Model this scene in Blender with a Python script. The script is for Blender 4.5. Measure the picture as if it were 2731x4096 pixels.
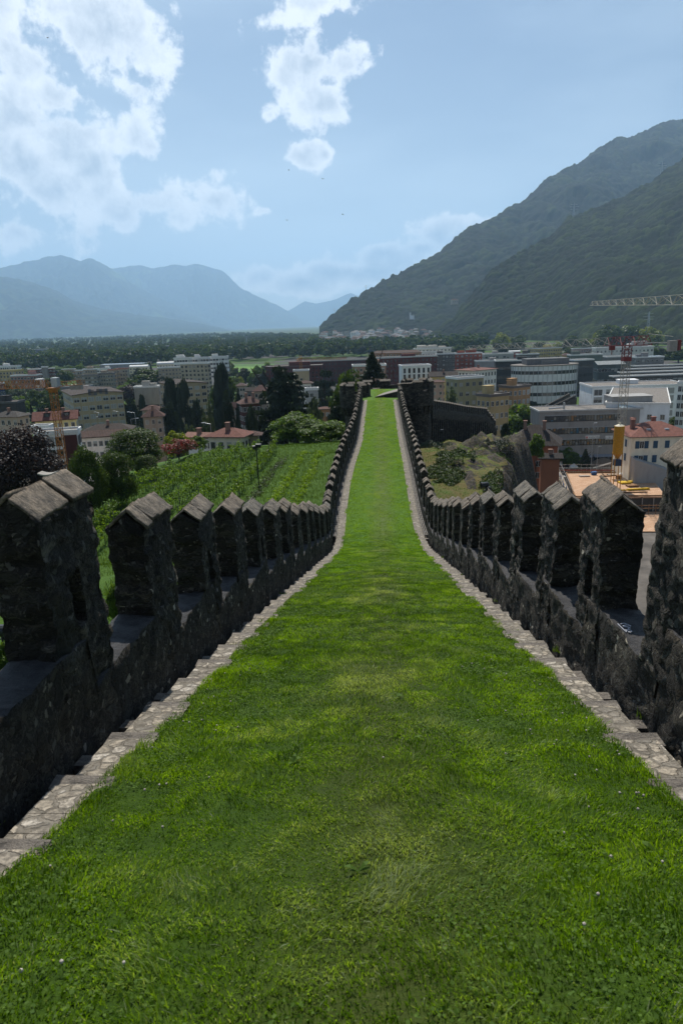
import bpy, math, random
import numpy as np
from mathutils import Vector, Matrix

for _o in list(bpy.data.objects):
    bpy.data.objects.remove(_o)
SC = bpy.context.scene
COL = SC.collection
R = math.radians

# ------------------------------------------------------------------ camera
CAMZ = 46.0                                   # eye height above the town
PITCH, ROLL, FPX = R(15.4), 0.035, 683.0      # focal length in pixels of a 1024 high frame
cam_d = bpy.data.cameras.new('camera')
cam = bpy.data.objects.new('camera', cam_d)
COL.objects.link(cam)
SC.camera = cam
cam_d.sensor_fit = 'VERTICAL'
cam_d.sensor_height = 36.0
cam_d.lens = 36.0 * FPX / 1024.0
cam_d.clip_start = 0.05
cam_d.clip_end = 120000.0
_f = Vector((0, math.cos(PITCH), -math.sin(PITCH)))
_r0 = Vector((1, 0, 0))
_u0 = Vector((0, math.sin(PITCH), math.cos(PITCH)))
C_R = _r0 * math.cos(ROLL) - _u0 * math.sin(ROLL)
C_U = _u0 * math.cos(ROLL) + _r0 * math.sin(ROLL)
C_F = _f
_m = Matrix((C_R, C_U, -C_F)).transposed().to_4x4()
_m.translation = Vector((0, 0, CAMZ))
cam.matrix_world = _m
cam_d.dof.use_dof = True
cam_d.dof.focus_distance = 14.0
cam_d.dof.aperture_fstop = 4.5

# ------------------------------------------------------------------ render settings
SC.render.engine = 'CYCLES'
SC.cycles.max_bounces = 5
SC.cycles.diffuse_bounces = 2
SC.cycles.glossy_bounces = 2
SC.cycles.transmission_bounces = 3
SC.cycles.transparent_max_bounces = 6
SC.cycles.volume_bounces = 1
SC.cycles.use_denoising = True
SC.cycles.caustics_reflective = False
SC.cycles.caustics_refractive = False
SC.view_settings.view_transform = 'Standard'
SC.view_settings.look = 'None'
SC.view_settings.gamma = 1.0
SC.view_settings.use_curve_mapping = False
SC.view_settings.exposure = 0.2

# ------------------------------------------------------------------ sun
SUN_EL, SUN_AZ = R(56.0), R(-5.0)             # azimuth measured from +Y (the view) towards +X
sun_d = bpy.data.lights.new('sun', 'SUN')
sun_d.energy = 5.0
sun_d.angle = R(0.5)
sun_d.color = (1.0, 0.95, 0.86)
sun = bpy.data.objects.new('sun', sun_d)
COL.objects.link(sun)
SUN_DIR = Vector((math.sin(SUN_AZ) * math.cos(SUN_EL), math.cos(SUN_AZ) * math.cos(SUN_EL), math.sin(SUN_EL)))
sun.rotation_euler = SUN_DIR.to_track_quat('Z', 'Y').to_euler()
sun.location = SUN_DIR * 500


def ray(x, y):
    """direction of a photo pixel (2731 x 4096)"""
    ix, iy = (x - 1365.5) / 4.0 / FPX, -(y - 2048.0) / 4.0 / FPX
    return C_F + C_R * ix + C_U * iy


def at_y(x, y, Y):
    d = ray(x, y)
    return Vector((0, 0, CAMZ)) + d * (Y / d.y)


def at_z(x, y, z):
    d = ray(x, y)
    return Vector((0, 0, CAMZ)) + d * ((z - CAMZ) / d.z)


def R1(x, y): return (x * .44643, 1300 + y * .44643)
def R2(x, y): return (700 + x * .44643, 1300 + y * .44643)
def R3(x, y): return (1300 + x * .44643, 1300 + y * .44643)
def R4(x, y): return (2000 + x * .46620, 1300 + y * .46620)
def D1(x, y): return (x * 1.7417, y * 1.7417)
RG = {'1': R1, '2': R2, '3': R3, '4': R4, 'd': D1}

# ------------------------------------------------------------------ world: sky and clouds
def build_world():
    w = bpy.data.worlds.new('World')
    SC.world = w
    w.use_nodes = True
    nt = w.node_tree
    N, L = nt.nodes, nt.links
    N.clear()
    out = N.new('ShaderNodeOutputWorld')
    bg = N.new('ShaderNodeBackground')
    bg.inputs['Strength'].default_value = SKY_STRENGTH
    L.new(bg.outputs[0], out.inputs['Surface'])
    sky = N.new('ShaderNodeTexSky')
    sky.sky_type = 'NISHITA'
    sky.sun_disc = False
    sky.sun_elevation = SUN_EL
    sky.sun_rotation = SUN_AZ
    sky.altitude = 300
    sky.air_density = 1.0
    sky.dust_density = 0.6
    sky.ozone_density = 1.6

    def math_n(op, a, b=None, c=None, clamp=False):
        n = N.new('ShaderNodeMath'); n.operation = op; n.use_clamp = clamp
        for i, v in enumerate((a, b, c)):
            if v is None: continue
            if isinstance(v, (int, float)): n.inputs[i].default_value = v
            else: L.new(v, n.inputs[i])
        return n.outputs[0]

    def ss(v, lo, hi):
        n = N.new('ShaderNodeMapRange'); n.interpolation_type = 'SMOOTHSTEP'
        L.new(v, n.inputs[0]); n.inputs[1].default_value = lo; n.inputs[2].default_value = hi
        return n.outputs[0]
    tc = N.new('ShaderNodeTexCoord')
    sep = N.new('ShaderNodeSeparateXYZ'); L.new(tc.outputs['Generated'], sep.inputs[0])
    X, Y, Z = sep.outputs
    az = math_n('MULTIPLY', math_n('ARCTAN2', X, Y), 57.2958)
    el = math_n('MULTIPLY', math_n('ARCSINE', Z), 57.2958)
    cmb = N.new('ShaderNodeCombineXYZ'); L.new(az, cmb.inputs[0]); L.new(el, cmb.inputs[1])
    P = cmb.outputs[0]
    # turbulence in degrees: fractal billows plus wisps
    nz = N.new('ShaderNodeTexNoise'); nz.noise_dimensions = '2D'
    L.new(P, nz.inputs['Vector']); nz.inputs['Scale'].default_value = 0.20
    nz.inputs['Detail'].default_value = 11; nz.inputs['Roughness'].default_value = 0.62

    def billow(off, scale):
        mp = N.new('ShaderNodeMapping'); mp.inputs['Location'].default_value = off; L.new(P, mp.inputs[0])
        nw = N.new('ShaderNodeTexNoise'); nw.noise_dimensions = '2D'; L.new(mp.outputs[0], nw.inputs['Vector'])
        nw.inputs['Scale'].default_value = .5; nw.inputs['Detail'].default_value = 4
        wv = N.new('ShaderNodeVectorMath'); wv.operation = 'MULTIPLY_ADD'
        L.new(nw.outputs['Color'], wv.inputs[0]); wv.inputs[1].default_value = (1.6, 1.6, 0); L.new(mp.outputs[0], wv.inputs[2])
        vor = N.new('ShaderNodeTexVoronoi'); vor.voronoi_dimensions = '2D'; vor.feature = 'F1'; vor.normalize = True
        L.new(wv.outputs[0], vor.inputs['Vector']); vor.inputs['Scale'].default_value = scale
        vor.inputs['Detail'].default_value = 4; vor.inputs['Roughness'].default_value = 0.55
        return math_n('SUBTRACT', 1.0, vor.outputs['Distance'])
    b1 = billow((0, 0, 0), .30)
    b2 = billow((.45, -.75, 0), .30)
    turb = math_n('ADD', math_n('MULTIPLY', math_n('SUBTRACT', nz.outputs[0], 0.5), 3.7),
                  math_n('MULTIPLY', math_n('SUBTRACT', b1, .62), 1.5))
    tot = None
    core = None
    for ci, (cx, cy, rx, ry, k) in enumerate(CLOUDS):
        if ci < 22: k *= .78; rx *= .95; ry *= .95   # photo pixels, radii in pixels, weight
        d = ray(cx, cy).normalized()
        a = math.degrees(math.atan2(d.x, d.y)); e = math.degrees(math.asin(d.z))
        s = math.degrees(1 / FPX / 4) * .86
        m = N.new('ShaderNodeMapping'); m.vector_type = 'TEXTURE'
        L.new(P, m.inputs[0])
        m.inputs['Location'].default_value = (a, e, 0)
        m.inputs['Scale'].default_value = (rx * s / max(.4, math.cos(R(e))), ry * s, 1)
        ln = N.new('ShaderNodeVectorMath'); ln.operation = 'LENGTH'; L.new(m.outputs[0], ln.inputs[0])
        v = math_n('MULTIPLY', math_n('SUBTRACT', 0.94, ln.outputs['Value']), k * .9)
        if tot is None: tot = v
        else:
            n = N.new('ShaderNodeMath'); n.operation = 'SMOOTH_MAX'
            L.new(tot, n.inputs[0]); L.new(v, n.inputs[1]); n.inputs[2].default_value = 0.35
            tot = n.outputs[0]
    tot = math_n('MAXIMUM', tot, -3.0)
    dens = math_n('ADD', tot, turb)
    alpha = ss(dens, -0.05, 0.5)
    body = ss(dens, 0.15, 1.5)
    # light and shade of the billows: compare with the same billows a little further from the sun
    diff = math_n('SUBTRACT', b2, b1)
    shade = math_n('ADD', math_n('MULTIPLY', body, 0.72), math_n('MULTIPLY', math_n('ADD', math_n('MULTIPLY', diff, 1.6), math_n('MULTIPLY', math_n('SUBTRACT', .5, nz.outputs[0]), 1.3)), ss(dens, .1, .8)), clamp=True)
    cc = N.new('ShaderNodeMix'); cc.data_type = 'RGBA'
    L.new(shade, cc.inputs['Factor'])
    cc.inputs['A'].default_value = (15.5, 15.8, 16.2, 1)
    cc.inputs['B'].default_value = (3.9, 5.1, 6.7, 1)
    # thin veil: high haze streaks near the sun
    nv = N.new('ShaderNodeTexNoise'); nv.noise_dimensions = '2D'
    mv = N.new('ShaderNodeMapping'); L.new(P, mv.inputs[0])
    mv.inputs['Rotation'].default_value = (0, 0, R(32)); mv.inputs['Scale'].default_value = (0.3, 1.0, 1)
    L.new(mv.outputs[0], nv.inputs['Vector']); nv.inputs['Scale'].default_value = 0.09
    nv.inputs['Detail'].default_value = 5
    veil = math_n('ADD', math_n('MULTIPLY', ss(nv.outputs[0], 0.40, 0.72), 0.30), math_n('MULTIPLY', math_n('MULTIPLY', ss(az, 24.0, -14.0), ss(el, 50., 20.)), .10))
    hz = math_n('MULTIPLY', ss(el, 26.0, -1.0), 0.38)
    veil = math_n('ADD', veil, hz, clamp=True)
    mv_ = N.new('ShaderNodeMix'); mv_.data_type = 'RGBA'
    L.new(veil, mv_.inputs['Factor']); L.new(sky.outputs[0], mv_.inputs['A'])
    mv_.inputs['B'].default_value = (10.5, 12.6, 14.4, 1)
    mx = N.new('ShaderNodeMix'); mx.data_type = 'RGBA'
    L.new(math_n('MULTIPLY', alpha, 0.94), mx.inputs['Factor'])
    L.new(mv_.outputs['Result'], mx.inputs['A']); L.new(cc.outputs['Result'], mx.inputs['B'])
    L.new(mx.outputs['Result'], bg.inputs['Color'])
    try: w.cycles.sampling_method = 'MANUAL'; w.cycles.sample_map_resolution = 512
    except Exception: pass

SKY_STRENGTH = 0.06
CLOUDS = [
    (40, 130, 190, 150, 1.3), (150, 250, 130, 120, 1.2), (210, 380, 210, 120, 1.3), (100, 480, 200, 130, 1.5),
    (440, 110, 240, 190, 1.5), (330, 60, 150, 130, 1.2), (500, 215, 130, 90, 1.0), (260, 560, 260, 150, 1.6),
    (80, 640, 240, 170, 1.5), (540, 555, 95, 90, 1.1), (380, 640, 150, 140, 1.2), (230, 760, 250, 120, 1.4),
    (600, 830, 190, 100, 1.4), (480, 860, 200, 110, 1.2), (400, 760, 120, 90, 1.0), (870, 800, 130, 75, 1.2), (860, 700, 55, 70, 1.0),
    (60, 820, 150, 130, 1.2), (700, 870, 120, 60, 1.0), (470, 330, 75, 50, .9), (555, 355, 45, 32, .8),
    (330, 930, 190, 60, .9), (100, 930, 200, 80, 1.0),
    (1240, 255, 140, 110, 1.4), (1370, 265, 130, 95, 1.3), (1285, 410, 150, 95, 1.4), (1255, 195, 95, 60, 1.0),
    (1205, 625, 105, 55, 1.2), (1080, 460, 40, 40, .9), (1300, 620, 35, 25, .8), (1070, 845, 55, 20, .8),
    (1300, 8, 190, 34, .7), (1150, 75, 100, 28, .4),
    (1770, 945, 220, 75, 1.9), (1560, 1030, 260, 80, 2.0), (1380, 1090, 240, 70, 1.8), (1230, 1130, 260, 60, 1.6), (1050, 1110, 110, 55, 1.2),
    (1480, 1100, 300, 60, 2.0), (1680, 990, 180, 70, 1.8),
]
build_world()

# ------------------------------------------------------------------ bookkeeping helpers
def link(o, parent=None):
    COL.objects.link(o)
    if parent is not None: o.parent = parent
    return o


def tag(o, label=None, cat=None, group=None, kind=None):
    if label: o['label'] = label
    if cat: o['category'] = cat
    if group: o['group'] = group
    if kind: o['kind'] = kind
    return o


def empty(name, loc=(0, 0, 0), rz=0.0, label=None, cat=None, group=None):
    o = bpy.data.objects.new(name, None)
    o.empty_display_size = 0.5
    o.location = loc; o.rotation_euler = (0, 0, rz)
    link(o)
    return tag(o, label, cat, group)


def mesh_np(name, V, F, mats, parent=None, midx=None, smooth=False, attrs=None, loc=None):
    """V (n,3); F list of equal-length index arrays (m,k) or one array"""
    me = bpy.data.meshes.new(name)
    Fs = F if isinstance(F, list) else [F]
    Fs = [np.asarray(f, dtype=np.int32) for f in Fs if len(f)]
    V = np.asarray(V, dtype=np.float32)
    me.vertices.add(len(V)); me.vertices.foreach_set('co', V.ravel())
    nl = sum(f.size for f in Fs); nf = sum(len(f) for f in Fs)
    me.loops.add(nl); me.polygons.add(nf)
    me.loops.foreach_set('vertex_index', np.concatenate([f.ravel() for f in Fs]))
    tot = np.concatenate([np.full(len(f), f.shape[1], dtype=np.int32) for f in Fs])
    st = np.concatenate([[0], np.cumsum(tot)[:-1]]).astype(np.int32)
    me.polygons.foreach_set('loop_start', st)
    if midx is not None: me.polygons.foreach_set('material_index', np.asarray(midx, dtype=np.int32))
    if smooth: me.polygons.foreach_set('use_smooth', np.ones(nf, dtype=bool))
    for m in (mats if isinstance(mats, (list, tuple)) else [mats]):
        me.materials.append(m)
    if attrs:
        for k, a in attrs.items():
            at = me.attributes.new(k, 'FLOAT', 'POINT')
            at.data.foreach_set('value', np.asarray(a, dtype=np.float32))
    me.update(calc_edges=True)
    me.validate()
    o = bpy.data.objects.new(name, me)
    if loc is not None: o.location = loc
    return link(o, parent)


class MB:
    """collects simple shapes into one mesh"""
    def __init__(s):
        s.v, s.f, s.m = [], [], []

    def add(s, vs, fs, mi=0):
        b = len(s.v)
        s.v += [tuple(v) for v in vs]
        s.f += [tuple(i + b for i in f) for f in fs]
        s.m += [mi] * len(fs)

    def box(s, x0, y0, z0, x1, y1, z1, mi=0):
        s.add([(x0, y0, z0), (x1, y0, z0), (x1, y1, z0), (x0, y1, z0), (x0, y0, z1), (x1, y0, z1), (x1, y1, z1), (x0, y1, z1)],
              [(0, 3, 2, 1), (4, 5, 6, 7), (0, 1, 5, 4), (1, 2, 6, 5), (2, 3, 7, 6), (3, 0, 4, 7)], mi)

    def hexa(s, bot, top, mi=0):
        n = len(bot)
        s.add(list(bot) + list(top), [tuple(range(n - 1, -1, -1)), tuple(range(n, 2 * n))] +
              [(i, (i + 1) % n, n + (i + 1) % n, n + i) for i in range(n)], mi)

    def bar(s, a, b, r, mi=0, n=4, r2=None):
        a, b = Vector(a), Vector(b)
        d = (b - a)
        if d.length < 1e-6: return
        d.normalize()
        u = d.cross(Vector((0, 0, 1)))
        if u.length < 1e-3: u = d.cross(Vector((1, 0, 0)))
        u.normalize(); w = d.cross(u)
        r2 = r if r2 is None else r2
        off = math.pi / n
        vs = [a + (u * math.cos(off + 2 * math.pi * i / n) + w * math.sin(off + 2 * math.pi * i / n)) * r for i in range(n)]
        vs += [b + (u * math.cos(off + 2 * math.pi * i / n) + w * math.sin(off + 2 * math.pi * i / n)) * r2 for i in range(n)]
        s.add(vs, [tuple(range(n))[::-1], tuple(range(n, 2 * n))] + [(i, (i + 1) % n, n + (i + 1) % n, n + i) for i in range(n)], mi)

    def lathe(s, prof, cx=0, cy=0, n=16, mi=0, a0=0.0, a1=None):
        """prof = [(r,z)...] bottom to top"""
        full = a1 is None
        k = n if full else n + 1
        vs = []
        for (r, z) in prof:
            for i in range(k):
                a = (2 * math.pi * i / n) if full else a0 + (a1 - a0) * i / n
                vs.append((cx + r * math.cos(a), cy + r * math.sin(a), z))
        fs = []
        for j in range(len(prof) - 1):
            for i in range(n):
                i2 = (i + 1) % k
                fs.append((j * k + i, j * k + i2, (j + 1) * k + i2, (j + 1) * k + i))
        if full:
            fs.append(tuple(range(k))[::-1]); fs.append(tuple((len(prof) - 1) * k + i for i in range(k)))
        s.add(vs, fs, mi)

    def build(s, name, mats, parent=None, smooth=False, loc=None):
        me = bpy.data.meshes.new(name)
        me.from_pydata(s.v, [], s.f)
        for m in (mats if isinstance(mats, (list, tuple)) else [mats]): me.materials.append(m)
        me.polygons.foreach_set('material_index', s.m)
        if smooth: me.polygons.foreach_set('use_smooth', [True] * len(s.f))
        me.update()
        o = bpy.data.objects.new(name, me)
        if loc is not None: o.location = loc
        return link(o, parent)


def copy_tree(o, parent=None):
    c = o.copy(); COL.objects.link(c)
    if parent is not None: c.parent = parent
    for ch in o.children: copy_tree(ch, c)
    return c

# ------------------------------------------------------------------ noise
def vnoise(p, seed=0):
    p = np.asarray(p, dtype=np.float64)
    i = np.floor(p).astype(np.int64); f = p - i; u = f * f * (3 - 2 * f)

    def h(dx, dy, dz):
        n = ((i[:, 0] + dx) * 374761393 + (i[:, 1] + dy) * 668265263 + (i[:, 2] + dz) * 1440662683 + seed * 97463141) & 0xffffffff
        n = ((n ^ (n >> 13)) * 1274126177) & 0xffffffff
        n = ((n ^ (n >> 15)) * 2246822519) & 0xffffffff
        return ((n ^ (n >> 16)) & 0xffff) / 65535.0
    x, y, z = u[:, 0], u[:, 1], u[:, 2]
    a = h(0, 0, 0) * (1 - x) + h(1, 0, 0) * x
    b = h(0, 1, 0) * (1 - x) + h(1, 1, 0) * x
    c = h(0, 0, 1) * (1 - x) + h(1, 0, 1) * x
    d = h(0, 1, 1) * (1 - x) + h(1, 1, 1) * x
    return (a * (1 - y) + b * y) * (1 - z) + (c * (1 - y) + d * y) * z - 0.5


def fbm(p, octv=4, seed=0, gain=.5):
    r = 0; a = 1.0; q = np.array(p, dtype=np.float64)
    for k in range(octv):
        r = r + a * vnoise(q, seed + k * 7); q = q * 2.03; a *= gain
    return r


def worley(p2, seed=0):
    """2-D cell noise: distance to nearest jittered point and that cell's random"""
    i = np.floor(p2).astype(np.int64)
    best = np.full(len(p2), 9.0); rnd = np.zeros(len(p2))
    for dx in (-1, 0, 1):
        for dy in (-1, 0, 1):
            cx, cy = i[:, 0] + dx, i[:, 1] + dy
            n = (cx * 374761393 + cy * 668265263 + seed * 97463141) & 0xffffffff
            n = ((n ^ (n >> 13)) * 1274126177) & 0xffffffff
            n = ((n ^ (n >> 15)) * 2246822519) & 0xffffffff
            n = n ^ (n >> 16)
            jx, jy = (n & 0x3ff) / 1023., ((n >> 10) & 0x3ff) / 1023.
            d = np.hypot(cx + jx - p2[:, 0], cy + jy - p2[:, 1])
            k = d < best
            best = np.where(k, d, best); rnd = np.where(k, ((n >> 20) & 0x3ff) / 1023., rnd)
    return best, rnd

# ------------------------------------------------------------------ materials
def lin(c):
    """sRGB 0-255 triple to linear"""
    return tuple(((v / 255.) / 12.92 if v <= 10 else ((v / 255. + .055) / 1.055) ** 2.4) for v in c) + (1,)


class NT:
    def __init__(s, name):
        s.mat = bpy.data.materials.new(name); s.mat.use_nodes = True
        s.nt = s.mat.node_tree; s.N = s.nt.nodes; s.L = s.nt.links; s.N.clear()
        s.out = s.N.new('ShaderNodeOutputMaterial')

    def n(s, t, **kw):
        x = s.N.new(t)
        for k, v in kw.items(): setattr(x, k, v)
        return x

    def set(s, sock, v):
        if hasattr(v, 'links') or hasattr(v, 'is_output'): s.L.new(v, sock)
        else: sock.default_value = v

    def math(s, op, a, b=0.0, clamp=False):
        x = s.n('ShaderNodeMath', operation=op, use_clamp=clamp)
        s.set(x.inputs[0], a); s.set(x.inputs[1], b)
        return x.outputs[0]

    def ramp(s, fac, stops, interp='LINEAR'):
        x = s.n('ShaderNodeValToRGB'); s.set(x.inputs[0], fac)
        e = x.color_ramp.elements; x.color_ramp.interpolation = interp
        while len(e) < len(stops): e.new(0.5)
        for i, (p, c) in enumerate(stops):
            e[i].position = p; e[i].color = c if len(c) == 4 else (*c, 1)
        return x.outputs[0]

    def mix(s, f, a, b, blend='MIX'):
        x = s.n('ShaderNodeMix', data_type='RGBA', blend_type=blend)
        s.set(x.inputs['Factor'], f); s.set(x.inputs['A'], a); s.set(x.inputs['B'], b)
        return x.outputs['Result']

    def noise(s, vec, scale, detail=4, rough=.55, dim='3D'):
        x = s.n('ShaderNodeTexNoise', noise_dimensions=dim); s.set(x.inputs['Vector'], vec)
        x.inputs['Scale'].default_value = scale; x.inputs['Detail'].default_value = detail; x.inputs['Roughness'].default_value = rough
        return x

    def vor(s, vec, scale, feature='F1', rand=1.0):
        x = s.n('ShaderNodeTexVoronoi', feature=feature); s.set(x.inputs['Vector'], vec)
        x.inputs['Scale'].default_value = scale; x.inputs['Randomness'].default_value = rand
        return x

    def mapping(s, vec, scale=(1, 1, 1), rot=(0, 0, 0), loc=(0, 0, 0)):
        x = s.n('ShaderNodeMapping'); s.set(x.inputs[0], vec)
        x.inputs['Scale'].default_value = scale; x.inputs['Rotation'].default_value = rot; x.inputs['Location'].default_value = loc
        return x.outputs[0]

    def warp(s, vec, scale, amt, detail=3):
        nz = s.noise(vec, scale, detail)
        x = s.n('ShaderNodeVectorMath', operation='SUBTRACT'); s.L.new(nz.outputs['Color'], x.inputs[0]); x.inputs[1].default_value = (.5, .5, .5)
        y = s.n('ShaderNodeVectorMath', operation='MULTIPLY_ADD'); s.L.new(x.outputs[0], y.inputs[0]); y.inputs[1].default_value = (amt,) * 3
        s.set(y.inputs[2], vec)
        return y.outputs[0]

    def coords(s, kind='Object', rnd=False):
        tc = s.n('ShaderNodeTexCoord').outputs[kind]
        if kind == 'Position':
            tc = s.n('ShaderNodeNewGeometry').outputs['Position']
        if rnd:
            oi = s.n('ShaderNodeObjectInfo')
            c = s.n('ShaderNodeCombineXYZ')
            for k, f in enumerate((37., 53., 71.)): s.L.new(s.math('MULTIPLY', oi.outputs['Random'], f), c.inputs[k])
            a = s.n('ShaderNodeVectorMath', operation='ADD'); s.L.new(tc, a.inputs[0]); s.L.new(c.outputs[0], a.inputs[1])
            tc = a.outputs[0]
        return tc

    def world(s):
        return s.n('ShaderNodeNewGeometry').outputs['Position']

    def bump(s, h, dist=.02, strength=1.0, normal=None):
        x = s.n('ShaderNodeBump'); s.set(x.inputs['Height'], h)
        x.inputs['Distance'].default_value = dist; x.inputs['Strength'].default_value = strength
        if normal is not None: s.L.new(normal, x.inputs['Normal'])
        return x.outputs[0]

    def bsdf(s, col, rough=.9, normal=None, metal=0.0, spec=.3):
        b = s.n('ShaderNodeBsdfPrincipled')
        s.set(b.inputs['Base Color'], col); s.set(b.inputs['Roughness'], rough)
        b.inputs['Metallic'].default_value = metal; b.inputs['Specular IOR Level'].default_value = spec
        if normal is not None: s.L.new(normal, b.inputs['Normal'])
        return b

    def done(s, shader):
        s.L.new(shader.outputs[0], s.out.inputs['Surface'])
        return s.mat


def leafy(name, c1, c2, trans=.45, rough=.55, tcol=None):
    """leaf / blade: diffuse + light shining through, hue varied by the 'tint' attribute"""
    t = NT(name)
    a = t.n('ShaderNodeAttribute', attribute_name='tint').outputs['Fac']
    col = t.mix(a, (*c1, 1), (*c2, 1))
    b = t.bsdf(col, rough, spec=.35)
    tr = t.n('ShaderNodeBsdfTranslucent')
    k = tcol or (1.5, 1.35, .6)
    t.L.new(t.mix(1.0, col, (*k, 1), 'MULTIPLY'), tr.inputs['Color'])
    m = t.n('ShaderNodeMixShader'); m.inputs[0].default_value = trans
    t.L.new(b.outputs[0], m.inputs[1]); t.L.new(tr.outputs[0], m.inputs[2])
    return t.done(m)


def plain(name, col, rough=.8, metal=0., spec=.3, var=.12, scale=3.0):
    """one colour with faint procedural wear"""
    t = NT(name)
    nz = t.noise(t.coords('Object', True), scale, 5).outputs[0]
    c = lin(col) if max(col) > 1.0 else (*col, 1)
    d = tuple(v * (1 - var * 1.6) for v in c[:3]) + (1,); l = tuple(min(1, v * (1 + var)) for v in c[:3]) + (1,)
    return t.done(t.bsdf(t.ramp(nz, [(.3, d), (.7, l)]), rough, metal=metal, spec=spec))


MATC = {}
def paint(col, rough=.8, metal=0., spec=.3, var=.1, nm='painted_surface', scale=3.0):
    k = (col, rough, metal, var, nm)
    if k not in MATC: MATC[k] = plain(nm, col, rough, metal, spec, var, scale)
    return MATC[k]
# ------------------------------------------------------------------ wall frame: s along the wall walk, q across it (right positive)
WA = R(3.62)
WE = np.array([math.sin(WA), math.cos(WA)])
WN = np.array([math.cos(WA), -math.sin(WA)])


def w2(s, q):
    """wall coordinates to world x, y"""
    s = np.asarray(s, dtype=float); q = np.asarray(q, dtype=float)
    return s * WE[0] + q * WN[0], s * WE[1] + q * WN[1]


def to_sq(x, y):
    return x * WE[0] + y * WE[1], x * WN[0] + y * WN[1]


SB = 29.2
def walk_z(s):
    s = np.asarray(s, dtype=float)
    a = CAMZ - 1.76 - 0.2717 * s
    b = CAMZ - 1.76 - 0.2717 * SB + 0.012 * (s - SB)
    k = 1.2                                         # short rounded knee
    h = np.clip(.5 + .5 * (a - b) / k, 0, 1)
    return a * h + b * (1 - h) + k * h * (1 - h) * 1.0


# lateral edges of the grass, from the photo; (s, left, right)
_E = [(-4, -1.76, 1.6), (26, -1.76, 1.6)]
def _edge_rows():
    rows = []
    X5 = lambda x, y: (1250 + x * .38265, 1450 + y * .38265)
    for (y, xl, xr) in [(1560, 345, 1030), (1280, 385, 987), (1050, 440, 950), (900, 492, 920), (790, 524, 902), (690, 535, 884), (560, 548, 868), (395, 568, 845)]:
        z = 36.4
        for _ in range(4):
            p = at_z(*X5((xl + xr) / 2, y), z); s, q = to_sq(p.x, p.y); z = float(walk_z(s))
        a = at_z(*X5(xl, y), z); b = at_z(*X5(xr, y), z)
        rows.append((s, to_sq(a.x, a.y)[1], to_sq(b.x, b.y)[1]))
    return rows
_E += _edge_rows()
_Es = np.array([e[0] for e in _E]); _El = np.array([e[1] for e in _E]); _Er = np.array([e[2] for e in _E])
S_END = float(_Es[-1])
def gl(s): return np.interp(s, _Es, _El)            # grass left edge
def gr(s): return np.interp(s, _Es, _Er)
STRIP, WT = .30, .36
def gut(s): return np.interp(s, [28.0, 31.5], [.13, .23])
def side_q(s, side, off):
    """lateral position 'off' metres outside the grass edge on a side (-1 left, 1 right)"""
    return (gr(s) + off) if side > 0 else (gl(s) - off)

print('wall rows', [(round(a, 1), round(b, 2), round(c, 2)) for a, b, c in _E])

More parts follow.
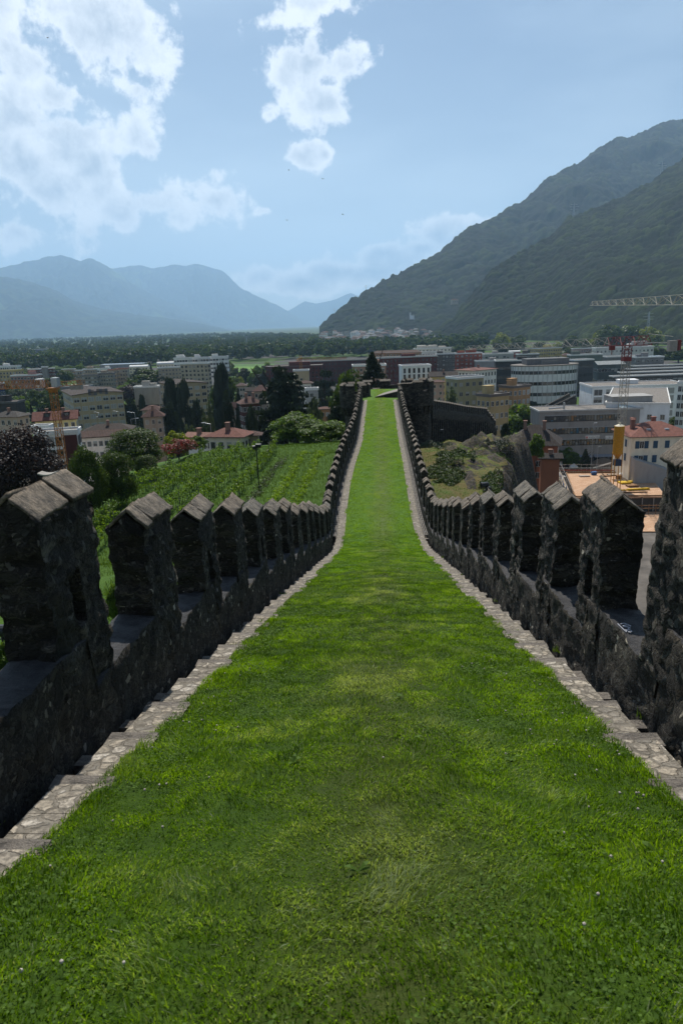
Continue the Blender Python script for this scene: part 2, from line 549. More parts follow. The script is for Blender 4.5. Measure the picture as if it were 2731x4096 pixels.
# ------------------------------------------------------------------ stone materials
def mat_rubble(name, dark=1.0, coord='Object', stretch=1.0, scale=6.5, course=0.0, chip=17.0):
    """old lime-smeared rubble: dark mortar full of angular stone chips; some whole stones show"""
    t = NT(name)
    v = t.coords(coord, True) if coord == 'Object' else t.world()
    w = t.mapping(t.warp(v, 5.0, .2), (1, 1, stretch))
    w2_ = t.mapping(t.warp(v, 14.0, .07), (1, 1, .75 + stretch * .25), (.3, .2, .5))
    d = dark
    vo = t.vor(w, scale); ve = t.vor(w, scale, 'DISTANCE_TO_EDGE')
    sp = t.n('ShaderNodeSeparateColor'); t.L.new(vo.outputs['Color'], sp.inputs[0])
    co = t.vor(w2_, chip); ce = t.vor(w2_, chip, 'DISTANCE_TO_EDGE')
    cp = t.n('ShaderNodeSeparateColor'); t.L.new(co.outputs['Color'], cp.inputs[0])
    n1 = t.noise(v, 1.9, 6, .65).outputs[0]; n2 = t.noise(v, 48, 6, .8).outputs[0]
    mort = t.ramp(n2, [(.36, (.012 * d, .010 * d, .008 * d)), (.5, (.04 * d, .035 * d, .03 * d)), (.62, (.13 * d, .118 * d, .1 * d))])
    chipc = t.ramp(cp.outputs[0], [(0, (.012 * d, .011 * d, .01 * d)), (.45, (.045 * d, .04 * d, .034 * d)), (.72, (.10 * d, .09 * d, .072 * d)), (.86, (.13 * d, .132 * d, .125 * d)), (.955, (.22 * d, .2 * d, .17 * d)), (1, (.6 * d, .56 * d, .48 * d))])
    ced = t.ramp(ce.outputs['Distance'], [(.03, (0, 0, 0)), (.12, (1, 1, 1))])
    size = t.ramp(t.math('ADD', cp.outputs[1], t.math('MULTIPLY', t.math('SUBTRACT', n1, .5), 1.2)), [(.42, (0, 0, 0)), (.5, (1, 1, 1))])
    base = t.mix(t.math('MULTIPLY', ced, size), mort, chipc)
    stone = t.ramp(sp.outputs[0], [(0, (.03 * d, .028 * d, .025 * d)), (.4, (.065 * d, .055 * d, .042 * d)), (.7, (.09 * d, .09 * d, .082 * d)), (.9, (.16 * d, .14 * d, .11 * d)), (1, (.3 * d, .28 * d, .24 * d))])
    grain = t.noise(t.mapping(w, (1, 1, 3.)), 11, 6, .75).outputs[0]
    stone = t.mix(t.ramp(grain, [(.4, (.9, .9, .9)), (.6, (0, 0, 0))]), stone, (.014 * d, .012 * d, .01 * d, 1))
    edge = t.ramp(ve.outputs['Distance'], [(.03, (0, 0, 0)), (.1, (1, 1, 1))])
    show = t.ramp(sp.outputs[1], [(max(0., .66 - .6 * course), (0, 0, 0)), (.74 - .6 * course, (1, 1, 1))])
    f = t.math('MULTIPLY', edge, show)
    col = t.mix(f, base, stone)
    tone = t.ramp(n1, [(.35, (.45, .45, .47)), (.6, (1.25, 1.2, 1.1))])
    col = t.mix(1.0, col, tone, 'MULTIPLY')
    moss = t.ramp(t.noise(v, 1.3, 4).outputs[0], [(.62, (0, 0, 0)), (.8, (1, 1, 1))])
    col = t.mix(t.math('MULTIPLY', moss, .35), col, (.05, .05, .016, 1))
    h = t.math('ADD', t.math('ADD', t.math('MULTIPLY', f, .5), t.math('MULTIPLY', n2, .6)), t.math('MULTIPLY', t.math('MULTIPLY', ced, size), .4))
    return t.done(t.bsdf(col, .9, t.bump(h, .035, 1.0), spec=.35))


def mat_schist(name, c0=(.075, .063, .049), c1=(.31, .258, .2)):
    t = NT(name)
    v = t.coords('Object', True)
    w = t.warp(v, 5, .12)
    n1 = t.noise(t.mapping(w, (5, 14, 9), (0, 0, .35)), 1.4, 8, .72).outputs[0]
    n2 = t.noise(v, 6, 6, .65).outputs[0]; n3 = t.noise(v, 55, 4, .75).outputs[0]
    mixn = t.math('ADD', t.math('ADD', t.math('MULTIPLY', n1, .45), t.math('MULTIPLY', n2, .3)), t.math('MULTIPLY', n3, .25))
    col = t.ramp(mixn, [(.38, tuple(x * .35 for x in c0)), (.46, c0), (.54, tuple((a + b) / 2 for a, b in zip(c0, c1))), (.64, c1)])
    li = t.ramp(n3, [(.6, (0, 0, 0)), (.7, (1, 1, 1))])
    col = t.mix(t.math('MULTIPLY', li, .45), col, tuple(x * 1.25 for x in c1) + (1,))
    oi = t.n('ShaderNodeObjectInfo').outputs['Random']
    col = t.mix(.6, col, t.ramp(oi, [(0, (.62, .68, .70)), (.35, (1.05, .97, .85)), (.7, (.8, .7, .6)), (1, (1.1, 1.08, 1.0))]), 'MULTIPLY')
    return t.done(t.bsdf(col, .75, t.bump(t.math('ADD', n1, t.math('MULTIPLY', n3, .5)), .03, 1.0), spec=.45))


def mat_paving():
    t = NT('rough_stone_paving')
    v = t.world()
    w = t.warp(v, 9, .10, 5)
    w = t.mapping(w, (1, 1, .2))
    vo = t.vor(w, 8.6); ve = t.vor(w, 8.6, 'DISTANCE_TO_EDGE')
    sp = t.n('ShaderNodeSeparateColor'); t.L.new(vo.outputs['Color'], sp.inputs[0])
    st = t.ramp(sp.outputs[0], [(0, (.19, .175, .15)), (.35, (.31, .275, .225)), (.7, (.4, .345, .27)), (1, (.52, .48, .42))])
    st = t.mix(t.ramp(t.noise(v, 26, 6, .75).outputs[0], [(.42, (.85, .85, .85)), (.6, (0, 0, 0))]), st, (.11, .097, .08, 1))
    mo = t.ramp(t.noise(v, 12, 4).outputs[0], [(.35, (.10, .088, .07)), (.65, (.22, .197, .163))])
    e = t.ramp(t.math('ADD', ve.outputs['Distance'], t.math('MULTIPLY', t.math('SUBTRACT', t.noise(v, 35, 3).outputs[0], .5), .16)), [(.05, (0, 0, 0)), (.12, (1, 1, 1))])
    h = t.math('ADD', t.math('MULTIPLY', e, .6), t.math('MULTIPLY', t.noise(v, 30, 5, .65).outputs[0], .5))
    return t.done(t.bsdf(t.mix(e, mo, st), .85, t.bump(h, .02, 1.0)))


M_RUB = mat_rubble('rubble_masonry', .8)
M_RUBW = mat_rubble('rubble_masonry_wall', .8, 'World')
M_COURSE = mat_rubble('coursed_schist_masonry', .62, 'Object', 3.2, 4.0, 1.0, 24.)
M_CAP = mat_schist('schist_cap_stone')
M_SILL = mat_schist('dark_sill_slab', (.022, .022, .026), (.068, .066, .07))
M_SLAB = mat_schist('step_slab', (.14, .13, .12), (.3, .28, .25))
M_PAVE = mat_paving()
M_PIPE = paint((.33, .33, .33), .45, .3, nm='zinc_pipe')
M_RUST = paint((.09, .075, .065), .6, .5, nm='rusty_iron')
M_GALV = paint((.30, .28, .26), .5, .4, nm='galvanised_grating')


def gridbox(x0, x1, y0, y1, z0, z1, h):
    """closed box of small quads with shared vertices; returns verts, quads"""
    nx, ny, nz = [max(1, int(round((b - a) / h))) for a, b in ((x0, x1), (y0, y1), (z0, z1))]
    ids = -np.ones((nx + 1, ny + 1, nz + 1), dtype=np.int64)
    I, J, K = np.meshgrid(np.arange(nx + 1), np.arange(ny + 1), np.arange(nz + 1), indexing='ij')
    sh = (I == 0) | (I == nx) | (J == 0) | (J == ny) | (K == 0) | (K == nz)
    ids[sh] = np.arange(sh.sum())
    V = np.stack([x0 + (x1 - x0) * I[sh] / nx, y0 + (y1 - y0) * J[sh] / ny, z0 + (z1 - z0) * K[sh] / nz], 1)
    q = []
    def face(a, flip):
        f = np.stack([a[:-1, :-1], a[1:, :-1], a[1:, 1:], a[:-1, 1:]], -1).reshape(-1, 4)
        q.append(f[:, ::-1] if flip else f)
    face(ids[0], True); face(ids[-1], False)
    face(ids[:, 0], False); face(ids[:, -1], True)
    face(ids[:, :, 0], True); face(ids[:, :, -1], False)
    return V, np.concatenate(q), (I[sh] / nx, J[sh] / ny, K[sh] / nz)


def roughen(V, seed, a1=.017, f1=3.6, a2=.015, f2=14.):
    o = np.stack([fbm(V * f1 + 11.3 * k, 2, seed + k * 31) * a1 * 2 + fbm(V * f2 + 5.1 * k, 2, seed + 7 + k * 17) * a2 * 2 for k in range(3)], 1)
    return V + o


# merlon: local x = outward (towards the outside), y = along the wall, z = up from the sill; inner face at x = 0
def merlon_mesh(seed, L, H, slit, h):
    V, Q, (u, v, w) = gridbox(0, WT, -L / 2, L / 2, -.35, H, h)
    V = V.astype(float)
    gx = 1 - np.abs(2 * u - 1)
    V[:, 2] += np.clip((V[:, 2] - (H - .25)) / .25, 0, 1) * gx * .135       # gabled top under the caps
    V[:, 0] += (V[:, 2] / H) * .02
    if slit:
        m = (np.abs(V[:, 1]) < .085) & (V[:, 2] > .22) & (V[:, 2] < .62) & (V[:, 0] < WT * .6)
        V[m, 0] += .22
    rr = np.random.RandomState(seed)
    V += 0
    V = roughen(V, seed)
    # coursing on the gap faces: flat stones stick out
    e = (np.abs(np.abs(v * 2 - 1) - 1) < .01)
    ce = V[e]; row = np.floor(ce[:, 2] / .085 + .6 * vnoise(ce * np.array([2, 2, 1.]), seed))
    st = np.floor(ce[:, 0] / .19 + 7.3 * np.sin(row * 12.9 + seed))
    hsh = np.abs(np.sin(row * 91.7 + st * 47.3 + seed) * 43758.5) % 1.0
    V[e, 1] += np.sign(v[e] - .5) * (hsh - .4) * .055
    fc = (u < .01) | (u > .99)
    d_, r_ = worley(np.stack([V[fc][:, 1] / .115 + .5 * vnoise(V[fc] * 9, seed + 1), V[fc][:, 2] / .095], 1), seed)
    V[fc, 0] += np.sign(u[fc] - .5) * ((r_ > .45) * np.clip(.6 - d_, 0, 1) * .042 * r_ - .008)
    mi = np.zeros(len(Q), dtype=int)
    qc = V[Q].mean(1)
    nrm = np.cross(V[Q[:, 1]] - V[Q[:, 0]], V[Q[:, 3]] - V[Q[:, 0]])
    nrm /= np.linalg.norm(nrm, axis=1)[:, None] + 1e-9
    mi[np.abs(nrm[:, 1]) > .75] = 1
    return V, Q, mi


def cap_mesh(seed, L, H, h, nslab):
    """layered schist slabs laid as a small gable; H = eave height"""
    rr = np.random.RandomState(seed)
    Vs, Qs = [], []
    base = 0
    cuts = np.linspace(-L / 2 - .004, L / 2 + .004, nslab + 1)
    for side in (-1, 1):
        cc = cuts.copy(); cc[1:-1] += rr.uniform(-.06, .06, nslab - 1)
        for k in range(nslab):
            th = rr.uniform(.018, .034)
            V, Q, (u, v, w) = gridbox(0, 1, cc[k] + .004, cc[k + 1] - .004, 0, th, h)
            W2 = WT / 2 + .002 + rr.uniform(-.012, .012)
            nx = max(2, int(round(W2 / h)))
            V, Q, (u, v, w) = gridbox(0, W2, cc[k] + .004, cc[k + 1] - .004, 0, th, h)
            lift = rr.uniform(-.014, .01)
            tilt = rr.uniform(-.025, .025)
            z = H + .15 - V[:, 0] / (WT / 2) * .15 + V[:, 2] + lift + tilt * (v - .5)
            V[:, 0] *= 1 + .07 * vnoise(np.stack([V[:, 1] * 11, V[:, 1] * 0 + k, V[:, 1] * 0 + side], 1), seed)
            x = WT / 2 + side * V[:, 0]
            P = np.stack([x, V[:, 1] + (rr.uniform(-.03, .03)) * u + ((v - .5) * 0), z], 1)
            lay = fbm(np.stack([P[:, 0] * 6, P[:, 1] * 9, P[:, 2] * 6], 1), 3, seed + k) * .007
            P[:, 2] += lay * (w > .5)
            P = roughen(P, seed + 50 + k + (side > 0) * 9, .006, 4., .007, 14.)
            Vs.append(P); Qs.append((Q if side > 0 else Q[:, ::-1]) + base); base += len(P)
    return np.concatenate(Vs), np.concatenate(Qs)


def make_merlon_set(L, H):
    out = []
    for k, (slit, h) in enumerate([(0, .026), (1, .026), (0, .026), (1, .026), (0, .05), (1, .05), (0, .05)]):
        V, Q, mi = merlon_mesh(100 + k, L, H, slit, h)
        b = mesh_np('merlon', V, Q, [M_RUB, M_COURSE], midx=mi)
        V, Q = cap_mesh(200 + k, L, H, h, (3, 2, 4, 3, 3, 2, 4)[k])
        c = mesh_np('cap', V, Q, M_CAP)
        COL.objects.unlink(b); COL.objects.unlink(c)
        out.append((b.data, c.data, slit))
    return out


MER_L, MER_R = make_merlon_set(.80, 1.10), make_merlon_set(.74, 1.22)
SILL = .62


def parapet(side, s0, pitch, L, name, label):
    MS = MER_L if side < 0 else MER_R
    root = empty(name, (0, 0, 0), 0, label, 'castle wall')
    # spots
    spots = []
    s = s0
    while s < S_END - .3:
        spots.append(s + L / 2)
        s += pitch
    # wall body: stepped sills, following the walk
    step = .075
    ss = np.arange(-3.2, S_END + .6, step)
    ss = ss[ss < S_END + .55]
    top = np.empty(len(ss))
    gapc = (ss - s0 - L) / pitch
    k = np.floor(gapc + L / pitch * .5)
    gc = s0 + L + k * pitch + (pitch - L) / 2            # centre of the gap this sample belongs to
    top = walk_z(np.clip(gc, -3, S_END)) + SILL - .05 * (ss - gc)
    # rows: inner bottom -> inner top -> outer top -> outer bottom
    zin = np.linspace(0, 1, 16); rows = []
    zb = walk_z(ss) - .35
    for f in zin: rows.append((0 * ss, zb + (top - zb) * f))
    for f in (.33, .66): rows.append((0 * ss + WT * f, top + .0 * ss))
    for f in np.linspace(0, 1, 10): rows.append((0 * ss + WT, top - f * (top - zb + .4)))
    V = []
    for (off, z) in rows:
        q = side_q(ss, side, STRIP + gut(ss) + off)
        x, y = w2(ss, q)
        V.append(np.stack([x, y, z], 1))
    nr, ns = len(rows), len(ss)
    V = np.concatenate(V)
    V = roughen(V, 5 + (side > 0), .022, 3.2, .02, 13.)
    idx = np.arange(nr * ns).reshape(nr, ns)
    Q = np.stack([idx[:-1, :-1], idx[:-1, 1:], idx[1:, 1:], idx[1:, :-1]], -1)
    if side > 0: Q = Q[..., ::-1]
    mi = np.zeros(Q.shape[:2], dtype=int); mi[15:18] = 1
    mesh_np('wall_body', V, Q.reshape(-1, 4), [M_RUBW, M_SILL], root, midx=mi.ravel())
    rr = random.Random(4 + side)
    for i, sc in enumerate(spots):
        near = sc < 17
        pool = [0, 1, 2, 3] if near else [4, 5, 6, 4]
        pick = pool[(i + (1 if side > 0 else 1)) % 4] if near else pool[i % 4]
        bm, cm, slit = MS[pick]
        m = bpy.data.objects.new('merlon', bm); link(m, root)
        q = float(side_q(sc, side, STRIP + gut(sc) + .004)); x, y = w2(sc, q)
        zc = float(walk_z(sc)) + SILL
        # direction of the wall here
        q2 = float(side_q(sc + .5, side, gut(sc + .5))) - float(side_q(sc - .5, side, gut(sc - .5)))
        a = -WA - math.atan2(q2, 1.0)
        m.location = (float(x), float(y), zc + (.13 if side > 0 and 4 < sc < 5.2 else .09 if side < 0 and sc < 5 else rr.uniform(-.05, .05)))
        m.rotation_euler = (rr.uniform(-.02, .02), rr.uniform(-.018, .018), a + rr.uniform(-.03, .03))
        m.scale = ((1 if side > 0 else -1), rr.uniform(.93, 1.07) * (1 if i % 3 else -1), rr.uniform(.97, 1.03))
        c = bpy.data.objects.new('cap', cm); link(c, m)
    return root, spots


wall_l, spots_l = parapet(-1, 4.08, 1.83, .80, 'parapet_wall', 'dark crenellated stone parapet along the left side of the grass walk')
wall_r, spots_r = parapet(1, 4.35 - 3 * 1.83, 1.83, .74, 'parapet_wall', 'dark crenellated stone parapet along the right side of the grass walk')


# ------------------------------------------------------------------ rampart core and the stone strips
def loft(name, S, cols, mats, parent=None, midx=None, smooth=False, flip=False):
    """cols: list of (q array, z array); surface through them"""
    V = []
    for q, z in cols:
        x, y = w2(S, q); V.append(np.stack([x, y, z], 1))
    n, m = len(cols), len(S)
    idx = np.arange(n * m).reshape(n, m)
    Q = np.stack([idx[:-1, :-1], idx[1:, :-1], idx[1:, 1:], idx[:-1, 1:]], -1).reshape(-1, 4)
    if flip: Q = Q[:, ::-1]
    return mesh_np(name, np.concatenate(V), Q, mats, parent, midx, smooth)


S_ = np.arange(-4.0, S_END + 12.6, .25)
zw = walk_z(S_)
M_SOIL = paint((.05, .042, .03), .95, nm='dark_soil')


def mat_turf(k=1.0, nm='mown_turf'):
    t = NT(nm)
    v = t.world()
    n1 = t.noise(v, .5, 4).outputs[0]; n2 = t.noise(v, 9, 6, .7).outputs[0]; n3 = t.noise(v, 60, 3, .7).outputs[0]
    sp = t.n('ShaderNodeSeparateXYZ'); t.L.new(v, sp.inputs[0])
    # worn, paler centre line
    lat = t.math('SUBTRACT', t.math('MULTIPLY', sp.outputs[0], float(WN[0])), t.math('MULTIPLY', sp.outputs[1], float(-WN[1])))
    worn_sheen = t.math('SUBTRACT', 1.0, t.math('ABSOLUTE', t.math('MULTIPLY', t.math('ADD', lat, t.math('MULTIPLY', t.math('SUBTRACT', n1, .5), .9)), 1.25)), True)
    g = t.ramp(t.math('ADD', t.math('MULTIPLY', n2, .6), t.math('MULTIPLY', n3, .4)), [(.3, (.024, .058, .004)), (.5, (.06, .135, .006)), (.7, (.11, .205, .014))])
    g = t.mix(t.math('MULTIPLY', worn_sheen, .55), g, t.ramp(n3, [(.3, (.06, .075, .022)), (.7, (.14, .145, .055))]))
    if k < 1: g = t.mix(1.0, g, (k, k * .95, k * .7, 1), 'MULTIPLY')
    d = t.bsdf(g, .8, t.bump(n3, .02, .8), spec=.15)
    return t.done(d)


M_TURF = mat_turf()
GUT = gut(S_)
qo = STRIP + GUT + WT
core = [(side_q(S_, -1, qo - .02), zw - 14), (side_q(S_, -1, qo - .02), zw - .7), (side_q(S_, -1, STRIP + GUT + .1), zw - .32), (side_q(S_, -1, STRIP - .05), zw - .32),
        (side_q(S_, 1, STRIP - .05), zw - .32), (side_q(S_, 1, STRIP + GUT + .1), zw - .32), (side_q(S_, 1, qo - .02), zw - .7), (side_q(S_, 1, qo - .02), zw - 14)]
rampart = loft('rampart', S_, core, M_RUBW)
tag(rampart, 'long stone rampart carrying the grass walk across the valley', 'rampart')

# lawn surface (cambered a little)
Sg = np.arange(-4.0, S_END + 12.4, .2)
zg = walk_z(Sg)
cols = []
for f in np.linspace(0, 1, 15):
    q = gl(Sg) - .02 + (gr(Sg) - gl(Sg) + .04) * f
    ee = np.where(Sg > S_END, .75, 0.)
    q = q + (f - .5) * 2 * ee
    px = np.stack([Sg * 1.3, q * 1.3, 0 * Sg], 1)
    cols.append((q, zg + .015 + .045 * math.sin(math.pi * f) + fbm(px, 3, 9) * .05))
M_THATCH = mat_turf(.48, 'turf_thatch')
lawn = loft('grass_walk', Sg, cols, [M_TURF, M_THATCH], smooth=True, midx=np.tile((Sg[:-1] < 17).astype(int), 14))
tag(lawn, kind='structure')


def strip(side, nm):
    """stepped strip: sloping rubble treads between flat slabs"""
    pitch = .80
    mb_v, mb_q, mi = [], [], []
    S0 = np.arange(-2.0, S_END - .2, pitch)
    vs, fs, ms = [], [], []
    rr = random.Random(7 + side)

    def quadstrip(sa, za, sb, zb, mat, o0=-.06, o1=STRIP, div=1):
        b = len(vs)
        for s, z in ((sa, za), (sb, zb)):
            for o in (o0, o1):
                x, y = w2(s, side_q(s, side, o)); vs.append((float(x), float(y), z))
        f = (b, b + 1, b + 3, b + 2)
        fs.append(f if side < 0 else f[::-1]); ms.append(mat)
        # outer vertical face
        c = len(vs)
        for s, z in ((sa, za), (sb, zb)):
            x, y = w2(s, side_q(s, side, o1)); vs.append((float(x), float(y), z)); vs.append((float(x), float(y), z - .33))
        f = (c, c + 1, c + 3, c + 2)
        fs.append(f if side < 0 else f[::-1]); ms.append(mat)
    slabs = []
    for s in S0:
        z0, z1 = float(walk_z(s)), float(walk_z(s + pitch))
        st = z0 - z1
        rise = st * .38
        n = 4
        zprev = z0
        for k in range(n):
            fa, fb = k / n, (k + 1) / n
            za = z0 - rise - (st - rise) * fa + .035 + rr.uniform(-.004, .004); zb = z0 - rise - (st - rise) * fb + .035
            quadstrip(s + pitch * fa, za, s + pitch * fb, zb, 0)
        if st > .03: slabs.append((s, z0))
    # slabs as boxes
    mb = MB()
    for (s, z) in slabs:
        d = rr.uniform(.10, .14); o1 = STRIP + rr.uniform(.0, .035)
        pts = []
        for sa, o in ((s - d, -.05), (s - d, o1), (s + .02, o1 + rr.uniform(-.01, .01)), (s + .015, -.05)):
            x, y = w2(sa, side_q(sa, side, o)); pts.append((float(x), float(y)))
        if side > 0: pts = pts[::-1]
        mb.hexa([(x, y, z - .10) for x, y in pts], [(x, y, z + .045 + rr.uniform(-.004, .004)) for x, y in pts], 1)
        # block across the gutter half way down
        if rr.random() < .5:
            sm = s + pitch * .55
            pts = []
            for sa, o in ((sm, STRIP), (sm, STRIP + float(gut(sm)) + .05), (sm + .12, STRIP + float(gut(sm)) + .05), (sm + .12, STRIP)):
                x, y = w2(sa, side_q(sa, side, o)); pts.append((float(x), float(y)))
            if side > 0: pts = pts[::-1]
            zz = float(walk_z(sm)) - .07
            mb.hexa([(x, y, zz - .09) for x, y in pts], [(x, y, zz) for x, y in pts], 1)
    b = len(vs)
    vs += mb.v; fs += [tuple(i + b for i in f) for f in mb.f]; ms += mb.m
    me = bpy.data.meshes.new(nm); me.from_pydata(vs, [], fs); me.materials.append(M_PAVE); me.materials.append(M_SLAB)
    me.polygons.foreach_set('material_index', ms); me.update()
    o = bpy.data.objects.new(nm, me); link(o)
    tag(o, kind='structure')
    return o


strip(-1, 'stone_path'); strip(1, 'stone_path')

# drain pipes in the gutters of the sloping part, iron gratings over the gutters of the level part
for side, lab in ((-1, 'left'), (1, 'right')):
    mb = MB()
    ss = np.arange(-2, 29.5, .5)
    pts = []
    for s in ss:
        x, y = w2(s, side_q(s, side, STRIP + .045)); pts.append((float(x), float(y), float(walk_z(s)) - .10))
    for a, b in zip(pts[:-1], pts[1:]): mb.bar(a, b, .018, n=6)
    tag(mb.build('drain_pipe', M_PIPE, smooth=True), 'thin grey pipe lying in the gutter by the %s parapet' % lab, 'pipe')
    mb = MB()
    ss = np.arange(30.0, S_END - .6, 1.0)
    for o in (.03, .105, .18):
        pts = [(*[float(v) for v in w2(s, side_q(s, side, STRIP + o))], float(walk_z(s)) + .05) for s in ss]
        for a, b in zip(pts[:-1], pts[1:]): mb.bar(a, b, .012)
    s = 30.0
    while s < S_END - 1:
        z = float(walk_z(s)) + .06
        a = w2(s, side_q(s, side, STRIP - .02)); b = w2(s, side_q(s, side, STRIP + float(gut(s)) + .04))
        mb.bar((float(a[0]), float(a[1]), z), (float(b[0]), float(b[1]), z), .014)
        s += .36
    tag(mb.build('gutter_grating', M_GALV), 'long iron ladder grating over the gutter on the %s of the level grass walk' % lab, 'grating')
# ------------------------------------------------------------------ castle hill
def hill_h(s, q):
    s = np.asarray(s, dtype=float); q = np.asarray(q, dtype=float)
    p = np.stack([s, q, 0 * s], 1) if s.ndim == 1 else None
    left = np.interp(s, [-30, 0, 22, 45, 70, 90, 99, 112, 140, 165, 190], [39, 38, 34.6, 32.0, 31.3, 31.0, 29.5, 22, 8, 1, -1.5])
    a = -q
    left = left - np.interp(a, [0, 24, 34, 48, 75, 95], [0, 1.2, 3.2, 11, 26, 34])
    right = np.interp(s, [-30, 0, 25, 40, 60, 84, 95, 110, 125, 150, 175], [39, 38, 34, 33.2, 32, 30.6, 29.6, 27.2, 25, 8, -1.5])
    # hump of rock, then the cliff
    right = right + np.exp(-(((s - 76) / 11) ** 2 + ((q - 10) / 5) ** 2)) * 1.2 - np.exp(-(((s - 52) / 13) ** 2 + ((q - 9) / 6) ** 2)) * 1.6
    edge = np.interp(s, [0, 40, 58, 66, 76, 83, 90, 98, 108, 125], [10, 9.5, 10.0, 11.5, 13.5, 11.5, 16, 20, 21.5, 17]) + .5 * np.sin(s * .9)
    cl = np.clip((q - edge) / 6.5, 0, 1); cl = cl * cl * (3 - 2 * cl)
    right = right * (1 - cl) + (-1.5) * cl
    h = np.where(q < 0, left, right)
    if p is not None:
        rock = np.clip((q - 6.0) / 3.0, 0, 1) * (q > 0) * np.clip((s - 55) / 12, 0, 1)
        r1 = np.abs(fbm(p * np.array([.22, .34, 1]) + 3, 4, 21)) * 2.0
        h = h + fbm(p * .09, 4, 5) * 1.0 + fbm(p * .7, 3, 8) * .12 + rock * (r1 - .6) * 1.5 + rock * fbm(p * 1.3, 3, 77) * .55
        h = h + cl * (1 - cl) * 4 * fbm(p * .35, 4, 33) * 3.0
    return np.maximum(h, -1.5)


def ground_z(x, y):
    s, q = to_sq(x, y)
    if s < 185 and abs(q) < 95:
        return max(0.0, float(hill_h(np.array([s]), np.array([q]))[0]))
    return 0.0


def mat_hill():
    t = NT('hill_grass_and_rock')
    v = t.world()
    g = t.n('ShaderNodeNewGeometry')
    sp = t.n('ShaderNodeSeparateXYZ'); t.L.new(g.outputs['True Normal'], sp.inputs[0])
    ps = t.n('ShaderNodeSeparateXYZ'); t.L.new(v, ps.inputs[0])
    n1 = t.noise(v, .35, 5).outputs[0]; n2 = t.noise(v, 4, 6, .7).outputs[0]; n3 = t.noise(v, 22, 3, .7).outputs[0]
    gr_ = t.ramp(t.math('ADD', t.math('MULTIPLY', n2, .6), t.math('MULTIPLY', n3, .4)), [(.3, (.022, .052, .006)), (.55, (.055, .115, .011)), (.75, (.1, .175, .024))])
    dry = t.ramp(n3, [(.3, (.075, .06, .02)), (.7, (.155, .125, .045))])
    side = t.ramp(ps.outputs[0], [(0.0, (0, 0, 0)), (1.0, (1, 1, 1))])
    mr = t.n('ShaderNodeMapRange'); t.L.new(ps.outputs[0], mr.inputs[0]); mr.inputs[1].default_value = 2; mr.inputs[2].default_value = 9
    dryf = t.math('MULTIPLY', t.ramp(t.math('ADD', t.math('MULTIPLY', n1, .55), t.math('MULTIPLY', n2, .45)), [(.40, (0, 0, 0)), (.54, (1, 1, 1))]), mr.outputs[0])
    gr_ = t.mix(dryf, gr_, dry)
    w = t.warp(v, 1.2, .6)
    rn = t.noise(t.mapping(w, (.8, .8, 2.5), (.4, .3, 0)), 2.2, 7, .68).outputs[0]
    rock = t.ramp(rn, [(.3, (.012, .011, .011)), (.5, (.036, .033, .031)), (.68, (.10, .09, .08))])
    rock = t.mix(t.ramp(n2, [(.5, (0, 0, 0)), (.65, (.6, .6, .6))]), rock, (.12, .085, .03, 1))
    steep = t.math('ADD', sp.outputs[2], t.math('MULTIPLY', t.math('SUBTRACT', n2, .5), .3))
    rf = t.ramp(steep, [(.84, (1, 1, 1)), (.91, (0, 0, 0))])
    col = t.mix(rf, gr_, rock)
    return t.done(t.bsdf(col, .92, t.bump(t.math('ADD', rn, t.math('MULTIPLY', n3, .3)), .12, .9), spec=.2))


_s = np.arange(-30, 188, .75); _q = np.arange(-95, 62, .75)
SS, QQ = np.meshgrid(_s, _q, indexing='ij')
HZ = hill_h(SS.ravel(), QQ.ravel())
_x, _y = w2(SS.ravel(), QQ.ravel())
_i = np.arange(SS.size).reshape(SS.shape)
_Q = np.stack([_i[:-1, :-1], _i[:-1, 1:], _i[1:, 1:], _i[1:, :-1]], -1).reshape(-1, 4)[:, ::-1]
_in = np.abs(QQ) < 1.6
HZ = np.where(_in.ravel(), HZ - 4, HZ)
tag(mesh_np('castle_hill', np.stack([_x, _y, HZ], 1), _Q, mat_hill(), smooth=True), kind='structure')


# ------------------------------------------------------------------ valley floor
def mat_floor():
    t = NT('valley_floor_town_and_meadow')
    v = t.world()
    n1 = t.noise(v, .012, 5, .6).outputs[0]; n2 = t.noise(v, .25, 5, .65).outputs[0]
    vo = t.vor(v, .022)
    sp = t.n('ShaderNodeSeparateColor'); t.L.new(vo.outputs['Color'], sp.inputs[0])
    gre = t.ramp(n2, [(.3, (.03, .06, .012)), (.7, (.075, .13, .025))])
    pav = t.ramp(n2, [(.3, (.04, .039, .037)), (.7, (.11, .105, .1))])
    f = t.ramp(t.math('ADD', t.math('MULTIPLY', sp.outputs[0], .7), t.math('MULTIPLY', n1, .3)), [(.42, (0, 0, 0)), (.5, (1, 1, 1))])
    return t.done(t.bsdf(t.mix(f, pav, gre), .95, spec=.1))


def sheet(name, pts, z, mat, kind='structure'):
    mb = MB(); mb.add([(p[0], p[1], z) for p in pts], [tuple(range(len(pts)))])
    return tag(mb.build(name, mat), kind=kind)

HX0, HX1, HY0, HY1 = -20000, 13000, -300, 24500
sheet('valley_floor', [(HX0 + 5, HY0 + 5), (HX1 - 5, HY0 + 5), (HX1 - 5, HY1 - 5), (HX0 + 5, HY1 - 5)], 0.0, mat_floor())

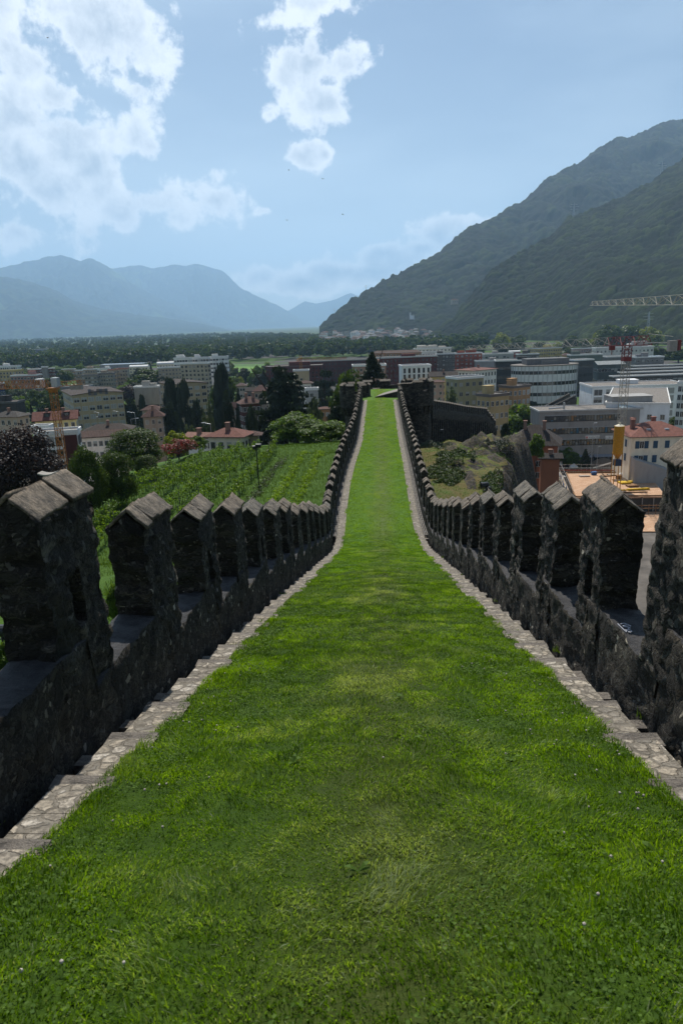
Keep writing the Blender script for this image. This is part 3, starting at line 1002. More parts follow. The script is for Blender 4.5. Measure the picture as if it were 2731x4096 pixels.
# ------------------------------------------------------------------ mountains
def mat_forest(name, cols, scale, meadow=0.0):
    t = NT(name)
    v = t.world()
    a = t.n('ShaderNodeAttribute', attribute_name='tint').outputs['Fac']
    n1 = t.noise(v, scale, 5, .6).outputs[0]; n2 = t.noise(v, .16, 4, .7).outputs[0]
    c = t.ramp(t.math('ADD', t.math('MULTIPLY', a, .55), t.math('MULTIPLY', n1, .45)), [(.25, cols[0]), (.5, cols[1]), (.75, cols[2])])
    c = t.mix(t.math('MULTIPLY', t.ramp(n2, [(.35, (1, 1, 1)), (.6, (0, 0, 0))]), .55), c, (.008, .014, .006, 1))
    if meadow:
        m = t.ramp(t.noise(v, scale * .8, 6, .6).outputs[0], [(.61, (0, 0, 0)), (.66, (1, 1, 1))])
        c = t.mix(t.math('MULTIPLY', m, meadow), c, (.09, .14, .035, 1))
    return t.done(t.bsdf(c, .95, t.bump(n2, 2.0, .6), spec=.1))


def mountain(name, outline, foot, mat, nc, nr, spur, canopy=0., cell=10., seed=1, prof=1.15, back=.35, fr=600.):
    """outline: (photo x, photo y, distance) along the crest; foot: (photo x, distance) where the slope meets the valley"""
    ox = np.array([o[0] for o in outline], float)
    xs = np.linspace(ox[0], ox[-1], nc)
    oy = np.interp(xs, ox, [o[1] for o in outline]); od = np.interp(xs, ox, [o[2] for o in outline])
    fd = np.interp(xs, [f[0] for f in foot], [f[1] for f in foot])
    # small roughness of the crest line
    oy = oy + fbm(np.stack([xs * .02, xs * 0, xs * 0], 1), 4, seed) * 9.
    rd = [ray(x, y) for x, y in zip(xs, oy)]
    rx = np.array([d.x / d.y for d in rd]); rz = np.array([d.z / d.y for d in rd])
    T = np.concatenate([np.linspace(0, 1, nr), 1 + np.linspace(.06, 1, 8) * back])
    Yv = fd[:, None] + (od - fd)[:, None] * T[None, :]
    Xv = rx[:, None] * Yv
    zr = CAMZ + rz * od
    pf = np.where(T <= 1, np.clip(T, 0, 1) ** prof, 1 - ((T - 1) / back) ** 1.2)
    Z = zr[:, None] * pf[None, :]
    P = np.stack([Xv.ravel() / fr, Yv.ravel() / fr, 0 * Xv.ravel()], 1)
    n = (np.abs(fbm(P, 5, seed + 3)) * 2 - .45)
    env = np.where(T < 1, np.sin(math.pi * np.clip(T, 0, 1)) ** .7, 0)
    Z = Z + (n.reshape(Z.shape) * env[None, :]) * spur * np.clip(zr, 20, 4000)[:, None] / 600.
    tint = np.full(Z.shape, .5)
    if canopy:
        d, r = worley(np.stack([Xv.ravel() / cell, Yv.ravel() / cell], 1), seed)
        d2, r2 = worley(np.stack([Xv.ravel() / cell / 2.1 + 7, Yv.ravel() / cell / 2.1], 1), seed + 5)
        Z = Z + ((1 - d ** 2) * (.4 + .6 * r) * canopy + (1 - d2 ** 2) * canopy * .5 * r2).reshape(Z.shape) * (T > 0.01)
        tint = (r * .6 + r2 * .4).reshape(Z.shape)
    else:
        tint = (fbm(P * 9, 4, seed + 9) + .5).reshape(Z.shape)
    Z[:, 0] = -2; Z = np.maximum(Z, -2)
    V = np.stack([Xv, Yv, Z], -1).reshape(-1, 3)
    idx = np.arange(Z.size).reshape(Z.shape)
    Q = np.stack([idx[:-1, :-1], idx[1:, :-1], idx[1:, 1:], idx[:-1, 1:]], -1).reshape(-1, 4)
    o = mesh_np(name, V, Q, mat, smooth=canopy == 0, attrs={'tint': tint.ravel()})
    return tag(o, kind='structure')


FC = [(.001, .003, .001), (.004, .011, .004), (.034, .052, .013)]
M_FOR = mat_forest('mountain_forest', FC, .006, .0)
M_FORF = mat_forest('far_mountain_slope', FC, .0011, .7)
d1 = lambda pts: [(x * 1.7417, y * 1.7417, D) for x, y, D in pts]
mountain('wooded_hill', d1([(985, 772, 1820), (1040, 735, 1850), (1090, 668, 1900), (1130, 622, 1930), (1165, 598, 1960), (1200, 580, 2000), (1265, 545, 2080), (1300, 508, 2130), (1370, 480, 2180), (1430, 455, 2230), (1470, 436, 2260), (1500, 415, 2300), (1568, 368, 2380), (1640, 320, 2450)]),
         [(1715, 1700), (2000, 1550), (2400, 1200), (2860, 950)], M_FOR, 330, 230, 60, 9.0, 16., 11, 1.05)
mountain('mountain', d1([(733, 752, 2450), (745, 738, 2480), (765, 722, 2500), (790, 705, 2550), (815, 690, 2600), (850, 668, 2700), (880, 650, 2780), (920, 630, 2900), (960, 608, 3000), (1000, 585, 3100), (1060, 540, 3250), (1080, 524, 3300), (1120, 508, 3400), (1200, 465, 3650), (1250, 415, 3800), (1300, 388, 3950), (1340, 370, 4100), (1390, 335, 4300), (1405, 322, 4350), (1415, 315, 4400), (1428, 318, 4420), (1440, 322, 4430), (1480, 305, 4550), (1520, 283, 4700), (1545, 280, 4750), (1568, 275, 4800), (1640, 240, 5000)]),
         [(1270, 2300), (1500, 2150), (1800, 2100), (2860, 2400)], M_FOR, 420, 260, 95, 12., 23., 12, 1.0)
d2 = lambda pts: [(x * 1.7417, y * 1.7417, D * 1.9) for x, y, D in pts]
mountain('mountain', d2([(-90, 615, 5800), (0, 632, 6000), (60, 645, 6100), (130, 665, 6200), (170, 690, 6300), (260, 715, 6500), (400, 732, 6700), (500, 752, 6900), (600, 778, 7000)]),
         [(-160, 8170), (1050, 10640)], M_FORF, 200, 120, 90, 0, 10., 13, 1.0)
mountain('mountain', d2([(-90, 632, 8200), (0, 615, 8300), (50, 605, 8400), (100, 592, 8500), (125, 588, 8500), (140, 586, 8500), (160, 590, 8500), (185, 601, 8600), (208, 595, 8600), (250, 614, 8700), (300, 648, 8800), (360, 680, 8900), (420, 710, 9000), (500, 745, 9100), (600, 772, 9200)]),
         [(-160, 12540), (1050, 14440)], M_FORF, 260, 120, 120, 0, 10., 14, 1.0)
mountain('mountain', d2([(150, 660, 10000), (250, 615, 10000), (285, 614, 10100), (320, 610, 10200), (350, 613, 10200), (390, 610, 10300), (425, 611, 10300), (450, 607, 10400), (475, 612, 10400), (497, 615, 10500), (520, 630, 10500), (545, 652, 10600), (560, 665, 10600), (620, 696, 10800), (680, 725, 11000), (720, 748, 11200), (750, 765, 11200)]),
         [(200, 15580), (1330, 19380)], M_FORF, 260, 120, 150, 0, 10., 15, .95)
mountain('mountain', d2([(600, 745, 12300), (660, 712, 12300), (700, 692, 12300), (725, 700, 12300), (760, 690, 12300), (785, 680, 12300), (805, 676, 12300), (830, 684, 12300), (880, 660, 12300), (980, 690, 12300)]),
         [(1000, 24846), (1800, 24846)], M_FORF, 120, 50, 150, 0, 10., 16, 1.0)

# ------------------------------------------------------------------ the air of the valley
def build_haze():
    mb = MB(); mb.box(HX0, HY0, -3.0, HX1, HY1, 2400.0)
    t = NT('valley_haze')
    p = t.n('ShaderNodeVolumePrincipled')
    p.inputs['Color'].default_value = (.46, .71, 1.0, 1)
    p.inputs['Density'].default_value = HAZE
    p.inputs['Anisotropy'].default_value = .35
    t.L.new(p.outputs[0], t.out.inputs['Volume'])
    o = mb.build('haze', t.mat)
    tag(o, kind='stuff')
HAZE = 7.0e-5
build_haze()
# ------------------------------------------------------------------ plants
M_LEAF = leafy('green_foliage', (.018, .04, .006), (.075, .125, .014), .38)
M_LEAFB = leafy('bright_green_foliage', (.035, .08, .008), (.12, .2, .02), .45)
M_LEAFD = leafy('dark_evergreen_foliage', (.008, .018, .006), (.028, .045, .014), .2)
M_LEAFP = leafy('purple_beech_foliage', (.010, .006, .006), (.042, .026, .019), .25, .6, (1.3, .8, .6))
M_LEAFY = leafy('yellow_green_foliage', (.08, .12, .012), (.2, .24, .03), .45)
M_LEAFG = leafy('grey_green_foliage', (.035, .055, .03), (.1, .13, .075), .3)
M_PINK = leafy('crimson_flowers_and_leaves', (.02, .07, .015), (.42, .02, .055), .3, .6, (1.1, .7, .6))
M_VINE = leafy('vine_leaves', (.018, .055, .006), (.17, .28, .022), .45)
M_CROP = leafy('crop_leaves', (.07, .15, .01), (.23, .36, .03), .5)
M_BARK = paint((.05, .04, .032), .95, nm='bark', var=.3)


def leaves(C, Nrm, size, rs, tint, spread=.9, asp=.75, droop=0.0):
    """one small quad per leaf clump: centres C, mean normals Nrm"""
    n = len(C)
    nn = Nrm + rs.normal(0, spread, (n, 3)); nn[:, 2] += droop
    nn /= np.linalg.norm(nn, axis=1)[:, None] + 1e-9
    r = rs.normal(0, 1, (n, 3)); u = np.cross(nn, r); u /= np.linalg.norm(u, axis=1)[:, None] + 1e-9
    w = np.cross(nn, u)
    sz = (size * rs.uniform(.6, 1.35, n))[:, None]
    u = u * sz; w = w * sz * asp
    fold = nn * sz * .25
    V = np.stack([C - u, C - w * .9 + fold * .4, C + u, C + w * .9 + fold * .4], 1).reshape(-1, 3)
    Q = np.arange(4 * n).reshape(-1, 4)
    return V, Q, np.repeat(tint, 4)


def crown_round(rs, nclump, nleaf, size, squash=1.0, irregular=.25, hollow=.35, low=-.75):
    """unit crown radius 1 around the origin"""
    CC = []
    d = rs.normal(0, 1, (nclump * 3, 3)); d /= np.linalg.norm(d, axis=1)[:, None]
    d = d[d[:, 2] > low][:nclump]
    rad = .72 + rs.uniform(-irregular, .12, len(d))
    cen = d * rad[:, None]
    cr = rs.uniform(.2, .36, len(d))
    C, Nn, T = [], [], []
    per = nleaf // len(d)
    for c, r, dd in zip(cen, cr, d):
        k = rs.normal(0, 1, (per, 3)); k /= np.linalg.norm(k, axis=1)[:, None]
        k = k * 1.0; k[:, 2] = np.where(k[:, 2] < -.3, -k[:, 2], k[:, 2])
        p = c + k * (r * rs.uniform(.65, 1.08, per))[:, None] * np.array([1, 1, .8])
        C.append(p); Nn.append(k * .7 + dd * .35)
        T.append(np.clip(rs.normal(.45 + rs.uniform(-.2, .2), .2, per), 0, 1))
    C = np.concatenate(C); Nn = np.concatenate(Nn); T = np.concatenate(T)
    C[:, 2] *= squash
    return leaves(C, Nn, np.full(len(C), size), rs, T, .55)


def crown_cone(rs, nleaf, size, layers=16, power=.85, ragged=.16, droop=.1, gap=.5):
    """conifer: unit radius 1 at the base, height 1 (z 0..1), tiers of drooping boughs"""
    C, Nn, T = [], [], []
    nb = layers * 11
    per = max(4, nleaf // nb)
    for b in range(nb):
        z = rs.uniform(0, .97)
        z = (np.floor(z * layers) + rs.uniform(.2, .6)) / layers
        L = (1 - z) ** power * (1 + rs.uniform(-ragged * 1.6, ragged))
        a = rs.uniform(0, 2 * np.pi)
        t = rs.uniform(gap * .4, 1, per) ** .8
        w = .11 * (1.15 - t) * L + .02
        off = rs.normal(0, 1, per) * w * 1.4
        x = t * L; zz = z - droop * t * L * .5 + rs.normal(0, .008, per) + .0
        C.append(np.stack([np.cos(a) * x - np.sin(a) * off, np.sin(a) * x + np.cos(a) * off, zz], 1))
        Nn.append(np.stack([np.cos(a) * np.ones(per) * .5, np.sin(a) * np.ones(per) * .5, np.full(per, .8)], 1))
        T.append(np.clip(rs.normal(.4 + rs.uniform(-.25, .25), .18, per), 0, 1))
    C = np.concatenate(C)
    return leaves(C, np.concatenate(Nn), np.full(len(C), size), rs, np.concatenate(T), .5)


def crown_column(rs, nleaf, size, power=.5, lumps=40):
    """dense column, radius 1, z 0..1"""
    C, Nn, T = [], [], []
    per = nleaf // lumps
    for b in range(lumps):
        z = rs.uniform(0.02, .96); a = rs.uniform(0, 2 * np.pi)
        R_ = min(1, (1 - z) ** power * 1.25) * min(1, .55 + z * 3) * rs.uniform(.75, 1)
        c = np.array([np.cos(a) * R_ * .72, np.sin(a) * R_ * .72, z])
        k = rs.normal(0, 1, (per, 3)); k /= np.linalg.norm(k, axis=1)[:, None]
        p = c + k * np.array([.34, .34, .09]) * rs.uniform(.7, 1.05, (per, 1))
        C.append(p); Nn.append(k * np.array([1, 1, .5]) + np.array([np.cos(a), np.sin(a), .3]) * .4)
        T.append(np.clip(rs.normal(.42 + rs.uniform(-.2, .2), .2, per), 0, 1))
    C = np.concatenate(C)
    return leaves(C, np.concatenate(Nn), np.full(len(C), size), rs, np.concatenate(T), .5)


def trunk_mesh(rs, h, r, limbs=5, reach=.5, fork=.5):
    mb = MB()
    mb.bar((0, 0, 0), (0, 0, h * fork), r * 1.25, 0, 8, r * .85)
    mb.bar((0, 0, h * fork), (rs.uniform(-.1, .1) * h, rs.uniform(-.1, .1) * h, h), r * .85, 0, 7, r * .2)
    for i in range(limbs):
        a = i * 2.4 + rs.uniform(-.4, .4); z = h * rs.uniform(fork * .7, .85); l = h * reach * rs.uniform(.6, 1)
        mb.bar((0, 0, z), (math.cos(a) * l, math.sin(a) * l, z + l * rs.uniform(.3, .9)), r * .45, 0, 5, r * .1)
    return mb


# crown variants, built once, shared by every tree of the kind
KIND = {}
def reg(kind, mat, V, Q, T, zc):
    o = mesh_np('crown', V, Q, mat, attrs={'tint': T}); me = o.data; bpy.data.objects.remove(o)
    KIND.setdefault(kind, []).append((me, zc))

for k in range(3):
    reg('round', M_LEAF, *crown_round(np.random.RandomState(10 + k), 60, 7000, .066, irregular=.3), 'c')
    reg('bright', M_LEAFB, *crown_round(np.random.RandomState(20 + k), 60, 7000, .068, irregular=.3), 'c')
    reg('dark', M_LEAFD, *crown_round(np.random.RandomState(30 + k), 60, 7000, .062, irregular=.3), 'c')
for k in range(2):
    reg('purple', M_LEAFP, *crown_round(np.random.RandomState(40 + k), 70, 5600, .05, irregular=.2), 'c')
    reg('yellow', M_LEAFY, *crown_round(np.random.RandomState(45 + k), 40, 3200, .062), 'c')
    reg('grey', M_LEAFG, *crown_round(np.random.RandomState(48 + k), 40, 3600, .06), 'c')
    reg('spruce', M_LEAFD, *crown_cone(np.random.RandomState(50 + k), 6500, .042, 17), 'b')
    reg('cypress', M_LEAFD, *crown_column(np.random.RandomState(70 + k), 4600, .075), 'b')
reg('cedar', M_LEAFD, *crown_cone(np.random.RandomState(61), 17000, .042, 12, .5, .2, .06, .3), 'b')
reg('cedar', M_LEAFD, *crown_cone(np.random.RandomState(62), 10000, .045, 8, .42, .28, -.05, .45), 'b')
reg('beech_big', M_LEAFP, *crown_round(np.random.RandomState(81), 130, 26000, .024, irregular=.16), 'c')
reg('hedge_big', M_LEAF, *crown_round(np.random.RandomState(82), 90, 15000, .034, irregular=.15), 'c')
reg('dark_big', M_LEAF, *crown_round(np.random.RandomState(83), 100, 16000, .032, irregular=.2), 'c')
reg('bright_big', M_LEAFB, *crown_round(np.random.RandomState(84), 80, 11000, .04, irregular=.22), 'c')
_V, _Q, _T = crown_round(np.random.RandomState(85), 40, 2500, .05); reg('blossom', M_PINK, _V, _Q, _T, 'c')

TRUNKS = []
for k in range(3):
    o = trunk_mesh(np.random.RandomState(5 + k), 1.0, .035, 6).build('trunk', M_BARK); TRUNKS.append(o.data); bpy.data.objects.remove(o)
TRC = random.Random(3)


def tree(kind, box, Y, label, name='broadleaf_tree', cat='tree', group=None, sink=0.0, var=None, minz=None, keep=False):
    """box = (photo x0, y0, x1, y1) of the visible crown, Y its distance"""
    x0, y0, x1, y1 = box
    xc = (x0 + x1) / 2
    if not keep and ground_z(at_y(xc, y0, Y).x, Y) < .5:                 # on the plain: stand it where its foot would meet the ground
        dd = ray(xc, y1)
        if dd.z < 0: Y = min(max(Y, .93 * at_z(xc, y1, 0).y), Y * 1.5)
    top = at_y(xc, y0, Y); bot = at_y(xc, y1, Y)
    g0 = max(0, ground_z(top.x, Y))
    hv = top.z - bot.z
    b0 = bot.z
    bot.z = min(bot.z, g0 + (.06 if kind in ('spruce', 'cedar', 'cypress') else .14) * (top.z - g0)) if g0 < .5 else (bot.z if kind in ('spruce', 'cedar') else min(bot.z, g0 + .12 * (top.z - g0)))
    if keep: bot.z = b0
    grow_w = ((top.z - bot.z) / hv) ** (.8 if kind in ('spruce', 'cedar') else .0)
    w = (at_y(x1, (y0 + y1) / 2, Y) - at_y(x0, (y0 + y1) / 2, Y)).length * grow_w
    h = top.z - bot.z
    mes = KIND[kind]; me, mode = mes[TRC.randrange(len(mes)) if var is None else var]
    gz = ground_z(top.x, Y)
    if minz is not None: gz = minz
    base = min(gz, bot.z)
    root = empty(name, (top.x, Y, base), TRC.uniform(0, 6.28), label, cat, group)
    c = bpy.data.objects.new('crown', me); link(c, root)
    if mode == 'c':
        c.location = (0, 0, top.z - base - h * .52); c.scale = (w / 2 * 1.02, w / 2 * 1.02, h / 2 * 1.02)
        th = top.z - base - h * .2
    else:
        c.location = (0, 0, bot.z - base); c.scale = (w / 2, w / 2, h)
        th = top.z - base - h * .06
    t = bpy.data.objects.new('trunk', TRUNKS[TRC.randrange(3)]); link(t, root)
    th = max(th, .5)
    t.scale = (min(th, w * .9), min(th, w * .9), th)
    return root


def RB(r, x0, y0, x1, y1):
    a = RG[r](x0, y0); b = RG[r](x1, y1)
    return (a[0], a[1], b[0], b[1])


# --- close trees on the castle hill and along its foot
tree('beech_big', (-190, 1690, 240, 2120), 66, 'big dark purple beech at the left edge behind the first merlon', 'purple_beech')
tree('hedge_big', RB('1', 570, 1085, 930, 1800), 58, 'dense dark green evergreen with sunlit shoots between the purple beech and the vineyard', 'evergreen_tree')
tree('dark_big', RB('1', 830, 1130, 1200, 1660), 61, 'dark bushy evergreen with palm like shoots next to the vineyard corner', 'evergreen_tree')
tree('dark_big', RB('1', 930, 925, 1450, 1260), 84, 'wide glossy dark green tree standing behind the vineyard corner', 'evergreen_tree')
tree('dark_big', RB('1', 1180, 1160, 1420, 1330), 80, 'small dark shrub below the wide glossy tree at the vineyard edge', 'shrub', 'shrub')
tree('blossom', RB('2', -150, 1005, 190, 1160), 92, 'pink flowering oleander bush above the upper end of the vineyard', 'flowering_bush', 'bush')
tree('bright', RB('2', 120, 985, 290, 1100), 96, 'small green bush just right of the pink oleander', 'shrub', 'shrub')
tree('yellow', RB('2', -120, 905, 130, 1020), 105, 'light green young tree behind the pink oleander', 'broadleaf_tree')
tree('bright_big', RB('2', 830, 760, 1330, 1075), 99, 'broad bright green tree at the top of the meadow', 'broadleaf_tree')
tree('bright_big', RB('2', 1040, 830, 1540, 1075), 95, 'lush green bushy tree touching the left parapet above the meadow', 'broadleaf_tree')
tree('grey', RB('2', 1165, 640, 1330, 830), 118, 'grey green rounded tree rising behind the meadow trees', 'broadleaf_tree')
tree('round', RB('2', 1370, 430, 1720, 840), 106, 'tall broadleaf tree standing behind the small round turret', 'broadleaf_tree')
tree('dark', RB('2', 1350, 700, 1560, 1060), 103, 'dark shaded tree below the small round turret', 'broadleaf_tree')
tree('round', RB('3', 50, 415, 370, 700), 112, 'leafy tree crown directly left of the spruce behind the tower', 'broadleaf_tree')
tree('spruce', RB('3', 240, 245, 600, 580), 128, 'dark spruce rising behind the far parapet', 'spruce_tree', sink=2)
tree('bright', RB('4', -30, 680, 370, 1080), 150, 'large bright green tree left of the grey office building', 'broadleaf_tree')
tree('bright', RB('4', 245, 935, 390, 1180), 132, 'young green tree in front of the orange house', 'broadleaf_tree', keep=True)
tree('grey', RB('3', 945, 555, 1250, 740), 150, 'pale green loose tree behind the lower crenellated wall', 'broadleaf_tree')
tree('dark', RB('3', 1120, 505, 1390, 720), 190, 'dark green tree in front of the olive flat roofed house', 'broadleaf_tree')
tree('cypress', RB('4', -10, 850, 110, 1050), 132, 'narrow dark palm like tree beside the brown roofed orange house', 'evergreen_tree', keep=True)
tree('spruce', RB('4', 665, 1065, 800, 1225), 195, 'small dark fir beside the white garden parasols', 'fir_tree')
tree('bright', RB('4', 480, 1055, 690, 1160), 205, 'bright green trimmed hedge behind the white garden parasols', 'hedge', 'hedge')
tree('round', RB('4', 1450, 775, 1640, 920), 235, 'green tree behind the red tiled house at the right edge', 'broadleaf_tree')

# --- town trees left of the walk
L = [
 ('cypress', RB('2', 300, 395, 520, 960), 165, 'tall dark column shaped conifer in the middle of the left town', 'cypress_tree'),
 ('round', RB('2', 290, 390, 575, 660), 180, 'broad crown behind the tall dark column shaped conifer', 'broadleaf_tree'),
 ('spruce', RB('2', 500, 575, 625, 930), 160, 'slim conifer right of the tall dark column shaped one', 'conifer_tree'),
 ('cedar', RB('2', 640, 368, 1270, 1000), 150, 'huge dark cedar in the middle of the left town', 'cedar_tree', 0),
 ('cedar', RB('2', 1235, 400, 1445, 760), 170, 'flat layered cedar between the huge cedar and the turret', 'cedar_tree', 1),
 ('spruce', RB('2', 735, 395, 850, 580), 300, 'pointed spruce peeping over the left shoulder of the huge cedar', 'spruce_tree'),
 ('cypress', RB('2', -140, 515, 45, 930), 170, 'left of two close dark cypresses before the gabled school', 'cypress_tree'),
 ('cypress', RB('2', -25, 515, 150, 920), 168, 'right of two close dark cypresses before the gabled school', 'cypress_tree'),
 ('grey', RB('2', 20, 760, 200, 960), 140, 'grey green tree below the two close cypresses', 'broadleaf_tree'),
 ('grey', RB('2', 215, 640, 350, 900), 150, 'light mottled tree against the tall dark column shaped conifer', 'broadleaf_tree'),
 ('dark', RB('2', 610, 750, 760, 930), 140, 'dark low tree between the slim conifer and the huge cedar', 'broadleaf_tree'),
 ('spruce', RB('2', 515, 805, 600, 940), 135, 'small blue green fir below the slim conifer', 'fir_tree'),
 ('cypress', RB('1', 1222, 650, 1318, 960), 195, 'slim dark cypress in front of the school facade', 'cypress_tree'),
 ('dark', RB('1', 1090, 640, 1235, 910), 200, 'round dark tree left of the slim school cypress', 'broadleaf_tree'),
 ('dark', RB('1', 820, 700, 1010, 890), 215, 'dark round tree in front of the school corner', 'broadleaf_tree'),
 ('purple', RB('1', 1030, 530, 1270, 690), 300, 'purple leaved tree behind the school roof', 'purple_beech'),
 ('bright', RB('1', 850, 475, 1140, 600), 420, 'light green tree group crown behind the skylight hall', 'broadleaf_tree'),
 ('round', RB('1', 1150, 400, 1450, 600), 460, 'big green crown right of the beige apartment rows', 'broadleaf_tree'),
 ('spruce', RB('1', 1300, 335, 1380, 440), 520, 'lone spruce top in front of the vaulted white roofs', 'spruce_tree'),
 ('bright', RB('1', 1335, 405, 1465, 520), 470, 'pale green crown below the vaulted white roofs', 'broadleaf_tree'),
 ('yellow', RB('1', 1340, 662, 1475, 730), 260, 'yellow green round tree beside the low white hall', 'broadleaf_tree'),
 ('round', RB('1', 510, 410, 660, 510), 560, 'round dark crown next to the brick apartment block', 'broadleaf_tree'),
 ('round', RB('1', 330, 470, 560, 620), 330, 'wide crown behind the orange crane head', 'broadleaf_tree'),
 ('grey', RB('1', 70, 545, 245, 720), 290, 'grey green crown under the orange crane jib', 'broadleaf_tree'),
 ('bright', RB('1', 90, 640, 260, 790), 270, 'fresh green tree under the orange crane jib', 'broadleaf_tree'),
 ('round', RB('1', 240, 560, 420, 760), 280, 'dark green tree left of the orange crane mast', 'broadleaf_tree'),
 ('round', RB('1', 350, 570, 640, 830), 255, 'large dark green tree behind the orange crane mast', 'broadleaf_tree'),
 ('spruce', RB('1', 240, 700, 310, 900), 235, 'blue green fir between the two houses at the left', 'fir_tree'),
 ('dark', RB('1', 300, 720, 500, 840), 240, 'low dark crown above the yellow house roof', 'broadleaf_tree'),
 ('round', RB('1', -30, 490, 60, 560), 560, 'small dark crown at the foot of the yellow apartment block', 'broadleaf_tree'),
 ('round', RB('2', 320, 315, 430, 440), 520, 'left crown of the pair beside the green meadow', 'broadleaf_tree'),
 ('round', RB('2', 400, 318, 530, 440), 540, 'right crown of the pair beside the green meadow', 'broadleaf_tree'),
 ('round', RB('2', 5, 390, 205, 520), 420, 'green crown in front of the beige apartment slab', 'broadleaf_tree'),
 ('round', RB('2', 530, 415, 625, 510), 420, 'dark round tree at the near edge of the green meadow', 'broadleaf_tree'),
 ('bright', RB('2', 640, 425, 740, 550), 380, 'light green crown just left of the pointed spruce', 'broadleaf_tree'),
 ('yellow', RB('2', 530, 460, 620, 540), 340, 'pale green crown above the small roofs', 'broadleaf_tree'),
 ('round', RB('1', 1450, 880, 1640, 1030), 150, 'green tree between the left cypress and the pink oleander', 'broadleaf_tree'),
 # right town
 ('round', RB('4', 250, 465, 460, 660), 330, 'dense green tree in front of the oval office', 'broadleaf_tree'),
 ('purple', RB('4', 270, 410, 450, 520), 350, 'purple leaved tree in front of the oval office', 'purple_beech'),
 ('bright', RB('4', 360, 540, 545, 680), 300, 'green tree beside the old dark town wall', 'broadleaf_tree'),
 ('dark', RB('4', 75, 425, 125, 495), 430, 'small dark tree left of the oval office', 'broadleaf_tree'),
 ('yellow', RB('4', 580, 488, 665, 560), 360, 'pale yellow round tree left of the white grid building', 'broadleaf_tree'),
 ('yellow', RB('4', 695, 438, 785, 500), 400, 'yellow flowering round tree behind the white grid building', 'broadleaf_tree'),
 ('dark', RB('4', 640, 450, 710, 510), 395, 'dark bush between two yellow round trees', 'bush'),
 ('round', RB('4', 1370, 200, 1560, 340), 700, 'dark green clump at the right edge under the crane counterweight', 'broadleaf_tree'),
 ('bright', RB('4', 165, 485, 270, 560), 340, 'small bright tree behind the ochre apartments', 'broadleaf_tree'),
 ('dark', RB('4', 240, 640, 330, 710), 260, 'dark bush at the end of the old town wall', 'bush'),
]
for it in L:
    kind, bx, Y, lab, nm = it[:5]
    tree(kind, bx, Y, lab, nm, 'bush' if nm == 'bush' else 'tree', var=it[5] if len(it) > 5 else None)

# --- row of tall trees at the foot of the wooded hill: individuals of one kind
rr = random.Random(12)
xs = [(2010, 1328, 90), (2060, 1335, 80), (2290, 1335, 70), (2400, 1315, 90), (2440, 1300, 110), (2520, 1298, 130), (2600, 1305, 110), (2670, 1310, 110), (2730, 1300, 120), (2230, 1362, 60), (2350, 1350, 70), (2160, 1365, 60)]
for i, (x, y, w) in enumerate(xs):
    tree('yellow' if i % 3 == 0 else 'round', (x - w / 2, y, x + w / 2, y + w * 1.0), 1000 + rr.uniform(-60, 120), 'pale tall tree in the row at the foot of the wooded hill', group='trees at the foot of the wooded hill')

# --- the riverside wood across the plain: one mass
def woodland(name, band, n, seed, hmin, hmax, mat):
    """band = [(photo x, near distance, far distance)]"""
    rs = np.random.RandomState(seed)
    bx = np.array([b[0] for b in band]); b0 = np.array([b[1] for b in band]); b1 = np.array([b[2] for b in band])
    Vs, Qs, Ts = [], [], []; base = 0
    variants = [crown_round(np.random.RandomState(300 + k), 16, 210, .2, irregular=.35) for k in range(5)]
    for i in range(n):
        x = rs.uniform(bx[0], bx[-1]); f = rs.uniform(0, 1) ** 1.3
        Y = np.interp(x, bx, b0) * (1 - f) + np.interp(x, bx, b1) * f
        d = ray(x, 1400); X = d.x / d.y * Y
        h = rs.uniform(hmin, hmax); w = h * rs.uniform(.32, .5)
        V, Q, T = variants[i % 5]
        a = rs.uniform(0, 6.28); ca, sa = math.cos(a), math.sin(a)
        P = np.stack([(V[:, 0] * ca - V[:, 1] * sa) * w + X, (V[:, 0] * sa + V[:, 1] * ca) * w + Y, V[:, 2] * h * .5 + h * .5], 1)
        Vs.append(P); Qs.append(Q + base); Ts.append(np.clip(T * .7 + rs.uniform(-.25, .35), 0, 1)); base += len(P)
    o = mesh_np(name, np.concatenate(Vs), np.concatenate(Qs), mat, attrs={'tint': np.concatenate(Ts)})
    tag(o, kind='stuff')

woodland('riverside_wood', [(-60, 900, 1180), (700, 940, 1300), (1000, 980, 1400), (1500, 1000, 1450), (1950, 1050, 1500)], 1300, 4, 9, 24, M_LEAF)
woodland('distant_wood', [(-60, 1200, 6500), (900, 1300, 5000), (1290, 1500, 2300)], 2000, 5, 14, 22, M_LEAF)

# ------------------------------------------------------------------ vineyard
def leaf_mass(rs, pts, n, rad, size, up=.4):
    """leaf quads scattered round a list of points"""
    k = rs.randint(0, len(pts), n)
    d = rs.normal(0, 1, (n, 3)); d /= np.linalg.norm(d, axis=1)[:, None]
    C = pts[k] + d * rad * rs.uniform(.5, 1.05, (n, 1))
    d[:, 2] += up
    return leaves(C, d, np.full(n, size), rs, np.clip(rs.normal(.5, .25, n), 0, 1), .6)


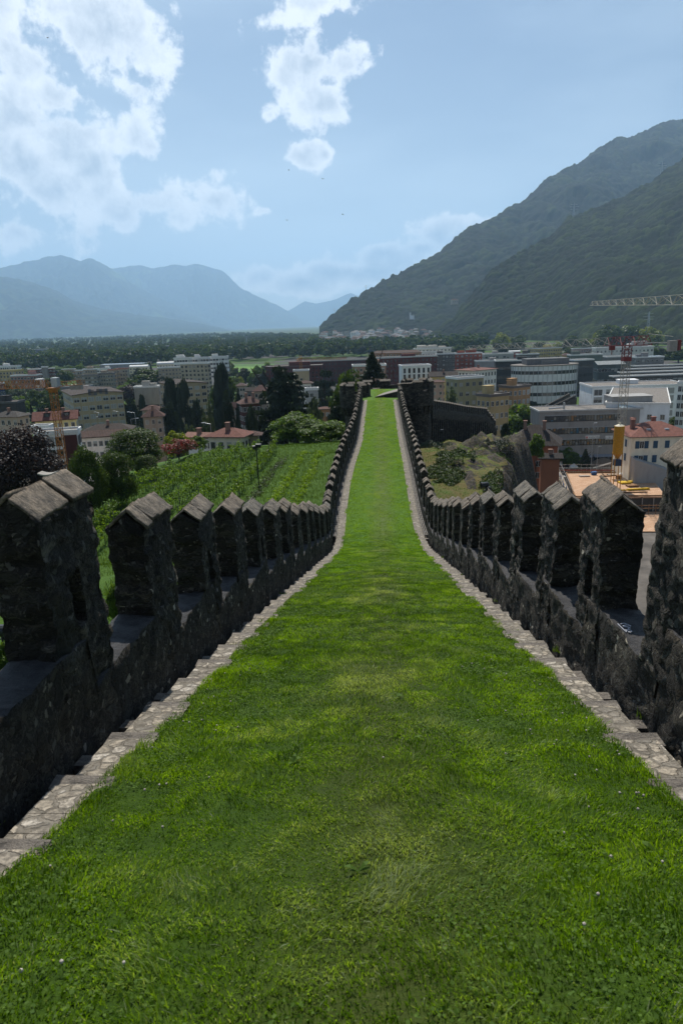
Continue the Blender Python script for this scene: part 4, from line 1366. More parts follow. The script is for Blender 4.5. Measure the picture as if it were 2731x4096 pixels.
ROWS = [(-13.50, 56, 87.0, 'nearest the meadow'),
        (-15.95, 51, 88.0, 'second from the meadow'),
        (-18.40, 47, 88.0, 'third from the meadow'),
        (-20.85, 44, 87.0, 'fourth from the meadow'),
        (-23.30, 43, 86.0, 'fifth from the meadow'),
        (-25.75, 42, 82.0, 'furthest left, below the dark evergreens')]
ORD = ROWS
M_POST = paint((.14, .13, .115), .8, nm='weathered_post')
for ri, (q, s0, s1, lab) in enumerate(ROWS):
    root = empty('vine_row', (*[float(v) for v in w2(s0, q)], float(hill_h(np.array([s0]), np.array([q]))[0])), 0,
                 'leafy vine row %s in the vineyard' % lab, 'vine row', 'vine rows in the vineyard')
    rs = np.random.RandomState(400 + ri)
    ox, oy, oz = root.location
    pts, stems = [], []
    s = s0
    while s < s1:
        z = float(hill_h(np.array([s]), np.array([q]))[0])
        hh = rs.uniform(1.2, 2.0)
        if rs.uniform() < .93:
            for k in range(14):
                zz = rs.uniform(.45, 1) * hh
                ss = s + rs.normal(0, .26); x, y = w2(ss, q + rs.normal(0, .2))
                pts.append((x - ox, y - oy, z + zz - oz))
            x, y = w2(s, q); stems.append(((x - ox, y - oy, z - oz - .1), (x - ox + rs.uniform(-.1, .1), y - oy, z + .7 - oz)))
        s += rs.uniform(.75, 1.05)
    V, Q, T = leaf_mass(rs, np.array(pts, float), int(len(pts) * 7), .17, .088)
    mesh_np('foliage', V, Q, M_VINE, root, attrs={'tint': T})
    mb = MB()
    for a, b in stems: mb.bar(a, b, .025, n=5)
    t = mb.build('stem', M_BARK, root); t['kind'] = 'stuff'
    s = s0 - .3
    while s < s1 + .5:
        x, y = w2(s, q); z = float(hill_h(np.array([s]), np.array([q]))[0])
        mb = MB(); mb.bar((0, 0, -.2), (0, 0, 1.9), .035, n=6)
        mb.build('post', M_POST, root, loc=(x - ox, y - oy, z - oz))
        s += 6.2

for ri, (q, s0, s1, lab, dens, col) in enumerate([(-11.8, 50, 80, 'sparse pale row of young plants beside the vines', 5, M_LEAFG), (-9.6, 48, 83, 'low leafy crop row in the middle of the meadow', 11, M_CROP), (-7.6, 46, 82, 'low leafy crop row nearest the left parapet', 11, M_CROP)]):
    rs = np.random.RandomState(420 + ri)
    pts = []
    for s in np.arange(s0, s1, .22):
        for k in range(3):
            qq = q + rs.normal(0, .28); ss = s + rs.normal(0, .2)
            pts.append((*w2(ss, qq), float(hill_h(np.array([ss]), np.array([qq]))[0]) + rs.uniform(.05, .38)))
    V, Q, T = leaf_mass(rs, np.array(pts, float), len(pts) * dens, .16, .075)
    tag(mesh_np('crop_row', V, Q, col, attrs={'tint': T}), lab, 'crop row', 'crop rows on the meadow')

# long meadow grass on the hill, both sides
def blades(P, h, w, rs, tint, lean=.5):
    n = len(P)
    a = rs.uniform(0, 2 * np.pi, n); la = rs.uniform(0, 2 * np.pi, n)
    u = np.stack([np.cos(a), np.sin(a), 0 * a], 1) * (w * .5)[:, None]
    ln = rs.normal(0, lean, n)
    t = np.stack([np.cos(la) * ln * h, np.sin(la) * ln * h, h], 1)
    m = P + t * np.array([.38, .38, .58])
    V = np.stack([P - u, P + u, m + u * .8, m - u * .8, P + t], 1).reshape(-1, 3)
    i = np.arange(n)[:, None] * 5
    return V, [i + np.array([[0, 1, 2, 3]]), i + np.array([[3, 2, 4]])], np.repeat(tint, 5)


M_MEAD = leafy('meadow_grass', (.025, .06, .007), (.095, .165, .022), .45)
rs = np.random.RandomState(77)
n = 70000
s = rs.uniform(36, 92, n); q = -rs.uniform(2.7, 27, n) ** 1.0
k = 60000
s2 = rs.uniform(38, 100, k); q2 = rs.uniform(3, 22, k)
keep = (fbm(np.stack([s2 * .25, q2 * .25, 0 * s2], 1), 3, 3) > -.02)
s = np.concatenate([s, s2[keep]]); q = np.concatenate([q, q2[keep]])
s3 = rs.uniform(8, 40, 30000); q3 = -rs.uniform(2.8, 15, 30000)
s = np.concatenate([s, s3]); q = np.concatenate([q, q3])
x, y = w2(s, q); z = hill_h(s, q)
V, F, T = blades(np.stack([x, y, z - .02], 1), np.where(q > 0, rs.uniform(.05, .16, len(x)), rs.uniform(.1, .32, len(x))), np.full(len(x), .03), rs, rs.uniform(0, 1, len(x)), .45)
tag(mesh_np('meadow_grass', V, F, M_MEAD, attrs={'tint': T}), kind='stuff')

# ivy and bramble on the rocky right side
def ivy(name, s0, q0, rs_, rq, n, label, rot=0., mat=None):
    rs = np.random.RandomState(int(s0 * 10 + q0))
    a = rs.uniform(0, 2 * np.pi, n); r = np.sqrt(rs.uniform(0, 1, n))
    ds, dq = r * np.cos(a) * rs_, r * np.sin(a) * rq
    c, s_ = math.cos(rot), math.sin(rot)
    ss = s0 + ds * c - dq * s_; qq = q0 + ds * s_ + dq * c
    keep = fbm(np.stack([ss * .33, qq * .4, 0 * ss], 1), 3, 5) > -.12 - .3 * (1 - r)
    ss, qq, r = ss[keep], qq[keep], r[keep]
    x, y = w2(ss, qq); z = hill_h(ss, qq) + rs.uniform(0, 1, len(ss)) * (.5 * (1 - r ** 2) + .12) * (1 + fbm(np.stack([ss, qq, 0 * ss], 1), 2, 6))
    C = np.stack([x, y, z], 1); N_ = np.tile([-.2, -.4, .8], (len(C), 1))
    V, Q, T = leaves(C, N_, np.full(len(C), .085), rs, np.clip(rs.normal(.3, .3, len(C)), 0, 1), .7)
    tag(mesh_np(name, V, Q, mat or M_LEAF, attrs={'tint': T}), label, 'bush')
ivy('ivy_bush', 70, 7.0, 10, 2.6, 24000, 'large ivy covered bush on the rocky slope right of the walk', .25)
ivy('ivy_bush', 61, 9.8, 4, 1.1, 2600, 'small ivy patch in a rock cleft below the big ivy bush', .25)
ivy('bramble', 90, 16.0, 6, 2.0, 6000, 'dark bramble hanging along the edge of the rock cliff', -.2, M_LEAFD)
ivy('ivy_bush', 84, 6.3, 2.5, 2.4, 1500, 'brown green scrub at the foot of the round tower', 0., M_LEAFG)

# --- many more garden and street trees between the houses
def fill_trees():
    rs = random.Random(55)
    spots = []
    def band(r, x0, x1, y0, y1, n, w0, w1, kinds, lab, grp):
        for i in range(n):
            x, y = rs.uniform(x0, x1), rs.uniform(y0, y1)
            px, py = RG[r](x, y); base = at_z(px, py, 0.)
            w = rs.uniform(w0, w1); h = w * rs.uniform(.9, 1.35)
            hp = h * 4 * FPX / base.y; wp = w * 4 * FPX / base.y
            tree(rs.choice(kinds), (px - wp / 2, py - hp, px + wp / 2, py - hp * .1), base.y, lab, group=grp)
    G1 = 'garden trees among the houses of the left town'; L1 = 'green garden tree among the houses of the left town'
    band('1', 0, 560, 640, 900, 16, 8, 13, ('round', 'dark', 'bright', 'round'), L1, G1)
    band('1', 560, 1568, 870, 1010, 16, 6, 10, ('round', 'dark', 'grey'), L1, G1)
    band('1', 1100, 1568, 560, 760, 12, 8, 13, ('round', 'bright', 'dark'), L1, G1)
    band('2', 0, 700, 700, 960, 26, 7, 12, ('dark', 'round', 'grey', 'dark'), L1, G1)
    band('2', 480, 1350, 560, 760, 26, 8, 14, ('dark', 'round', 'dark'), L1, G1)
    band('2', 760, 1400, 800, 960, 14, 7, 11, ('dark', 'round'), L1, G1)
    G2 = 'street trees between the far apartment blocks'; L2 = 'small far tree between the apartment blocks'
    band('1', 0, 1568, 470, 560, 26, 9, 14, ('round', 'dark', 'bright'), L2, G2)
    band('2', 0, 900, 470, 560, 16, 9, 14, ('round', 'dark', 'bright'), L2, G2)
    G3 = 'street trees among the offices of the right town'; L3 = 'green street tree among the offices of the right town'
    band('3', 950, 1568, 470, 640, 10, 7, 11, ('round', 'dark'), L3, G3)
    band('4', 0, 640, 470, 720, 14, 7, 11, ('round', 'dark', 'bright'), L3, G3)
    band('4', 0, 1568, 270, 345, 22, 10, 15, ('round', 'dark'), L3, G3)
    band('3', 0, 1568, 240, 300, 22, 11, 16, ('round', 'dark'), L3, G3)
fill_trees()

# cover trees in front of the lower floors
for (r, x0, y0, x1, y1, k) in [('1', 1280, 880, 1410, 1030, 'dark'), ('1', 1395, 850, 1510, 1010, 'round'), ('1', 1180, 900, 1290, 1020, 'grey'), ('2', 555, 720, 660, 880, 'dark'), ('2', 690, 690, 800, 860, 'round'), ('2', 1030, 600, 1150, 800, 'dark'),
                               ('2', 1130, 640, 1250, 800, 'round'), ('2', 1230, 640, 1340, 800, 'dark'), ('2', 430, 760, 520, 930, 'dark'), ('2', -40, 740, 70, 900, 'round'), ('1', 640, 930, 760, 1010, 'grey'), ('1', 1130, 880, 1230, 1000, 'round')]:
    tree(k, RB(r, x0, y0, x1, y1), 175, 'green garden tree among the houses of the left town', group='garden trees among the houses of the left town')

# dark mass of old garden trees between the vineyard and the cedar
for (x0, y0, x1, y1, k) in [(370, 600, 540, 900, 'dark'), (580, 690, 770, 930, 'dark'), (1140, 620, 1340, 860, 'dark'), (-160, 640, 10, 920, 'dark'), (120, 640, 260, 900, 'dark'), (820, 760, 1000, 960, 'dark'), (180, 820, 330, 980, 'round'), (690, 840, 850, 990, 'dark')]:
    tree(k, RB('2', x0, y0, x1, y1), 150, 'dark old garden tree in the belt behind the vineyard', group='dark garden trees behind the vineyard')

# gap shrub: greenery seen through the first openings of the left parapet
tree('bright', (415, 2330, 500, 2520), 15.5, 'small leafy green shrub seen through the gap after the first left merlon', 'shrub', 'shrub', keep=True)
tree('bright', (-60, 2560, 70, 2760), 19.0, 'small leafy green shrub behind the floodlight cluster at the left edge', 'shrub', 'shrub', keep=True)
# ------------------------------------------------------------------ buildings
def mat_tiles(name, c, scale=1.0):
    t = NT(name)
    v = t.coords('Object', True)
    w1 = t.n('ShaderNodeTexWave', wave_type='BANDS', bands_direction='X'); t.L.new(v, w1.inputs[0]); w1.inputs['Scale'].default_value = .9 / scale
    w1.inputs['Distortion'].default_value = .6; w1.inputs['Detail'].default_value = 1
    n = t.noise(v, 1.5, 5, .7).outputs[0]
    c = np.array(lin(c)[:3]); c = (c * .62 + c.mean() * .38) * .62
    col = t.ramp(n, [(.3, tuple(c * .6)), (.5, tuple(c)), (.72, tuple(c * 1.35))])
    col = t.mix(t.math('MULTIPLY', w1.outputs['Fac'], .35), col, (*(c * .4), 1))
    return t.done(t.bsdf(col, .85, t.bump(w1.outputs['Fac'], .05, .7), spec=.2))


def mat_glass():
    t = NT('window_glass')
    oi = t.n('ShaderNodeObjectInfo').outputs['Random']
    n = t.noise(t.world(), .35, 2).outputs[0]
    c = t.ramp(t.math('ADD', t.math('MULTIPLY', oi, .5), t.math('MULTIPLY', n, .5)), [(.3, (.008, .01, .012)), (.6, (.03, .035, .04)), (.8, (.08, .085, .09))])
    return t.done(t.bsdf(c, .12, spec=.6))


def mat_wall(c):
    k = ('wall', c)
    if k not in MATC:
        t = NT('plastered_wall')
        v = t.coords('Object', True)
        a = np.array(lin(c)[:3]); a = a * .72 + a.mean() * .28; a = a * .92 if a.mean() < .45 else np.minimum(a * 1.25, .8)
        n = t.noise(t.mapping(v, (1, 1, .35)), .6, 6, .65).outputs[0]
        MATC[k] = t.done(t.bsdf(t.ramp(n, [(.28, tuple(a * .78)), (.5, tuple(a)), (.75, tuple(a * 1.12))]), .9, spec=.15))
    return MATC[k]


def roofm(c):
    k = ('tile', c)
    if k not in MATC: MATC[k] = mat_tiles('clay_tile_roof', c)
    return MATC[k]


M_GLASS = mat_glass()
M_GRAVEL = plain('gravel_roof', (.20, .18, .16), .95, var=.3, scale=2.)
M_WHITE = paint((.7, .7, .68), .7, nm='white_paint')
M_METAL = paint((.4, .42, .44), .4, .6, nm='sheet_metal')
M_DARK = paint((.025, .025, .028), .6, nm='dark_metal')
WINC = {}


def win_mesh(w, h, frame, blind):
    """a window unit: frame, recessed glass, optional roller blind; faces -y, origin at its sill centre"""
    k = (round(w, 2), round(h, 2), frame, blind)
    if k in WINC: return WINC[k]
    mb = MB(); f = min(.09, w * .12)
    for a in ((-w / 2, -.06, 0, w / 2, .05, f), (-w / 2, -.06, h - f, w / 2, .05, h), (-w / 2, -.06, f, -w / 2 + f, .05, h - f), (w / 2 - f, -.06, f, w / 2, .05, h - f)):
        mb.box(*a, 0)
    if w > 1.0: mb.box(-f / 2, -.05, f, f / 2, .05, h - f, 0)
    hb = {0: 0, 1: .45, 2: .96}[blind] * (h - 2 * f)
    mb.box(-w / 2 + f, -.015, f, w / 2 - f, .05, h - f - hb if blind < 2 else f + .01, 1)
    if hb: mb.box(-w / 2 + f, -.035, h - f - hb, w / 2 - f, .04, h - f, 2)
    o = mb.build('window', [paint(frame, .6, nm='window_frame'), M_GLASS, paint((.36, .35, .32), .8, nm='roller_blind')])
    me = o.data; bpy.data.objects.remove(o); WINC[k] = me
    return me


def add_windows(root, a, b, h, rs, cols, rows, ww, wh, faces='flr', z0=.9, frame=(.5, .5, .48), blindp=.3, x0=None, x1=None, cap=60, topgap=.3, fh=None):
    """windows as parts on the front (-y), left (-x), right (+x) faces of an a x b x h body"""
    n = 0
    if fh is None: fh = (h - topgap) / rows
    else: rows = max(1, min(rows + 2, int((h - .4) / fh)))
    ztop = h - topgap - fh + max(.3, (fh - min(wh, fh * .8)) * .55)
    spec = {'f': (a, 0, (0, -b / 2)), 'l': (b, -math.pi / 2, (-a / 2, 0)), 'r': (b, math.pi / 2, (a / 2, 0))}
    for fc in faces:
        ln, rz, (cx, cy) = spec[fc]
        # is this face turned to the viewer?
        th = root.rotation_euler.z + rz
        nx, ny = math.sin(th), -math.cos(th)
        wx = root.location.x + math.cos(root.rotation_euler.z) * cx - math.sin(root.rotation_euler.z) * cy
        wy = root.location.y + math.sin(root.rotation_euler.z) * cx + math.cos(root.rotation_euler.z) * cy
        if nx * -wx + ny * -wy <= 0: continue
        nc = cols if fc == 'f' else max(1, int(round(cols * b / a)))
        while nc * rows > cap and nc > 1: nc -= 1
        for r in range(rows):
            for c in range(nc):
                if n >= 98: return
                me = win_mesh(min(ww, ln / nc * .85), min(wh, fh * .8), frame, 0 if rs.random() > blindp else rs.choice((1, 2)))
                u = -ln / 2 + ln * (c + .5) / nc
                o = bpy.data.objects.new('window', me); link(o, root)
                o.location = (cx + math.cos(rz) * u, cy + math.sin(rz) * u, ztop - r * fh)
                o.rotation_euler = (0, 0, rz)
                n += 1


def ribbon(root, a, b, h, rows, wh, faces='flr', z0=1.0, pitch=1.4, mullion=(.06, .06, .06), inset=.02, margin=.6, rs=None, topgap=.5):
    spec = {'f': (a, 0, (0, -b / 2)), 'l': (b, -math.pi / 2, (-a / 2, 0)), 'r': (b, math.pi / 2, (a / 2, 0))}
    fh = (h - topgap) / rows
    for fc in faces:
        ln, rz, (cx, cy) = spec[fc]
        for r in range(rows):
            mb = MB(); L2 = ln / 2 - margin
            mb.box(-L2, -.02, .08, L2, .05, wh - .08, 1)
            mb.box(-L2, -.07, 0, L2, .05, .08, 0); mb.box(-L2, -.07, wh - .08, L2, .05, wh, 0)
            k = max(1, int(2 * L2 / pitch))
            for i in range(k + 1):
                u = -L2 + 2 * L2 * i / k
                mb.box(u - .05, -.06, .08, u + .05, .04, wh - .08, 0)
            o = mb.build('window_band', [paint(mullion, .6, nm='mullion'), M_GLASS], root)
            o.location = (cx, cy, r * fh + z0); o.rotation_euler = (0, 0, rz)


def roof_flat(root, a, b, h, over=.25, th=.45, mat=None, top=None):
    mb = MB()
    A, B = a / 2 + over, b / 2 + over
    mb.box(-A, -B, h + .003, A, -B + .3, h + th, 0); mb.box(-A, B - .3, h + .003, A, B, h + th, 0)
    mb.box(-A, -B + .3, h + .003, -A + .3, B - .3, h + th, 0); mb.box(A - .3, -B + .3, h + .003, A, B - .3, h + th, 0)
    mb.box(-A + .3, -B + .3, h + .003, A - .3, B - .3, h + th * .55, 1)
    return mb.build('roof', [mat or M_WHITE, top or M_GRAVEL], root)


def roof_hip(root, a, b, h, rise, mat, over=.7, ridge=None):
    A, B = a / 2 + over, b / 2 + over
    rl = max(0, (a - b) / 2) if a >= b else 0
    rw = max(0, (b - a) / 2) if b > a else 0
    mb = MB(); z0 = h; z1 = h + rise
    bot = [(-A, -B, z0), (A, -B, z0), (A, B, z0), (-A, B, z0)]
    e = [(-A, -B, z0 + .18), (A, -B, z0 + .18), (A, B, z0 + .18), (-A, B, z0 + .18)]
    mb.add(bot + e, [(3, 2, 1, 0), (0, 1, 5, 4), (1, 2, 6, 5), (2, 3, 7, 6), (3, 0, 4, 7)], 1)
    if a >= b:
        p = [(-rl, 0, z1), (rl, 0, z1)]
        mb.add(e + p, [(0, 1, 5, 4), (2, 3, 4, 5), (1, 2, 5), (3, 0, 4)], 0)
    else:
        p = [(0, -rw, z1), (0, rw, z1)]
        mb.add(e + p, [(0, 1, 4), (1, 2, 5, 4), (2, 3, 5), (3, 0, 4, 5)], 0)
    return mb.build('roof', [mat, paint((.16, .12, .09), .8, nm='eave_board')], root)


def roof_gable(root, a, b, h, rise, mat, along='x', over=.6, wallm=None):
    A, B = a / 2 + over, b / 2 + over
    mb = MB(); t = .2
    if along == 'x':
        e = [(-A, -B, h), (A, -B, h), (A, 0, h + rise), (-A, 0, h + rise), (-A, B, h), (A, B, h)]
        up = [(x, y, z + t) for x, y, z in e]
        mb.add(e + up, [(6, 7, 8, 9), (9, 8, 11, 10), (0, 3, 2, 1), (3, 4, 5, 2), (0, 1, 7, 6), (5, 4, 10, 11), (0, 6, 9, 3), (3, 9, 10, 4), (1, 2, 8, 7), (2, 5, 11, 8)], 0)
        g = MB()
        k = rise * (1 - (b / 2) / B)
        for sx in (-1, 1):
            x = sx * (a / 2 - .003)
            x2 = sx * (a / 2 - .2)
            tri = [(x, -b / 2, h), (x, b / 2, h), (x, 0, h + rise - .05)]
            tri2 = [(x2, p[1], p[2]) for p in tri]
            g.hexa(tri if sx < 0 else tri[::-1], tri2 if sx < 0 else tri2[::-1])
    else:
        e = [(-A, -B, h), (-A, B, h), (0, B, h + rise), (0, -B, h + rise), (A, -B, h), (A, B, h)]
        up = [(x, y, z + t) for x, y, z in e]
        mb.add(e + up, [(6, 9, 8, 7), (9, 10, 11, 8), (0, 1, 2, 3), (3, 2, 5, 4), (0, 6, 7, 1), (4, 5, 11, 10), (0, 3, 9, 6), (3, 4, 10, 9), (1, 7, 8, 2), (2, 8, 11, 5)], 0)
        g = MB()
        for sy in (-1, 1):
            y = sy * (b / 2 - .003); y2 = sy * (b / 2 - .2)
            tri = [(-a / 2, y, h), (a / 2, y, h), (0, y, h + rise - .05)]
            tri2 = [(p[0], y2, p[2]) for p in tri]
            g.hexa(tri2 if sy < 0 else tri, tri if sy < 0 else tri2)
    r = mb.build('roof', mat, root)
    g.build('gable', wallm, root)
    return r


BRS = random.Random(99)


def house(r, x0, x1, yt, yb, label, wall, name='apartment_block', cat='building', yaw=0., ratio=.5, kind='flat', roof=None, rise=.3, Y=None,
          win=(6, 4, 1.3, 1.5), faces='flr', band=None, frame=(.5, .5, .48), blind=.3, zb=0.0, trim=None, chimneys=0, boxes=0, balc=0, along='x', over=None, hpx=None, cap=60, top=None, roofname=None):
    """a building from its outline in the photo: x0,x1 left and right limits, yt top, yb foot"""
    p0 = RG[r](x0, yb); p1 = RG[r](x1, yb); pt = RG[r]((x0 + x1) / 2, yt)
    xm = (p0[0] + p1[0]) / 2
    if Y is None: Y = at_z(xm, p0[1], zb).y
    A, B = at_y(p0[0], p0[1], Y), at_y(p1[0], p1[1], Y)
    W = B.x - A.x
    th = R(yaw)
    # extents of an a x b box seen from the viewer's bearing
    bear = math.atan2((A.x + B.x) / 2, Y)
    rel = th + bear
    ca, sa = abs(math.cos(rel)), abs(math.sin(rel))
    Wp = W * math.cos(bear)
    a = Wp / (ca + ratio * sa); b = a * ratio
    H = at_y(xm, pt[1], Y).z - zb
    depth = (a * sa + b * ca) / 2
    f = (Y + depth) / Y
    a *= (1 + (f - 1) * .6); b *= (1 + (f - 1) * .6)
    cx, cy = (A.x + B.x) / 2 * f, Y * f
    H = (at_y(xm, pt[1], Y * f if kind != 'flat' else Y + depth * (1.5 if Y < 360 else .6)).z - zb)
    root = empty(name, (cx, cy, zb), th, label, cat)
    hw = H
    vis = at_y(xm, pt[1], Y).z - at_y(xm, p0[1], Y).z          # height of the part the photo shows
    vis = min(vis, H)
    if kind in ('hip', 'gable'): hw = H - max(min(1.0, vis * .3), vis * rise - b * .11)
    elif kind == 'vault': hw = H - vis * .22
    wm = mat_wall(wall)
    mb = MB(); mb.box(-a / 2, -b / 2, -1.0, a / 2, b / 2, hw, 0)
    mb.build('wall', wm, root)
    tm = paint(trim, .7, nm='roof_edge') if trim else None
    if kind == 'flat': roof_flat(root, a, b, hw, .25 if over is None else over, max(.4, min(.8, H * .05)), tm, top)
    elif kind == 'hip': roof_hip(root, a, b, hw, H - hw, roofm(roof), over if over is not None else .8)
    elif kind == 'gable': roof_gable(root, a, b, hw, H - hw, roofm(roof), along, over if over is not None else .7, wm)
    elif kind == 'vault':
        mb = MB(); n = 10
        for k in range(3):
            xa, xb = -a / 2 + a * k / 3 + .05, -a / 2 + a * (k + 1) / 3 - .05
            vs = []
            for j in range(n + 1):
                an = math.pi * j / n
                vs += [(xa, -math.cos(an) * b / 2, hw + .01 + math.sin(an) * (H - hw)), (xb, -math.cos(an) * b / 2, hw + .01 + math.sin(an) * (H - hw))]
            mb.add(vs, [(2 * j, 2 * j + 1, 2 * j + 3, 2 * j + 2) for j in range(n)] + [tuple(range(0, 2 * n + 2, 2))[::-1], tuple(range(1, 2 * n + 2, 2))])
        mb.build('roof', paint((.6, .6, .58), .5, nm='pale_roof'), root)
    for k in range(chimneys):
        mb = MB(); x = (-.25 + .5 * (k + .5) / max(1, chimneys) * 2 - .25) * a * .8; y = -b * .12
        z = hw + (H - hw) * .4
        mb.box(x - .35, y - .35, z, x + .35, y + .35, H + .9); mb.box(x - .45, y - .45, H + .903, x + .45, y + .45, H + 1.05)
        mb.build('chimney', mat_wall((150, 110, 90)), root)
    for k in range(boxes):
        s_ = .5 + .5 * BRS.random(); x = (BRS.random() - .5) * a * .6; y = (BRS.random() - .3) * b * .4
        mb = MB(); w_ = a * .09 * s_ + 1; hh = 1.4 + 1.4 * BRS.random()
        mb.box(x - w_, y - w_ * .7, hw + .2, x + w_, y + w_ * .7, hw + .3 + hh); mb.box(x - w_ - .15, y - w_ * .7 - .15, hw + .303 + hh, x + w_ + .15, y + w_ * .7 + .15, hw + .45 + hh)
        mb.build('rooftop_unit', mat_wall(tuple(min(255, int(v * 1.02)) for v in wall)), root)
    if win:
        add_windows(root, a, b, hw, BRS, win[0], win[1], win[2], win[3], faces, frame=frame, blindp=blind, cap=cap, fh=max(2.6, (vis - (H - hw)) / win[1]))
    if band:
        ribbon(root, a, b, hw, band[0], band[1], faces)
    if balc:
        fh = hw / balc
        for r_ in range(1, balc):
            for sx in (-.27, .27):
                mb = MB(); bw = a * .11
                x = sx * a; z = r_ * fh
                mb.box(x - bw, -b / 2 - 1.3, z, x + bw, -b / 2 - .01, z + .15); mb.box(x - bw, -b / 2 - 1.3, z + .153, x + bw, -b / 2 - 1.2, z + 1.1)
                mb.build('balcony', mat_wall(tuple(int(v * .9) for v in wall)), root)
    root['dims'] = (a, b, hw)
    return root


BEIGE, CREAM, GREY, WHITE, BRICK, PINK, YEL, OCH, SAND = (176, 156, 126), (206, 190, 150), (140, 138, 134), (205, 204, 198), (112, 58, 44), (170, 118, 108), (196, 168, 105), (182, 136, 86), (190, 172, 140)
RED, BRN, GRB = (150, 78, 58), (84, 66, 56), (92, 84, 78)
# ---- left side, far to near
house('1', 0, 212, 372, 470, 'white flat roofed apartment block far left above the yellow one', WHITE, win=(9, 4, 1.6, 1.6), Y=640, boxes=2)
house('1', -40, 238, 412, 560, 'yellow apartment block with balconies at the left edge', YEL, win=(7, 6, 1.4, 1.5), Y=520, balc=6, yaw=-12, trim=(.5, .4, .15))
house('1', 115, 398, 455, 575, 'long pinkish red apartment block behind the orange crane jib', PINK, win=(8, 4, 1.5, 1.4), Y=470, boxes=1)
house('1', 272, 400, 400, 540, 'left dark red brick apartment wing beside a grey tower', BRICK, win=(4, 5, 1.4, 1.4), Y=540)
house('1', 398, 456, 380, 540, 'narrow grey stair tower between two brick wings', (150, 145, 140), name='stair_tower', cat='tower', win=None, Y=536, ratio=.9)
house('1', 454, 514, 392, 540, 'right dark red brick apartment wing beside a grey tower', BRICK, win=(3, 5, 1.4, 1.4), Y=540, ratio=.8)
house('1', 560, 690, 398, 450, 'ochre low block behind the round dark crown', (180, 140, 100), win=(6, 2, 1.6, 1.4), Y=700)
house('1', 690, 760, 412, 530, 'first narrow beige apartment wing of the stepped row', BEIGE, win=(3, 5, 1.2, 1.4), Y=500, balc=5)
house('1', 745, 900, 455, 545, 'grey beige lower wing in front of the stepped apartment row', (150, 138, 120), win=(5, 3, 1.5, 1.5), Y=480, trim=(.2, .19, .18))
house('1', 760, 890, 400, 540, 'second beige apartment wing of the stepped row', BEIGE, win=(5, 5, 1.2, 1.4), Y=520, boxes=2)
house('1', 890, 1045, 440, 545, 'dark roofed beige wing in the middle of the stepped row', (165, 148, 124), win=(6, 4, 1.3, 1.5), Y=485, trim=(.15, .14, .13), boxes=1)
house('1', 985, 1072, 404, 540, 'third tall beige apartment wing of the stepped row', BEIGE, win=(3, 5, 1.2, 1.4), Y=500, trim=(.4, .2, .15))
house('1', 1065, 1172, 395, 530, 'fourth beige apartment wing with red roof edge', SAND, win=(4, 5, 1.3, 1.4), Y=505, trim=(.4, .2, .15), balc=5)
house('1', 880, 1005, 395, 470, 'small white flat block behind the stepped beige row', WHITE, win=(5, 3, 1.6, 1.4), Y=580, boxes=1)
house('1', 905, 1330, 352, 420, 'long hall with pale blue roof far behind the beige row', (150, 150, 150), name='factory_hall', win=(14, 1, 2.5, 1.5), Y=760, ratio=.35, top=paint((.28, .36, .45), .4, nm='blue_sheet_roof'))
house('1', 1165, 1352, 358, 440, 'cream block with left white vaulted roof', CREAM, kind='vault', win=(6, 3, 1.4, 1.4), Y=640, ratio=.4)
house('1', 1412, 1580, 328, 430, 'cream block with right white vaulted roof', CREAM, kind='vault', win=(6, 3, 1.4, 1.4), Y=620, ratio=.4)
house('1', 1430, 1640, 384, 520, 'beige apartment block with small dark windows at the end of the row', BEIGE, win=(7, 5, 1.2, 1.3), Y=500, yaw=14)
house('2', 60, 330, 350, 500, 'large beige apartment slab with rows of small windows', SAND, win=(13, 6, 1.3, 1.5), Y=440, yaw=-10, ratio=.25, frame=(.2, .18, .16))
house('2', 0, 165, 300, 420, 'white terrace block rising behind the beige slab', WHITE, win=(6, 3, 2.0, 1.7), Y=560, boxes=3)
house('2', 140, 325, 297, 400, 'white and grey penthouse block left of the meadow', (190, 190, 190), win=(7, 3, 2.0, 1.6), Y=570, boxes=2)
house('2', 320, 490, 288, 400, 'white penthouse block nearest the green meadow', WHITE, win=(6, 3, 2.0, 1.6), Y=580, boxes=1)
house('1', -90, 78, 528, 760, 'tall dark blue building cut by the left edge', (40, 62, 100), name='office_building', win=(3, 5, 1.6, 1.4), Y=330, ratio=.8)
house('1', 515, 850, 556, 640, 'grey hall with two tilted skylights behind the school', (128, 124, 118), name='hall', win=None, Y=420, ratio=.5, trim=(.3, .3, .3))
sch = house('1', 590, 1135, 572, 905, 'big school block with brown pitched roof and panel windows behind the orange crane', (188, 165, 120), name='school_building', Y=290, yaw=28, ratio=1.6, kind='gable', roof=BRN, rise=.2, along='y', win=(7, 4, 2.2, 1.9), cap=48, frame=(.55, .6, .65), blind=.8)
house('2', -120, 305, 497, 760, 'second gabled school block left of the tall dark conifer', (186, 160, 122), name='school_building', Y=300, yaw=28, ratio=1.5, kind='gable', roof=BRN, rise=.24, along='y', win=(6, 4, 2.0, 1.5), cap=30, frame=(.5, .5, .5))
house('1', 1220, 1475, 552, 735, 'low pale concrete hall with roof lights right of the school', (165, 162, 152), name='hall', win=None, band=(2, 1.0), Y=330, ratio=.6, boxes=3, top=paint((.6, .6, .56), .8, nm='pale_membrane'))
house('1', -60, 250, 690, 830, 'dark low hall with gravel roof at the left edge', (70, 68, 66), name='hall', win=None, Y=262, ratio=.7, boxes=2, trim=(.1, .1, .1))
house('1', -30, 292, 768, 985, 'beige house with grey hip roof at the left edge', (196, 172, 144), name='house', kind='hip', roof=GRB, rise=.3, win=(4, 2, 1.1, 1.5), Y=205, yaw=-14, ratio=.6, chimneys=1)
